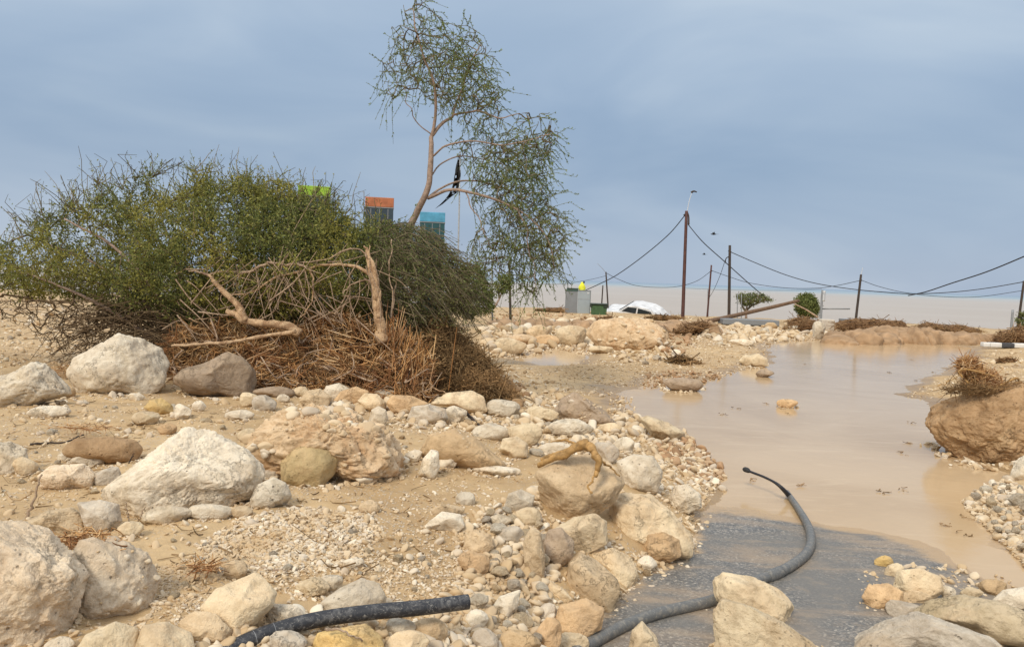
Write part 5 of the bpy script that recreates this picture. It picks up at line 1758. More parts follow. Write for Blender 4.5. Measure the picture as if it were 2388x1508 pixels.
def build_straw():
    rng = np.random.default_rng(12)
    D0 = 11.5
    PILE = [(385, 800), (430, 765), (560, 745), (690, 772), (740, 735), (800, 728), (850, 760), (900, 770), (950, 790), (985, 800), (1000, 850), (1012, 938), (930, 938), (800, 930), (690, 930), (600, 930), (580, 880), (480, 880), (400, 870)]
    t = thing('straw_heap', 'tangled orange-brown heap of straw, reeds and roots piled against the bush', 'debris heap', px_line([(780, 910)], D0)[0])
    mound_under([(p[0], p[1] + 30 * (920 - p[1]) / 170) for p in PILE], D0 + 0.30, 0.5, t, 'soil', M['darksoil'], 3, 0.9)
    q = in_poly(PILE, 16500, rng)
    d = D0 - 0.28 + (900 - q[:, 1]) * 0.0035 + rng.normal(size=len(q)) * 0.10 + 0.30 * fbm2(q[:, 0], q[:, 1], 1 / 45.0, 3, 0.5, 9)
    C = at(q[:, 0], q[:, 1], d)
    V, Q = strands(C[:11500], rng, 0.05, 0.26, 0.0040, (1, 0.9, 0.9), 0.5)
    V2, Q2 = strands(C[11500:14300], rng, 0.15, 0.55, 0.0068, (1, 0.7, 0.7), 0.22)
    # fans of reeds combed the same way
    fc = at(np.array([960, 905, 800, 640]), np.array([860, 800, 840, 870]), np.array([11.15, 11.4, 11.3, 11.2]))
    parts = [(V, Q), (V2, Q2)]
    for k, (dx, dz) in enumerate([(0.25, 0.8), (0.1, 0.9), (-0.8, 0.35), (0.8, 0.3)]):
        C2 = fc[k] + rng.normal(size=(150, 3)) * np.array([0.18, 0.1, 0.16])
        dd = np.array([dx, -0.2, dz]) + 0.42 * rng.normal(size=C2.shape)
        L_ = rng.uniform(0.15, 0.45, 150)[:, None]
        parts.append(tubes(np.stack([C2 - dd * L_ / 2, C2, C2 + dd * L_ / 2], 1), np.tile(np.array([0.006, 0.007, 0.004]), (150, 1)), 3))
    Vj, Fj = join(parts)
    tag(world_part('straw', Vj, Fj, M['straw'], t), kind='stuff')
    V, Q = strands(C[14300:], rng, 0.15, 0.5, 0.006, (1, 0.6, 0.5), 0.35)
    tag(world_part('dark_roots', V, Q, M['brush'], t), kind='stuff')

    rr = []
    for k in range(110):
        c = C[rng.integers(0, 11000)]
        an = rng.uniform(0, 2 * np.pi)
        Lr = rng.uniform(0.25, 0.8)
        dv = np.array([math.cos(an), rng.normal() * 0.25, 0.7 * math.sin(an)]) * Lr
        rr.append(smooth_line([c - dv / 2 + np.array([0, -.12, 0]), c - dv * .15 + rng.normal(size=3) * .08 + np.array([0, -.14, 0]), c + dv * .2 + rng.normal(size=3) * .08 + np.array([0, -.14, 0]), c + dv / 2 + np.array([0, -.1, 0])], 12))
    V, Q = tubes(np.array(rr), rng.uniform(0.006, 0.016, 110)[:, None] * np.linspace(1.1, 0.5, 12)[None], 6)
    tag(world_part('bare_roots', V, Q, M['silverwood'], t), kind='stuff')

    # single long sticks poking out
    sticks = [([(760, 826), (880, 750)], 'thin pale stick slanting up to the foot of the splintered trunk'),
              ([(718, 735), (733, 790)], 'short upright splinter at the right end of the fallen log'),
              ([(790, 750), (792, 830)], 'upright yellowish reed in the middle of the straw heap'),
              ([(842, 800), (835, 850)], 'upright reed left of the splintered trunk foot'),
              ([(885, 770), (850, 840)], 'stick leaning left under the splintered trunk'),
              ([(875, 755), (915, 815)], 'broad split reed running down right from the splintered trunk'),
              ([(936, 782), (945, 825)], 'left reed of the bristling tuft at the right end of the heap'),
              ([(953, 790), (968, 840)], 'tallest reed of the bristling tuft at the right end of the heap'),
              ([(972, 795), (966, 838)], 'right reed of the bristling tuft at the right end of the heap'),
              ([(958, 845), (1010, 900), (1045, 918)], 'long reed trailing from the tuft down to the large smooth cream boulder'),
              ([(400, 806), (520, 790), (640, 768)], 'long yellow split branch lying level under the fallen log'),
              ([(440, 742), (480, 760), (505, 775)], 'grey stick sloping down right at the left end of the heap'),
              ([(595, 872), (640, 850), (690, 832)], 'dark reed rising from behind the brown-grey boulder'),
              ([(455, 745), (530, 738)], 'yellow split end pointing left beside the fallen log'),
              ([(390, 845), (422, 862)], 'thin pale stick between the two upper boulders'),
              ([(415, 770), (520, 815)], 'thin stick leaning over the brown-grey boulder from the left'),
              ([(620, 830), (700, 812), (760, 800)], 'bowed reed across the lower left of the heap')]
    for k, (pts, lab) in enumerate(sticks):
        dd = D0 - 0.42 + (900 - np.array([p[1] for p in pts])) * 0.0035
        L3 = px_line(pts, dd)
        S = smooth_line(L3, 14)
        S[1:-1] += 0.006 * rng.normal(size=(12, 3))
        r = 0.017 if 'broad' in lab or 'long yellow' in lab else 0.010
        V, Q = rod(S - S[0], np.linspace(r, r * 0.6, 14), 6, 0.25, k)
        tag(link('stick', make_mesh('stick', V, Q), M['barewood'], None, S[0]), lab, 'stick', 'loose sticks and reeds in the straw heap')


def limb_mesh(pts, d, ra, rb, n=40, k=10, rough=0.16, s=0, wob=0.01):
    L3 = px_line(pts, d)
    S = smooth_line(L3, n)
    rng = np.random.default_rng(s + 1)
    S[1:-1] += smooth_wob(n - 2, 2 * wob, rng) + 0.25 * wob * rng.normal(size=(n - 2, 3))
    return rod(S, 0.85 * np.linspace(ra, rb, n), k, rough * 1.5, s)


def build_snag():
    D0 = 11.3
    t = thing('splintered_tree', 'stripped pale trunk snapped off upright, its bark-bare branches bent over to the left', 'broken tree', px_line([(885, 800)], D0)[0])
    V, Q = limb_mesh([(893, 800), (886, 760), (878, 700), (868, 640), (858, 590), (848, 574)], D0, 0.10, 0.016, 44, 12, 0.3, 2)
    V2, Q2 = limb_mesh([(880, 700), (872, 630), (864, 600), (862, 572)], D0 - .03, 0.055, 0.008, 26, 8, 0.3, 3)
    V3, Q3 = limb_mesh([(884, 740), (884, 690), (886, 672)], D0 - .05, 0.045, 0.006, 20, 8, 0.3, 4)
    Vj, Fj = join([(V, Q), (V2, Q2), (V3, Q3)])
    world_part('trunk', Vj, Fj, M['barewood'], t)
    BR = [([(862, 640), (835, 622), (800, 617), (760, 620), (722, 627), (650, 645), (590, 680), (530, 688)], 0.030, 0.012, 'barewood'),
          ([(722, 624), (690, 618), (640, 616), (622, 612)], 0.020, 0.022, 'silverwood'),
          ([(722, 622), (728, 650), (732, 690), (718, 720), (700, 740)], 0.018, 0.008, 'barewood'),
          ([(732, 690), (738, 720), (748, 738)], 0.010, 0.006, 'silverwood'),
          ([(855, 600), (840, 582), (810, 582), (770, 605), (700, 612)], 0.014, 0.010, 'silverwood'),
          ([(862, 655), (840, 655), (815, 670), (800, 690)], 0.014, 0.008, 'silverwood'),
          ([(700, 612), (680, 615), (662, 632)], 0.009, 0.006, 'silverwood')]
    for k, (p, a, b, m) in enumerate(BR):
        V, Q = limb_mesh(p, D0 - 0.05 * (k % 3), a, b, 36, 8, 0.22, 10 + k, 0.012)
        world_part('branch', V, Q, M[m], t)
    # fine hanging twigs
    rng = np.random.default_rng(33)
    parts = []
    for k in range(52):
        x0, y0 = rng.uniform(400, 860), rng.uniform(600, 770)
        an = rng.choice([-0.5, 0.3, 0.9, -1.0]) + rng.normal() * 0.35
        ln = rng.uniform(60, 170)
        dx, dy = ln * math.cos(an), ln * math.sin(an)
        d = D0 + rng.uniform(-.25, .4)
        S = smooth_line(px_line([(x0, y0), (x0 + dx * .45 + rng.normal() * 9, y0 + dy * .45 + rng.normal() * 9), (x0 + dx, y0 + dy)], d), 10)
        parts.append((S, np.linspace(rng.uniform(0.008, 0.013), 0.004, 10)))
    for k in range(75):
        x0, y0 = rng.uniform(540, 900), rng.uniform(600, 660)
        dx, dy = rng.uniform(-90, 90), rng.uniform(30, 130)
        d = D0 + rng.uniform(-.3, .5)
        S = smooth_line(px_line([(x0, y0), (x0 + dx * .4 + rng.normal() * 12, y0 + dy * .5), (x0 + dx, y0 + dy)], d), 10)
        parts.append((S, np.linspace(0.007, 0.0035, 10)))
    V, Q = tubes(np.array([p[0] for p in parts]), np.array([p[1] for p in parts]), 4)
    tag(world_part('twigs', V, Q, M['silverwood'], t), kind='stuff')
    # a thin dead stem to its right
    t2 = thing('dead_stem', 'thin pale dead stem standing upright right of the splintered trunk', 'dead stem', px_line([(920, 740)], 11.5)[0])
    V, Q = limb_mesh([(912, 745), (914, 690), (910, 640), (911, 590), (913, 558)], 11.5, 0.016, 0.008, 30, 7, 0.3, 40)
    world_part('stem', V, Q, M['silverwood'], t2)
    V, Q = limb_mesh([(917, 720), (921, 690), (922, 660), (916, 652)], 11.5, 0.011, 0.006, 20, 6, 0.2, 41)
    world_part('branch', V, Q, M['silverwood'], t2)
    # the fallen log and its forked branch
    t3 = thing('fallen_log', 'stripped forked log lying on the straw, one arm rising to the left', 'log', px_line([(620, 770)], D0)[0])
    V, Q = limb_mesh([(700, 778), (660, 758), (620, 752), (580, 748), (550, 735), (528, 726)], D0 - .1, 0.075, 0.045, 36, 12, 0.25, 50)
    world_part('log', V, Q, M['barewood'], t3)
    V, Q = limb_mesh([(572, 748), (560, 718), (530, 688), (500, 655), (488, 640)], D0 - .1, 0.075, 0.020, 36, 10, 0.25, 51)
    world_part('branch', V, Q, M['barewood'], t3)
    V, Q = limb_mesh([(492, 645), (470, 636), (440, 632)], D0 - .1, 0.022, 0.010, 20, 8, 0.2, 52)
    world_part('branch', V, Q, M['silverwood'], t3)
    V, Q = limb_mesh([(490, 640), (520, 632), (570, 633), (600, 626), (625, 614)], D0 - .05, 0.018, 0.022, 26, 8, 0.2, 53)
    world_part('branch', V, Q, M['silverwood'], t3)
    t4 = tag(link('log', make_mesh('log', *limb_log(D0))), 'long peeled log lying under the forked one, pointing left', 'log')
    t4.data.materials.append(M['barewood'])


def limb_log(D0):
    return limb_mesh([(690, 772), (620, 782), (540, 796), (470, 800), (400, 806)], D0 - .3, 0.035, 0.02, 34, 9, 0.3, 60)


build_tree()
build_bush()
build_straw()
build_snag()


def small_bush(name, label, poly, d, thick, n, per, lm, leafmat, stems, seed, rmin=0.006, tips=3, cat='bush', wr=0.45):
    rng = np.random.default_rng(seed)
    sk = []
    root = None
    for k, s in enumerate(stems):
        L3 = px_line(s, d)
        if root is None:
            root = thing(name, label, cat, L3[0])
        V, Q = rod(smooth_line(L3, 16), np.linspace(rmin * 5, rmin * 1.6, 16), 6, 0.15, k)
        world_part('trunk', V, Q, M['twig'] if k else M['bark'], root)
        sk.append((L3, None if k == 0 else 0))
    nodes, par = skeleton(sk, 0.2)
    G = crown_points(poly, n, d, thick, rng, 30)
    A, P, n0 = grow(nodes, par, G, 0.2 * d / 12, 0.12, 0.12, rng)
    R, cnt = net(A, P, rmin, rmin * 4)
    new = np.arange(len(A)) >= n0
    V, Q = edge_tubes(A, P, R, new, 3)
    world_part('twigs', V, Q, M['twig'], root)
    V, Q = foliage(A, P, np.where(new, cnt, 99), rng, per, lm[0], lm[1], tips, wr, 1.0, clump=lm[0])
    world_part('crown', V, Q, M[leafmat], root)
    return root


small_bush('pale_bush', 'pale green bush just right of the feathery bush, behind the wooden stake', [(1040, 650), (1065, 630), (1110, 610), (1130, 640), (1150, 680), (1145, 725), (1100, 735), (1050, 730)], 17.0, 0.6, 420, 16, (0.04, 0.09), 'leaf_pale',
           [[(1095, 745), (1092, 690), (1090, 640)], [(1100, 745), (1120, 700), (1130, 660)], [(1090, 745), (1070, 700), (1060, 660)]], 61, 0.007)
small_bush('thin_shrub', 'small thin-leaved shrub leaning beside the two bare posts', [(1152, 655), (1170, 640), (1190, 645), (1195, 668), (1175, 685), (1155, 680)], 26.0, 0.4, 150, 9, (0.05, 0.11), 'leaf_pale', [[(1152, 718), (1165, 695), (1175, 665)], [(1165, 695), (1160, 670)]], 62, 0.009)
small_bush('flat_topped_tree', 'small flat-topped thorn tree on the far shore, left of the round bush', [(1716, 686), (1760, 683), (1790, 690), (1803, 702), (1780, 703), (1760, 708), (1740, 715), (1725, 706)], 44.0, 1.0, 380, 6, (0.06, 0.13), 'leaf_dark',
           [[(1740, 742), (1740, 725), (1745, 708), (1760, 695)], [(1742, 722), (1755, 712), (1785, 700)], [(1741, 728), (1730, 712), (1725, 695)]], 63, 0.014, cat='tree')
small_bush('round_bush', 'round grey-green bush on the far shore behind the tip of the fallen pole', [(1855, 700), (1862, 690), (1885, 687), (1902, 698), (1910, 718), (1905, 738), (1870, 738), (1858, 725)], 43.0, 0.9, 420, 22, (0.07, 0.15), 'leaf_pale', [[(1882, 742), (1880, 725), (1880, 705)], [(1884, 742), (1895, 720), (1900, 705)], [(1880, 742), (1868, 722), (1865, 705)]], 64, 0.012)
small_bush('edge_bush', 'dark low bush at the right edge on the far shore', [(2370, 742), (2380, 728), (2420, 720), (2430, 765), (2390, 768), (2372, 760)], 40.0, 0.7, 200, 16, (0.06, 0.13), 'leaf_dark', [[(2395, 770), (2392, 750), (2390, 735)], [(2395, 768), (2410, 745)]], 65, 0.012)

# ------------------------------------------------------------------ pipes and roots in the foreground
def pipe_line(pts, r, lift=0.0, n=80):
    """a pipe lying on the ground along photo points"""
    a = np.array(pts, float)
    d = gdepth(a[:, 0], a[:, 1])
    L3 = at(a[:, 0], a[:, 1], d)
    L3[:, 2] = np.maximum(L3[:, 2], 0.0) + r * 0.9 + lift
    return smooth_line(L3, n)


def tube_open(S, r, wall, k=20):
    """a pipe with a hollow end"""
    rr = np.broadcast_to(np.asarray(r, float), (len(S),)).copy()
    P = np.vstack([S, S[-1:], S[-1:] - (S[-1] - S[-2]) * 1.5])
    R = np.concatenate([rr, [rr[-1] - wall], [rr[-1] - wall]])
    P[-2] = S[-1] + (S[-1] - S[-2]) * 0.01
    return tubes(P[None], R[None], k)


def build_pipes():
    # the black pipe across the stones, bottom left
    a = np.array([(470, 1560), (552, 1506), (640, 1470), (740, 1444), (860, 1427), (980, 1416), (1092, 1402)], float)
    d = np.array([3.16, 3.28, 3.38, 3.47, 3.54, 3.60, 3.68])
    S = smooth_line(at(a[:, 0], a[:, 1], d), 140)
    t = thing('pipe', 'thick scuffed black plastic pipe lying over the stones at the bottom left', 'pipe', S[70])
    V, Q = tube_open(S, 0.034, 0.008, 24)
    world_part('tube', V, Q, M['pipe_black'], t)
    for i in (34, 46):
        c = S[i]
        V, Q = tubes(np.stack([S[i], S[i] + (S[i + 1] - S[i]) * 0.12])[None], np.full((1, 2), 0.0348), 24)
        world_part('scratch_ring', V, Q, M['metal_pale'], t)
    # the grey pipe on the asphalt
    t = thing('pipe', 'long dusty grey pipe curving over the asphalt, its thin end raised above the brown water', 'pipe', at(1890, 1290, gd(1890, 1300)))
    S = pipe_line([(1835, 1155), (1862, 1195), (1884, 1235), (1891, 1270), (1880, 1300), (1850, 1325), (1812, 1346), (1770, 1362), (1720, 1385), (1672, 1408), (1610, 1424), (1540, 1440), (1470, 1464), (1410, 1494), (1340, 1535)], 0.036, 0.0, 150)
    V, Q = rod(S, np.concatenate([np.linspace(0.024, 0.035, 26), np.full(124, 0.036)]), 20)
    world_part('tube', V, Q, M['pipe_grey'], t)
    i = 62
    V, Q = rod(S[i:i + 9], np.full(9, 0.040), 20)
    world_part('sleeve', V, Q, M['pipe_grey'], t)
    T0 = S[3]
    e = [T0, at(1815, 1130, 7.55), at(1785, 1113, 7.75), at(1752, 1100, 7.9), at(1740, 1094, 7.95)]
    V, Q = rod(smooth_line(e, 40), np.concatenate([np.linspace(0.024, 0.013, 14), np.full(26, 0.012)]), 12)
    world_part('hose', V, Q, M['cable'], t)
    e = [at(1748, 1099, 7.92), at(1741, 1095, 7.96), at(1733, 1093, 8.0)]
    V, Q = rod(smooth_line(e, 12), np.array([0.014, 0.018, 0.022, 0.024, 0.025, 0.026, 0.026, 0.026, 0.025, 0.022, 0.018, 0.010]), 12)
    world_part('nozzle', V, Q, M['rubber'], t)


build_pipes()


def build_roots():
    tr, hd, C0 = ROCK_AT['root']
    f = tr - 0.62 * hd
    t = thing('root', 'orange-brown dry root bent over the top of the large tan boulder', 'root', at(1365, 1040, f))
    for nm, pts, dd, a, b, s in (('root_branch', [(1255, 1085), (1290, 1068), (1330, 1052), (1362, 1034)], [f + .1, f + .04, f, f - .02], 0.017, 0.030, 1),
                                 ('root_branch', [(1360, 1034), (1380, 1044), (1394, 1070), (1396, 1095), (1388, 1112)], [f - .02, f - .07, f - .10, f - .12, f - .12], 0.034, 0.014, 2),
                                 ('root_branch', [(1262, 1072), (1300, 1058), (1345, 1045), (1372, 1030)], [f + .1, f + .05, f + .02, f], 0.014, 0.018, 3),
                                 ('root_branch', [(1390, 1072), (1420, 1085), (1445, 1110)], [f - .06, f - .04, f], 0.008, 0.004, 4),
                                 ('root_branch', [(1386, 1108), (1374, 1130), (1378, 1150)], [f - .13, f - .15, f - .16], 0.007, 0.004, 5)):
        V, Q = limb_mesh(pts, dd, a * 1.4, b * 1.4, 40, 10, 0.35, 70 + s, 0.006)
        world_part(nm, V, Q, M['rootwood'], t)
    g = gd(1320, 1040)
    S = [(1270, 1048), (1285, 1032), (1320, 1027), (1345, 1034)]
    V, Q = limb_mesh(S, g - 0.12, 0.02, 0.012, 34, 9, 0.35, 80, 0.006)
    o = link('root', make_mesh('root', V - V.mean(0), Q), M['rootwood'], None, V.mean(0))
    tag(o, 'shorter ochre root lying behind the large tan boulder', 'root')
    # sticks here and there
    rng = np.random.default_rng(3)
    for k, (p, r, lab, up) in enumerate([
            ([(62, 1208), (80, 1160), (98, 1106)], 0.009, 'pale reed standing upright in the mud at the left', True),
            ([(70, 1038), (110, 1036), (160, 1030), (195, 1016)], 0.010, 'brown stick lying left of the long dark brown stone', False),
            ([(300, 1080), (312, 1056)], 0.005, 'thin reed leaning on the right end of the long dark brown stone', True),
            ([(300, 1215), (293, 1170)], 0.004, 'hair-thin reed below the biggest pale boulder', True),
            ([(322, 1215), (340, 1180)], 0.004, 'thin reed leaning right below the biggest pale boulder', True),
            ([(585, 1322), (640, 1332), (720, 1330)], 0.008, 'brown twig lying on the gravel right of the round tan cobble', False),
            ([(1082, 962), (1105, 985), (1122, 998)], 0.022, 'dark brown broken branch end in the upper rubble band', False),
            ([(775, 930), (815, 938), (835, 942)], 0.010, 'brown reed under the orange-brown ridge-backed stone', False),
            ([(760, 1466), (800, 1470), (845, 1494)], 0.006, 'straw stalk lying on the ochre yellow rock', True),
            ([(2266, 1040), (2259, 1068)], 0.007, 'pale reed standing in the water before the dark brown boulder', True),
            ([(1585, 782), (1587, 810), (1583, 835)], 0.018, 'dark upright twig on the mud before the tall pole', True),
            ([(540, 1455), (575, 1440), (600, 1425)], 0.006, 'dry stalk at the left end of the black pipe', False)]):
        a = np.array(p, float)
        if up:
            g0 = gd(*p[0])
            if 'ochre' in lab:
                g0 = ROCK_AT['bt3'][0] - 0.9 * ROCK_AT['bt3'][1]
            L3 = at(a[:, 0], a[:, 1], np.full(len(a), g0))
        else:
            g0 = gdepth(a[:, 0], a[:, 1])
            L3 = at(a[:, 0], a[:, 1], np.minimum(g0, g0.min() + 0.35))
            L3[:, 2] += r
        S = smooth_line(L3, 16)
        S[1:-1] += 0.004 * rng.normal(size=(14, 3))
        V, Q = rod(S - S[0], np.linspace(r, r * 0.6, 16), 7, 0.25, 90 + k)
        tag(link('stick', make_mesh('stick', V, Q), M['silverwood' if 'dark' not in lab else 'darkwood'], None, S[0]), lab, 'stick')
    # straw tuft caught between the left boulders
    for nm, lab, c, n, sp, seed in (('straw_tuft', 'tuft of straw caught between the layered sandy stone and the rough tan boulder', (195, 1250), 170, (0.07, 0.05, 0.02), 1),
                                    ('straw_tuft', 'straw lodged between the tall white boulder and the brown-grey one', (398, 870), 200, (0.08, 0.10, 0.06), 2),
                                    ('straw_tuft', 'little clump of straw beside the round tan cobble on the gravel', (480, 1335), 60, (0.04, 0.03, 0.008), 3),
                                    ('straw_tuft', 'straw on the mud above the long dark brown stone', (205, 1005), 90, (0.12, 0.05, 0.008), 4),
                                    ('straw_tuft', 'straw and roots at the foot of the jagged white rock', (140, 870), 180, (0.12, 0.12, 0.05), 5)):
        rg = np.random.default_rng(seed + 200)
        P0 = at(c[0], c[1], gd(c[0], c[1] + 10) - 0.05) + np.array([0, 0, 0.03])
        if seed == 1:
            P0 = at(c[0], c[1] + 10, ROCK_AT['huge_b'][0] + 0.05)
        V, Q = strands(rg.normal(size=(n, 3)) * np.array(sp), rg, 0.05, 0.17, 0.0026, (1, 0.6, 0.22), 0.3)
        tag(link(nm, make_mesh(nm, V, Q), M['straw'], None, P0), lab, 'straw', None, 'stuff')
    # root clump sitting on the dark boulder
    tb, hb, Cb = ROCK_AT['brown']
    t = thing('root_clump', 'matted clump of roots and straw sitting on the dark brown boulder', 'debris', at(2290, 915, tb + 0.15))
    PL = [(2238, 842), (2258, 832), (2272, 838), (2292, 862), (2318, 868), (2345, 900), (2372, 905), (2330, 925), (2270, 925), (2245, 905), (2262, 885), (2240, 868)]
    mound_under(PL, tb + 0.25, 0.22, t, 'core', M['darksoil'], 44, 0.85)
    C = crown_points(PL, 3800, tb + 0.15, 0.25, rng, 30)
    V, Q = strands(C, rng, 0.04, 0.18, 0.0035, (1, 0.6, 0.6), 0.6)
    tag(world_part('fibres', V, Q, M['straw'], t), kind='stuff')
    C = crown_points([(2190, 905), (2250, 895), (2330, 900), (2385, 885), (2388, 905), (2300, 920), (2220, 918)], 420, tb - 0.1, 0.3, rng, 20)
    V, Q = strands(C, rng, 0.05, 0.30, 0.0035, (1, 0.7, 0.25), 0.5)
    tag(world_part('loose_fibres', V, Q, M['brush'], t), kind='stuff')
    for k, (p, r) in enumerate([([(2245, 880), (2238, 868), (2255, 862), (2290, 868), (2320, 878)], 0.016), ([(2250, 885), (2262, 905), (2270, 920)], 0.014), ([(2187, 900), (2215, 888), (2240, 876)], 0.008), ([(2320, 905), (2345, 895), (2365, 880), (2378, 892)], 0.02)]):
        V, Q = limb_mesh(p, tb - 0.05, r, r * 0.6, 30, 8, 0.3, 120 + k)
        world_part('root', V, Q, M['rootwood'], t)


build_roots()

# ------------------------------------------------------------------ poles, posts, wires
PD = {'P1': 42.0, 'P2': 44.0, 'P3': 46.0, 'P4': 50.0, 'P5': 40.0, 'P6': 42.0}


def pole(name, label, top, base, d, r, mat, cat='pole', group=None, extra=None):
    b, tp = at(base[0], base[1], d), at(top[0], top[1], d)
    b2 = b + (b - tp) / np.linalg.norm(b - tp) * 0.5
    t = thing(name, label, cat, b, group)
    V, Q = rod(np.linspace(b2, tp, 10), np.linspace(r * 1.12, r * 0.9, 10), 10, 0.03, len(label))
    world_part('shaft', V, Q, M[mat], t)
    for nm, pts, ra, rb, m in (extra or []):
        L3 = px_line(pts, d)
        V, Q = rod(smooth_line(L3, 10), np.linspace(ra, rb, 10), 8)
        world_part(nm, V, Q, M[m], t)
    return t


pole('utility_pole', 'tallest rust-brown pole, with a thin pale lamp arm at its top', (1601, 492), (1592, 742), 42, 0.085, 'pole',
     extra=[('lamp_arm', [(1602, 496), (1607, 470), (1613, 450)], 0.022, 0.016, 'metal_pale'), ('lamp_head', [(1612, 449), (1618, 446), (1625, 448)], 0.06, 0.03, 'darkwood'),
            ('bracket', [(1603, 494), (1606, 505), (1606, 524)], 0.03, 0.05, 'darkwood'), ('insulator', [(1598, 500), (1594, 502)], 0.05, 0.03, 'rubber')])
pole('utility_pole', 'dark wooden pole right of the tallest one, behind the fallen pole', (1702, 572), (1700, 735), 43, 0.075, 'darkwood',
     extra=[('insulator', [(1699, 584), (1705, 588)], 0.05, 0.04, 'rubber'), ('bracket', [(1700, 598), (1693, 603), (1692, 614)], 0.03, 0.02, 'rubber')])
pole('utility_pole', 'shorter brown pole leaning between the two taller ones', (1659, 618), (1649, 742), 46, 0.05, 'pole',
     extra=[('insulator', [(1657, 630), (1661, 632)], 0.04, 0.03, 'rubber')])
pole('utility_pole', 'slim dark pole behind the green bin, with a thin arm to the left', (1413, 634), (1418, 715), 49, 0.045, 'darkwood',
     extra=[('lamp_arm', [(1413, 636), (1403, 624), (1393, 614)], 0.014, 0.010, 'metal_grey')])
pole('utility_pole', 'dark leaning pole with a pale tip standing in the far brown bank', (2008, 640), (1995, 752), 40, 0.06, 'darkwood',
     extra=[('tip', [(2008, 641), (2010, 632), (2012, 624)], 0.018, 0.012, 'metal_pale'), ('insulator', [(2005, 652), (2010, 654)], 0.04, 0.03, 'rubber')])
pole('utility_pole', 'dark pole leaning at the right edge beside the round-headed post', (2388, 655), (2374, 758), 40, 0.06, 'darkwood')
pole('sign_post', 'grey post with a narrow white plate beside the round bush', (1918, 676), (1914, 742), 42, 0.06, 'metal_grey', 'sign post',
     extra=[('plate', [(1922, 678), (1921, 690), (1920, 702)], 0.085, 0.085, 'metal_pale')])
pole('sign_post', 'grey-green post with a rounded head at the far right shore', (2362, 722), (2358, 768), 39, 0.06, 'metal_grey', 'sign post')
pole('post', 'bare post standing left of the shorter pale one, between the shrub and the lake', (1188, 606), (1190, 722), 30, 0.045, 'darkwood', 'post')
pole('post', 'thin grey post left of the taller bare post', (1147, 626), (1148, 716), 30, 0.032, 'metal_grey', 'post')
pole('post', 'short dark post behind the green bin', (1406, 665), (1403, 712), 49, 0.04, 'darkwood', 'post')
pole('stake', 'pale wooden stake with a cut top standing by the bushes', (1067, 690), (1066, 752), 15.5, 0.038, 'stake', 'stake')
pole('post', 'left thin fence post beside the flat-topped tree', (1720, 684), (1719, 742), 43, 0.025, 'metal_grey', 'post')
pole('post', 'right thin fence post beside the flat-topped tree', (1729, 686), (1729, 743), 43, 0.025, 'metal_grey', 'post')
pole('post', 'slim grey post beside the leaning brown pole', (1651, 673), (1651, 735), 47, 0.03, 'metal_grey', 'post')


def build_wires():
    lines = [
        ('heavy black wire from the tallest pole down to the grey cabinet', [(1599, 500), (1560, 546), (1500, 597), (1440, 640), (1400, 661), (1360, 679)], [42, 43, 44, 46, 47, 48], 0.032),
        ('heavy black wire from the tallest pole down to the flat-topped tree', [(1605, 524), (1640, 565), (1690, 610), (1740, 655), (1778, 688)], [42, 42, 43, 43.5, 44], 0.032),
        ('black wire from the dark wooden pole sagging to the right-edge pole', [(1705, 588), (1760, 612), (1830, 640), (1900, 660), (1980, 673), (2060, 681), (2130, 685), (2220, 681), (2300, 672), (2388, 657)], [43, 42.8, 42.5, 42, 41.5, 41, 41, 41, 40.5, 40], 0.030),
        ('thick black broken wire entering from the right edge and sinking to the sagging one', [(2470, 562), (2388, 598), (2300, 634), (2220, 660), (2160, 680), (2118, 689)], [33, 35, 37, 39, 40, 41], 0.038),
        ('thin wire looping between the slim pole and the leaning brown pole', [(1413, 636), (1440, 650), (1480, 665), (1530, 670), (1580, 668), (1625, 655), (1658, 632)], [49, 48.5, 48, 47, 46.5, 46, 46], 0.020),
        ('thin wire from the leaning brown pole to the pale-tipped pole', [(1660, 631), (1700, 645), (1750, 660), (1830, 671), (1900, 672), (1950, 666), (2006, 654)], [46, 45, 44, 43, 42, 41, 40], 0.020),
        ('thin wire from the pale-tipped pole out to the right edge', [(2008, 653), (2050, 668), (2110, 682), (2190, 691), (2280, 692), (2388, 677)], [40, 40, 40, 40, 40, 40], 0.018),
        ('thin wire from the slim pole leftwards over the cabinet', [(1413, 643), (1380, 651), (1330, 660), (1290, 663), (1240, 662)], [49, 49, 48.5, 48, 48], 0.016),
        ('stay wire slanting from the dark wooden pole to the leaning brown one', [(1692, 604), (1680, 640), (1665, 675), (1653, 695)], [43, 44, 45, 46], 0.018),
        ('low thin wire across the lake behind the poles', [(1600, 672), (1700, 676), (1850, 677), (1916, 674)], [48, 47, 45, 42], 0.012)]
    for k, (lab, pts, d, r) in enumerate(lines):
        S = smooth_line(px_line(pts, d), 60)
        V, Q = rod(S - S[0], np.full(60, 0.75 * r), 6)
        tag(link('wire', make_mesh('wire', V, Q), M['cable'], None, S[0]), lab, 'wire', 'wires strung between the poles')


build_wires()


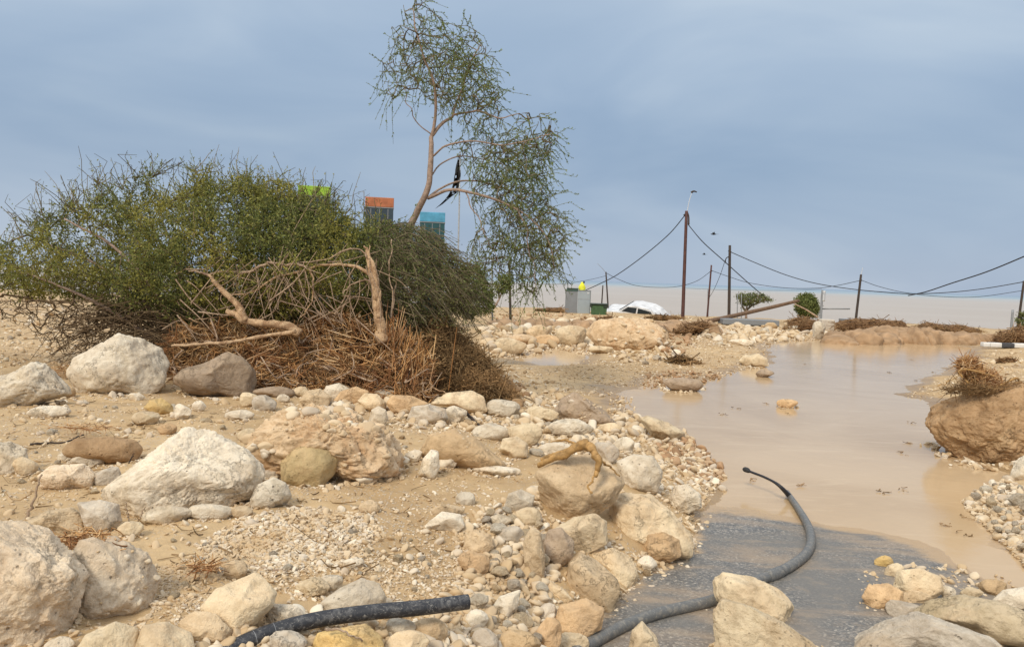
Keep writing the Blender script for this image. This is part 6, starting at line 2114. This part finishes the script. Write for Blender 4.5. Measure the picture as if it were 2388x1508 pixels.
def build_fallen_pole():
    S = px_line([(1560, 772), (1640, 752), (1720, 734), (1800, 716), (1862, 701)], [36, 38, 39.5, 41, 42])
    V, Q = rod(smooth_line(S, 30), np.linspace(0.12, 0.085, 30), 12, 0.06, 4)
    tag(link('fallen_pole', make_mesh('fallen_pole', V - S[0], Q), M['fallen'], None, S[0]), 'thick brown pole fallen over, slanting up to the right across the far rubble', 'fallen pole')
    S = px_line([(1852, 708), (1880, 722), (1908, 740)], [41, 41, 41])
    V, Q = rod(smooth_line(S, 20), np.linspace(0.03, 0.05, 20), 8, 0.2, 5)
    tag(link('branch', make_mesh('branch', V - S[0], Q), M['silverwood'], None, S[0]), 'pale bare branch leaning down from the tip of the fallen pole', 'branch')
    S = px_line([(1918, 720), (1950, 720), (1982, 720)], [43, 43, 43])
    V, Q = rod(S, np.full(3, 0.035), 8)
    tag(link('rail', make_mesh('rail', V - S[0], Q), M['metal_grey'], None, S[0]), 'thin grey horizontal rail sticking out right of the white-plated post', 'rail')
    # low dark slab of the broken road edge
    for p, lab in (((1745, 748, 130, 8), 'long low dark grey slab of broken road edge behind the far rubble'), ((1995, 748, 60, 6), 'short low dark slab in the far brown bank')):
        d = 38.5
        c = at(p[0], p[1], d)
        V, F = box((0, 0, -0.05), (p[2] * d / FPX, 1.0, 0.26), None, 0.03)
        tag(link('slab', make_mesh('slab', V, F, False), M['cab_dark'], None, c), lab, 'slab')


build_fallen_pole()


def debris_heap(label, poly, d, n, mat, seed, soil='darksoil', thick=0.6, name='debris_heap', cat='debris heap', lmax=0.7):
    rng = np.random.default_rng(seed)
    P = np.array(poly)
    d = gd(P[:, 0].mean(), P[:, 1].max() - 2) + 0.35
    if mat == 'straw' and d > 20:
        mat = 'drift'
    t = thing(name, label, cat, at(P[:, 0].mean(), P[:, 1].max(), d))
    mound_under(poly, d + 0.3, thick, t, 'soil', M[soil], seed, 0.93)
    C = crown_points(poly, n, d - 0.1, thick, rng, 12)
    V, Q = strands(C, rng, 0.12, lmax, 0.012, (1, 0.7, 0.3), 0.3)
    tag(world_part('sticks', V, Q, M[mat], t), kind='stuff')
    return t


debris_heap('brown heap of driftwood on the far bank right of the concrete block', [(1940, 752), (1990, 741), (2060, 744), (2110, 748), (2130, 775), (2060, 780), (1980, 776), (1945, 768)], 37, 420, 'straw', 301)
debris_heap('dark brush heap spread along the far shore, far right', [(2120, 764), (2160, 750), (2200, 756), (2250, 757), (2295, 772), (2270, 786), (2190, 784), (2130, 778)], 36, 420, 'brush', 302)
debris_heap('brown root heap behind the painted kerb', [(2300, 803), (2330, 772), (2380, 760), (2440, 765), (2440, 806)], gd(2340, 812) + 1.6, 420, 'straw', 303)
debris_heap('tangle of roots at the foot of the round bush', [(1822, 765), (1845, 742), (1880, 738), (1906, 750), (1900, 772), (1850, 776)], 38, 380, 'straw', 304)
debris_heap('reddish brown clod heap at the lower end of the fallen pole', [(1560, 776), (1600, 756), (1640, 748), (1662, 758), (1640, 774), (1590, 784)], 36, 350, 'straw', 305)
debris_heap('scraps of brown brush in front of the green bin', [(1370, 744), (1420, 736), (1450, 744), (1420, 752), (1380, 752)], 35, 160, 'drift', 306, thick=0.4)
debris_heap('brown mound at the shore left of the grey cabinet', [(1240, 720), (1280, 717), (1312, 716), (1318, 728), (1270, 730)], 46, 120, 'brush', 307)
debris_heap('brown brush heap at the foot of the tallest pole', [(1500, 742), (1530, 733), (1570, 735), (1600, 742), (1570, 750), (1520, 750)], 41, 260, 'brush', 308)
debris_heap('driftwood scraps around the upright twig on the mud', [(1555, 838), (1585, 826), (1620, 838), (1640, 850), (1600, 854), (1565, 850)], 22, 200, 'brush', 309, thick=0.3, lmax=0.4)
debris_heap('low scrap of brown brush on the mud bank above the dark boulder', [(2320, 838), (2350, 832), (2372, 838), (2360, 848), (2330, 850)], 17, 160, 'straw', 310, thick=0.2, lmax=0.3)


def build_block():
    d = 36.5
    c = at(1925, 770, d)
    V, F = box((0, 0, 0), (30 * d / FPX, 0.6, 52 * d / FPX), None, 0.05)
    V = V + 0.02 * fbm(V * 5, 3)[:, None]
    tag(link('concrete_block', make_mesh('concrete_block', V, F, False), M['concrete'], None, c), 'pale square concrete block at the far edge of the water', 'block')


build_block()


def mud_bank(label, poly, d, seed):
    """low ragged ridge of dried mud: many lumps grown together, feet in the ground"""
    rng = np.random.default_rng(seed)
    P = np.array(poly, float)
    x0, x1, y1 = P[:, 0].min(), P[:, 0].max(), P[:, 1].max()
    t = None
    parts = []
    n = int((x1 - x0) / 7)
    for q in range(n):
        px = rng.uniform(x0, x1)
        top = P[P[:, 1] < P[:, 1].mean()]
        top = top[np.argsort(top[:, 0])]
        ht = np.interp(px, top[:, 0], top[:, 1])
        py = y1 - rng.uniform(0, 0.45) * (y1 - ht)
        dd = gd(px, py) + 0.5
        s = dd / FPX
        D, F = ico(4)
        R_ = 1 + 0.28 * fbm(D * 2.2 + q * 3.1, 5, 0.6, seed + q)
        a = rng.uniform(14, 38) * s
        V = D * R_[:, None] * np.array([a, rng.uniform(0.4, 0.9), max(0.10, rng.uniform(0.6, 1.0) * (py - ht) * s)])
        c = at(px, py, dd)
        if t is None:
            t = thing('mud_bank', label, 'mud bank', c)
        parts.append((V + c, F))
    V, F = join(parts)
    world_part('soil', V, F, M['mudbank'], t)


mud_bank('long brown mud bank along the far edge of the flood water', [(1935, 796), (1950, 768), (2050, 760), (2150, 764), (2290, 776), (2320, 796), (2200, 804), (2050, 800)], 36.5, 71)
mud_bank('low brown mud bank under the far rubble at the foot of the tallest pole', [(1470, 770), (1500, 748), (1570, 744), (1640, 748), (1660, 764), (1600, 776), (1530, 778)], 38.0, 72)


mud_bank('long brown mud bank in the far rubble in front of the cabinet and bin', [(1168, 744), (1200, 738), (1290, 742), (1372, 744), (1376, 766), (1300, 769), (1215, 760)], 35, 73)


def build_kerb():
    KD = gd(2340, 812)
    for x0, x1, col in ((2290, 2306, 'white'), (2306, 2333, 'white'), (2333, 2362, 'black'), (2362, 2392, 'white'), (2392, 2422, 'black')):
        d = KD
        a, b = at(x0, 803 + (x0 - 2290) * 0.03, d), at(x1 - 0.6, 803 + (x1 - 2290) * 0.03, d)
        c = (a + b) / 2
        L_ = np.linalg.norm(b - a)
        V, F = box((0, 0, -0.03), (L_, 0.25, 0.17), None, 0.03)
        pos = {'2290': 'broken white kerb stone at the left end of the painted kerb', '2306': 'white kerb stone left of the black one on the painted kerb',
               '2333': 'black kerb stone between the white ones', '2362': 'white kerb stone at the right edge of the picture', '2392': 'black kerb stone beyond the right edge'}[str(x0)]
        if x0 == 2392:
            continue
        tag(link('kerb_stone', make_mesh('kerb_stone', V, F), M['kerb' + col], None, c + np.array([0, 0, 0.03])), pos, 'kerb stone', 'painted kerb stones')


build_kerb()


def frame_at(px, py, d, yaw=0.0, roll=0.0, pitch=0.0):
    c = at(px, py, d)
    a = math.atan2(c[0], c[1])
    R = np.array((Matrix.Rotation(-a + yaw, 3, 'Z') @ Matrix.Rotation(pitch, 3, 'X') @ Matrix.Rotation(roll, 3, 'Y')))
    return c, R


def build_cabinet():
    d = 46.0
    s = d / FPX
    c, R = frame_at(1347, 737, d)
    t = thing('utility_cabinet', 'grey double utility cabinet standing on the far bank, taller than the green bin', 'cabinet', c)

    def part(nm, x0, x1, z0, z1, y0, y1, m, bev=0.01):
        V, F = box(((x0 + x1) / 2, (y0 + y1) / 2, (z0 + z1) / 2), (x1 - x0, y1 - y0, z1 - z0), None, bev)
        return link(nm, make_mesh(nm, V @ R.T, F, False), M[m], t)
    h = 60 * s
    part('left_cabinet', -30 * s, -2 * s, -0.3, h - 0.06, -0.30, 0.35, 'cab_dark')
    part('trim', -30.5 * s, -2 * s, h - 0.055, h + 0.02, -0.32, 0.37, 'cab_rim')
    part('door', -1.5 * s, 27 * s, -0.3, h * 0.655, -0.33, 0.33, 'cab_light')
    up_ = part('upper_panel', -1.5 * s, 27 * s, h * 0.675, h - 0.02, -0.33, 0.33, 'cab_light')
    part('side_frame', 27.3 * s, 28.6 * s, -0.3, h + 0.01, -0.34, 0.34, 'metal_grey', 0.004)
    part('top_plate', -1.5 * s, 28.6 * s, h - 0.015, h + 0.025, -0.35, 0.35, 'metal_grey', 0.004)
    part('name_plate', 20 * s, 25 * s, h - 0.18, h - 0.08, -0.345, -0.331, 'metal_pale', 0.002).parent = up_
    c2 = at(1335, 676, d)
    t2 = thing('green_crate', 'small dark green crate on top of the left half of the grey cabinet', 'crate', c2)
    for nm, x0, x1, z0, z1, m in (('crate_body', -11, 13, -3.2, 3.0, 'bin_dark'), ('crate_rim', -12, 14, 3.2, 4.6, 'cab_rim'), ('crate_side', -13, -11.3, -3.2, 4.6, 'cab_rim')):
        V, F = box(((x0 + x1) / 2 * s, 0, (z0 + z1) / 2 * s), ((x1 - x0) * s, 0.45, (z1 - z0) * s), None, 0.012)
        link(nm, make_mesh(nm, V @ R.T, F, False), M[m], t2)
    c3 = at(1324, 672, d)
    t3 = thing('solar_panel', 'small tilted dark panel on a thin rod above the cabinet', 'panel', c3)
    V, Q = rod(np.array([(0, 0, -0.2), (0, 0, 0.25), (0, 0, 0.32)]), np.full(3, 0.018), 8)
    link('rod', make_mesh('rod', V, Q), M['metal_grey'], t3)
    V, F = box((0.03, 0, 0.36), (0.42, 0.35, 0.05), None, 0.008)
    A = np.array(Matrix.Rotation(rad(42), 3, 'Y'))
    V = (V - np.array([0.03, 0, 0.36])) @ A.T + np.array([0.03, 0, 0.36])
    link('plate', make_mesh('plate', V @ R.T, F, False), M['glass_dark'], t3)
    # yellow bundle
    cy = at(1357, 682, d)
    t4 = thing('yellow_bundle', 'bright yellow cloth bundle with a dark knot slumped on the right half of the cabinet', 'bundle', cy)
    D, F = ico(5)
    Rr = 1 + 0.16 * fbm(D * 2.5, 4, 0.6, 5)
    V = D * Rr[:, None] * np.array([0.20, 0.17, 0.31]) + np.array([0, 0, 0.29])
    V[:, 0] *= 1 - 0.35 * sstep(0.25, 0.55, V[:, 2])
    V2 = D * Rr[::-1, None] * np.array([0.24, 0.2, 0.07]) + np.array([0.06, -0.08, 0.03])
    Vj, Fj = join([(V, F), (V2, F)])
    link('cloth', make_mesh('cloth', Vj, Fj), M['yellow_cloth'], t4)
    V = D * np.array([0.055, 0.055, 0.055]) + np.array([0.09, -0.05, 0.59])
    link('knot', make_mesh('knot', V, F), M['black'], t4)


build_cabinet()


def build_bin():
    d = 45.0
    s = d / FPX
    c, R = frame_at(1396, 735, d)
    t = thing('green_bin', 'wide green rubbish bin with a dark lid beside the grey cabinet', 'bin', c)
    w, h = 19 * s, 24 * s

    def taper(x0, x1, z0, z1, dep, tp, m, nm, bev=0.02):
        V, F = box(((x0 + x1) / 2, 0, (z0 + z1) / 2), (x1 - x0, dep, z1 - z0), None, bev)
        k = 1 - tp * (z1 - V[:, 2:3]) / (z1 - z0)
        V[:, 0:2] = V[:, 0:2] * k
        link(nm, make_mesh(nm, V @ R.T, F, False), M[m], t)
    taper(-w, w, -0.2, h, 0.85, 0.10, 'bin_green', 'body')
    for x in (-0.62, 0.2, 0.62):
        taper(x * w - 0.03, x * w + 0.03, -0.1, h - 0.03, 0.88, 0.08, 'bin_green', 'rib', 0.008)
    taper(-w * 1.08, w * 1.08, h + 0.01, h + 0.09, 0.98, 0.0, 'bin_dark', 'lid', 0.03)
    taper(-w * 1.12, -w * 0.8, h - 0.12, h + 0.005, 0.92, 0.0, 'bin_dark', 'handle', 0.03)
    taper(w * 0.55, w * 1.05, h - 0.16, h + 0.005, 0.91, 0.0, 'bin_dark', 'front_flap', 0.03)


build_bin()


def build_car():
    d = 48.5
    c, R = frame_at(1484, 753, d, yaw=rad(-24), roll=rad(9), pitch=rad(14))
    t = thing('wrecked_car', 'white wrecked car half buried in debris behind the boulders, right of the green bin', 'car', c)

    def loft(prof, half, m, nm, crown=0.0, inset=0.0):
        """prof: side outline (x,z); swept across the width with rounded shoulders"""
        P = np.array(prof)
        ys = np.array([-1, -0.93, -0.7, 0, 0.7, 0.93, 1]) * half
        sh = np.array([0.93, 0.985, 1.0, 1.0, 1.0, 0.985, 0.93])
        cx, cz = P[:, 0].mean(), P[:, 1].mean()
        V = np.concatenate([np.stack([cx + (P[:, 0] - cx) * k, np.full(len(P), y), cz + (P[:, 1] - cz) * (k if abs(k) < 1 else 1)], 1) for y, k in zip(ys, sh)])
        n = len(P)
        Q = np.array([[a * n + i, a * n + (i + 1) % n, (a + 1) * n + (i + 1) % n, (a + 1) * n + i] for a in range(len(ys) - 1) for i in range(n)])
        caps = [np.arange(n)[None, ::-1], (np.arange(n) + (len(ys) - 1) * n)[None]]
        if inset:
            up = np.clip((V[:, 2] - inset) / 0.5, 0, 1)
            V[:, 1] *= 1 - 0.18 * up
        link(nm, make_mesh(nm, V @ R.T, [Q] + caps, False), M[m], t)
    body = [(-2.0, 0.05), (-2.05, 0.35), (-1.95, 0.62), (-1.1, 0.74), (-0.4, 0.78), (1.3, 0.80), (1.85, 0.72), (2.0, 0.45), (1.95, 0.05), (1.55, -0.02), (-1.5, -0.02)]
    cabin = [(-0.95, 0.75), (-0.45, 1.16), (0.0, 1.27), (0.9, 1.25), (1.35, 1.1), (1.7, 0.79)]
    loft(body, 0.82, 'carwhite', 'body')
    loft(cabin, 0.76, 'carwhite', 'cabin', inset=0.75)

    def panel(pts, m, nm, th=0.02):
        P = np.array(pts)
        n = np.cross(P[1] - P[0], P[2] - P[0])
        n /= np.linalg.norm(n)
        V = np.vstack([P + n * th, P - n * th])
        k = len(P)
        F = [np.array([np.arange(k)]), np.array([np.arange(k)[::-1] + k])] + [np.array([[i, i + k, (i + 1) % k + k, (i + 1) % k] for i in range(k)])]
        link(nm, make_mesh(nm, V @ R.T, F, False), M[m], t)
    panel([(-0.93, -0.58, 0.80), (-0.93, 0.58, 0.80), (-0.50, 0.52, 1.15), (-0.50, -0.52, 1.15)], 'glass_dark', 'windscreen')
    panel([(-0.70, -0.735, 0.82), (0.20, -0.735, 0.84), (0.20, -0.64, 1.17), (-0.35, -0.65, 1.12)], 'glass_dark', 'side_window')
    panel([(0.30, -0.735, 0.84), (1.35, -0.735, 0.85), (1.10, -0.655, 1.12), (0.30, -0.64, 1.17)], 'glass_dark', 'side_window')
    panel([(-2.03, -0.70, 0.42), (-2.03, -0.40, 0.42), (-1.98, -0.40, 0.58), (-1.98, -0.70, 0.58)], 'glass_dark', 'headlight', 0.03)
    panel([(-2.03, 0.70, 0.42), (-2.03, 0.40, 0.42), (-1.98, 0.40, 0.58), (-1.98, 0.70, 0.58)], 'glass_dark', 'headlight', 0.03)
    panel([(-1.9, -0.825, 0.36), (1.85, -0.825, 0.36), (1.85, -0.825, 0.43), (-1.9, -0.825, 0.43)], 'rubber', 'side_trim')
    panel([(0.22, -0.826, 0.10), (0.26, -0.826, 0.10), (0.26, -0.80, 0.76), (0.22, -0.80, 0.76)], 'rubber', 'door_gap')
    panel([(-2.06, -0.7, 0.16), (-2.06, 0.7, 0.16), (-2.06, 0.7, 0.30), (-2.06, -0.7, 0.30)], 'rubber', 'bumper', 0.03)
    for x in (-1.25, 1.25):
        A = np.linspace(0, 2 * np.pi, 25)[:-1]
        P = np.array([(x, -0.86, 0.10), (x, -0.84, 0.10), (x, -0.66, 0.10), (x, -0.64, 0.10)])
        V, Q = tubes(P[None], np.array([[0.02, 0.33, 0.33, 0.02]]), 24)
        wh = link('wheel', make_mesh('wheel', V @ R.T, Q), M['rubber'], t)
        V, Q = tubes(np.array([(x, -0.875, 0.10), (x, -0.865, 0.10), (x, -0.85, 0.1)])[None], np.array([[0.02, 0.18, 0.19]]), 20)
        link('hub', make_mesh('hub', V @ R.T, Q), M['metal_grey'], wh)


build_car()


def build_pylons():
    for x0, x1, yt, d, cap, body, lab in ((697, 770, 437, 23, 'lime', 'slate', 'slate pylon with a lime green cap rising behind the bush'),
                                          (853, 918, 463, 25, 'terracotta', 'slate', 'slate pylon with a terracotta cap rising behind the bush'),
                                          (980, 1038, 497, 27, 'skyblue', 'teal', 'dark teal pylon with a bright blue cap behind the feathery bush')):
        s = d / FPX
        c, R = frame_at((x0 + x1) / 2, yt, d)
        w = (x1 - x0) * s
        t = thing('pylon', lab, 'pylon', (c[0], c[1], 0.2), 'colour-capped pylons behind the bush')
        zt = c[2] - 0.2
        hc = 22 * s
        V, F = box((0, 0, (zt - hc) / 2 - 0.1), (w * 0.98, w * 0.8, zt - hc + 0.2), None, 0.02)
        link('column', make_mesh('column', V @ R.T, F, False), M[body], t)
        for xx in (-0.30, 0.0, 0.30):
            V, F = box((xx * w, -w * 0.4, (zt - hc) / 2), (0.02, 0.012, zt - hc - 0.1), None, 0.003)
            link('seam', make_mesh('seam', V @ R.T, F, False), M['metal_grey'], t)
        V, F = box((0, 0, zt - hc - 0.012), (w * 1.015, w * 0.83, 0.03), None, 0.006)
        link('lip', make_mesh('lip', V @ R.T, F, False), M['metal_grey'], t)
        V, F = box((0, 0, zt - hc / 2 + 0.006), (w, w * 0.82, hc), None, 0.02)
        link('cap', make_mesh('cap', V @ R.T, F, False), M[cap], t)


build_pylons()


def build_flag():
    d = 14.0
    p = at(1068, 620, d)
    t = thing('flagpole', 'thin pale flagpole behind the leaning tree', 'flagpole', p)
    V, Q = rod(px_line([(1066, 700), (1068, 600), (1071, 480), (1073, 356)], d), np.linspace(0.017, 0.012, 4), 10)
    world_part('shaft', V, Q, M['metal_pale'], t)
    # the cloth hangs folded and then blows out to the left at its foot
    rows = [((1069, 362), (1074, 360)), ((1064, 385), (1074, 388)), ((1060, 410), (1074, 412)), ((1056, 432), (1073, 430)), ((1049, 448), (1072, 442)), ((1040, 462), (1066, 449)), ((1028, 475), (1052, 459)), ((1014, 487), (1032, 476))]
    n = 7
    L_ = np.array([r[0] for r in rows], float)
    R_ = np.array([r[1] for r in rows], float)
    L_, R_ = smooth_line(L_, 30), smooth_line(R_, 30)
    f = np.linspace(0, 1, n)
    G = L_[:, None] * (1 - f)[None, :, None] + R_[:, None] * f[None, :, None]
    ii, jj = np.meshgrid(np.arange(30), np.arange(n), indexing='ij')
    dep = d + 0.05 * np.sin(jj * 2.1 + ii * 0.25) + 0.04 * np.sin(ii * 0.6)
    V = at(G[..., 0], G[..., 1], dep).reshape(-1, 3)
    V = V + 0.012 * fbm(V * 9, 3)[:, None]
    i = (np.arange(29)[:, None] * n + np.arange(n - 1)[None]).ravel()
    Q = np.stack([i, i + 1, i + n + 1, i + n], 1)
    # a few holes torn in it
    rg = np.random.default_rng(2)
    Q = Q[rg.random(len(Q)) > 0.07]
    V2 = np.vstack([V, V + np.array([0, 0.012, 0])])
    c = V.mean(0)
    tag(link('flag', make_mesh('flag', V2 - c, np.vstack([Q, Q[:, ::-1] + len(V)])), M['black'], None, c), 'torn black flag hanging folded from the pale flagpole', 'flag')


build_flag()


def build_birds():
    for x, y, d, s, lab in ((1664, 546, 60, 0.26, 'small dark bird in the sky right of the tallest pole'), (1642, 593, 70, 0.2, 'smaller dark bird lower in the sky between the poles')):
        c = at(x, y, d)
        D, F = ico(4)
        V = D * np.array([0.9, 0.22, 0.24])
        V[:, 2] *= 1 - 0.5 * np.abs(V[:, 0:1].ravel())
        W1 = np.array([(-0.2, 0, 0.1), (0.35, 0, 0.1), (0.1, -0.9, 0.55), (-0.15, -1.0, 0.6), (-0.2, 0, 0.04), (0.35, 0, 0.04), (0.1, -0.9, 0.51), (-0.15, -1.0, 0.56)])
        FW = np.array([[0, 1, 2, 3], [7, 6, 5, 4], [0, 4, 5, 1], [1, 5, 6, 2], [2, 6, 7, 3], [3, 7, 4, 0]])
        T = np.array([(0.7, -0.15, 0.0), (0.7, 0.15, 0.0), (1.4, 0.25, 0.05), (1.4, -0.25, 0.05), (0.7, -0.15, -.05), (0.7, 0.15, -.05), (1.4, 0.25, 0.0), (1.4, -0.25, 0.0)])
        Vj, Fj = join([(V, F), (W1, FW), (W1 * np.array([1, -1, 1]), FW[:, ::-1]), (T, FW)])
        tag(link('bird', make_mesh('bird', Vj * s, Fj), M['black'], None, c), lab, 'bird')


build_birds()


def build_scum():
    """bits of leaf and twig on the water and mud"""
    rng = np.random.default_rng(77)
    P = []
    for poly, n in (([(1720, 800), (2200, 815), (2150, 930), (2180, 1000), (2240, 1080), (2250, 1180), (2050, 1220), (1750, 1180), (1640, 1000), (1700, 880)], 16), ([(1950, 1130), (2230, 1150), (2300, 1300), (2150, 1250)], 5)):
        q = in_poly(poly, n, rng)
        P.append(on_plane(q[:, 0], q[:, 1], 0.012))
    P = np.vstack(P)
    P = np.repeat(P, 5, axis=0) + rng.normal(size=(len(P) * 5, 3)) * np.array([0.03, 0.05, 0.0])
    V, Q = strands(P, rng, 0.02, 0.10, 0.004, (1, 1, 0.05), 0.3)
    tag(link('floating_scraps', make_mesh('floating_scraps', V, Q), M['brush']), kind='stuff')
    q = in_poly([(1240, 860), (1600, 810), (1790, 800), (1790, 850), (1640, 890), (1440, 905)], 420, rng)
    q2 = in_poly([(0, 930), (560, 950), (960, 1130), (1200, 1300), (500, 1400), (300, 1250), (0, 1200)], 320, rng)
    q = np.vstack([q, q2])
    P = at(q[:, 0], q[:, 1], gdepth(q[:, 0], q[:, 1])) + np.array([0, 0, 0.006])
    V, Q = strands(P, rng, 0.04, 0.22, 0.003, (1, 1, 0.06), 0.3)
    tag(link('mud_twigs', make_mesh('mud_twigs', V, Q), M['brush']), kind='stuff')


build_scum()
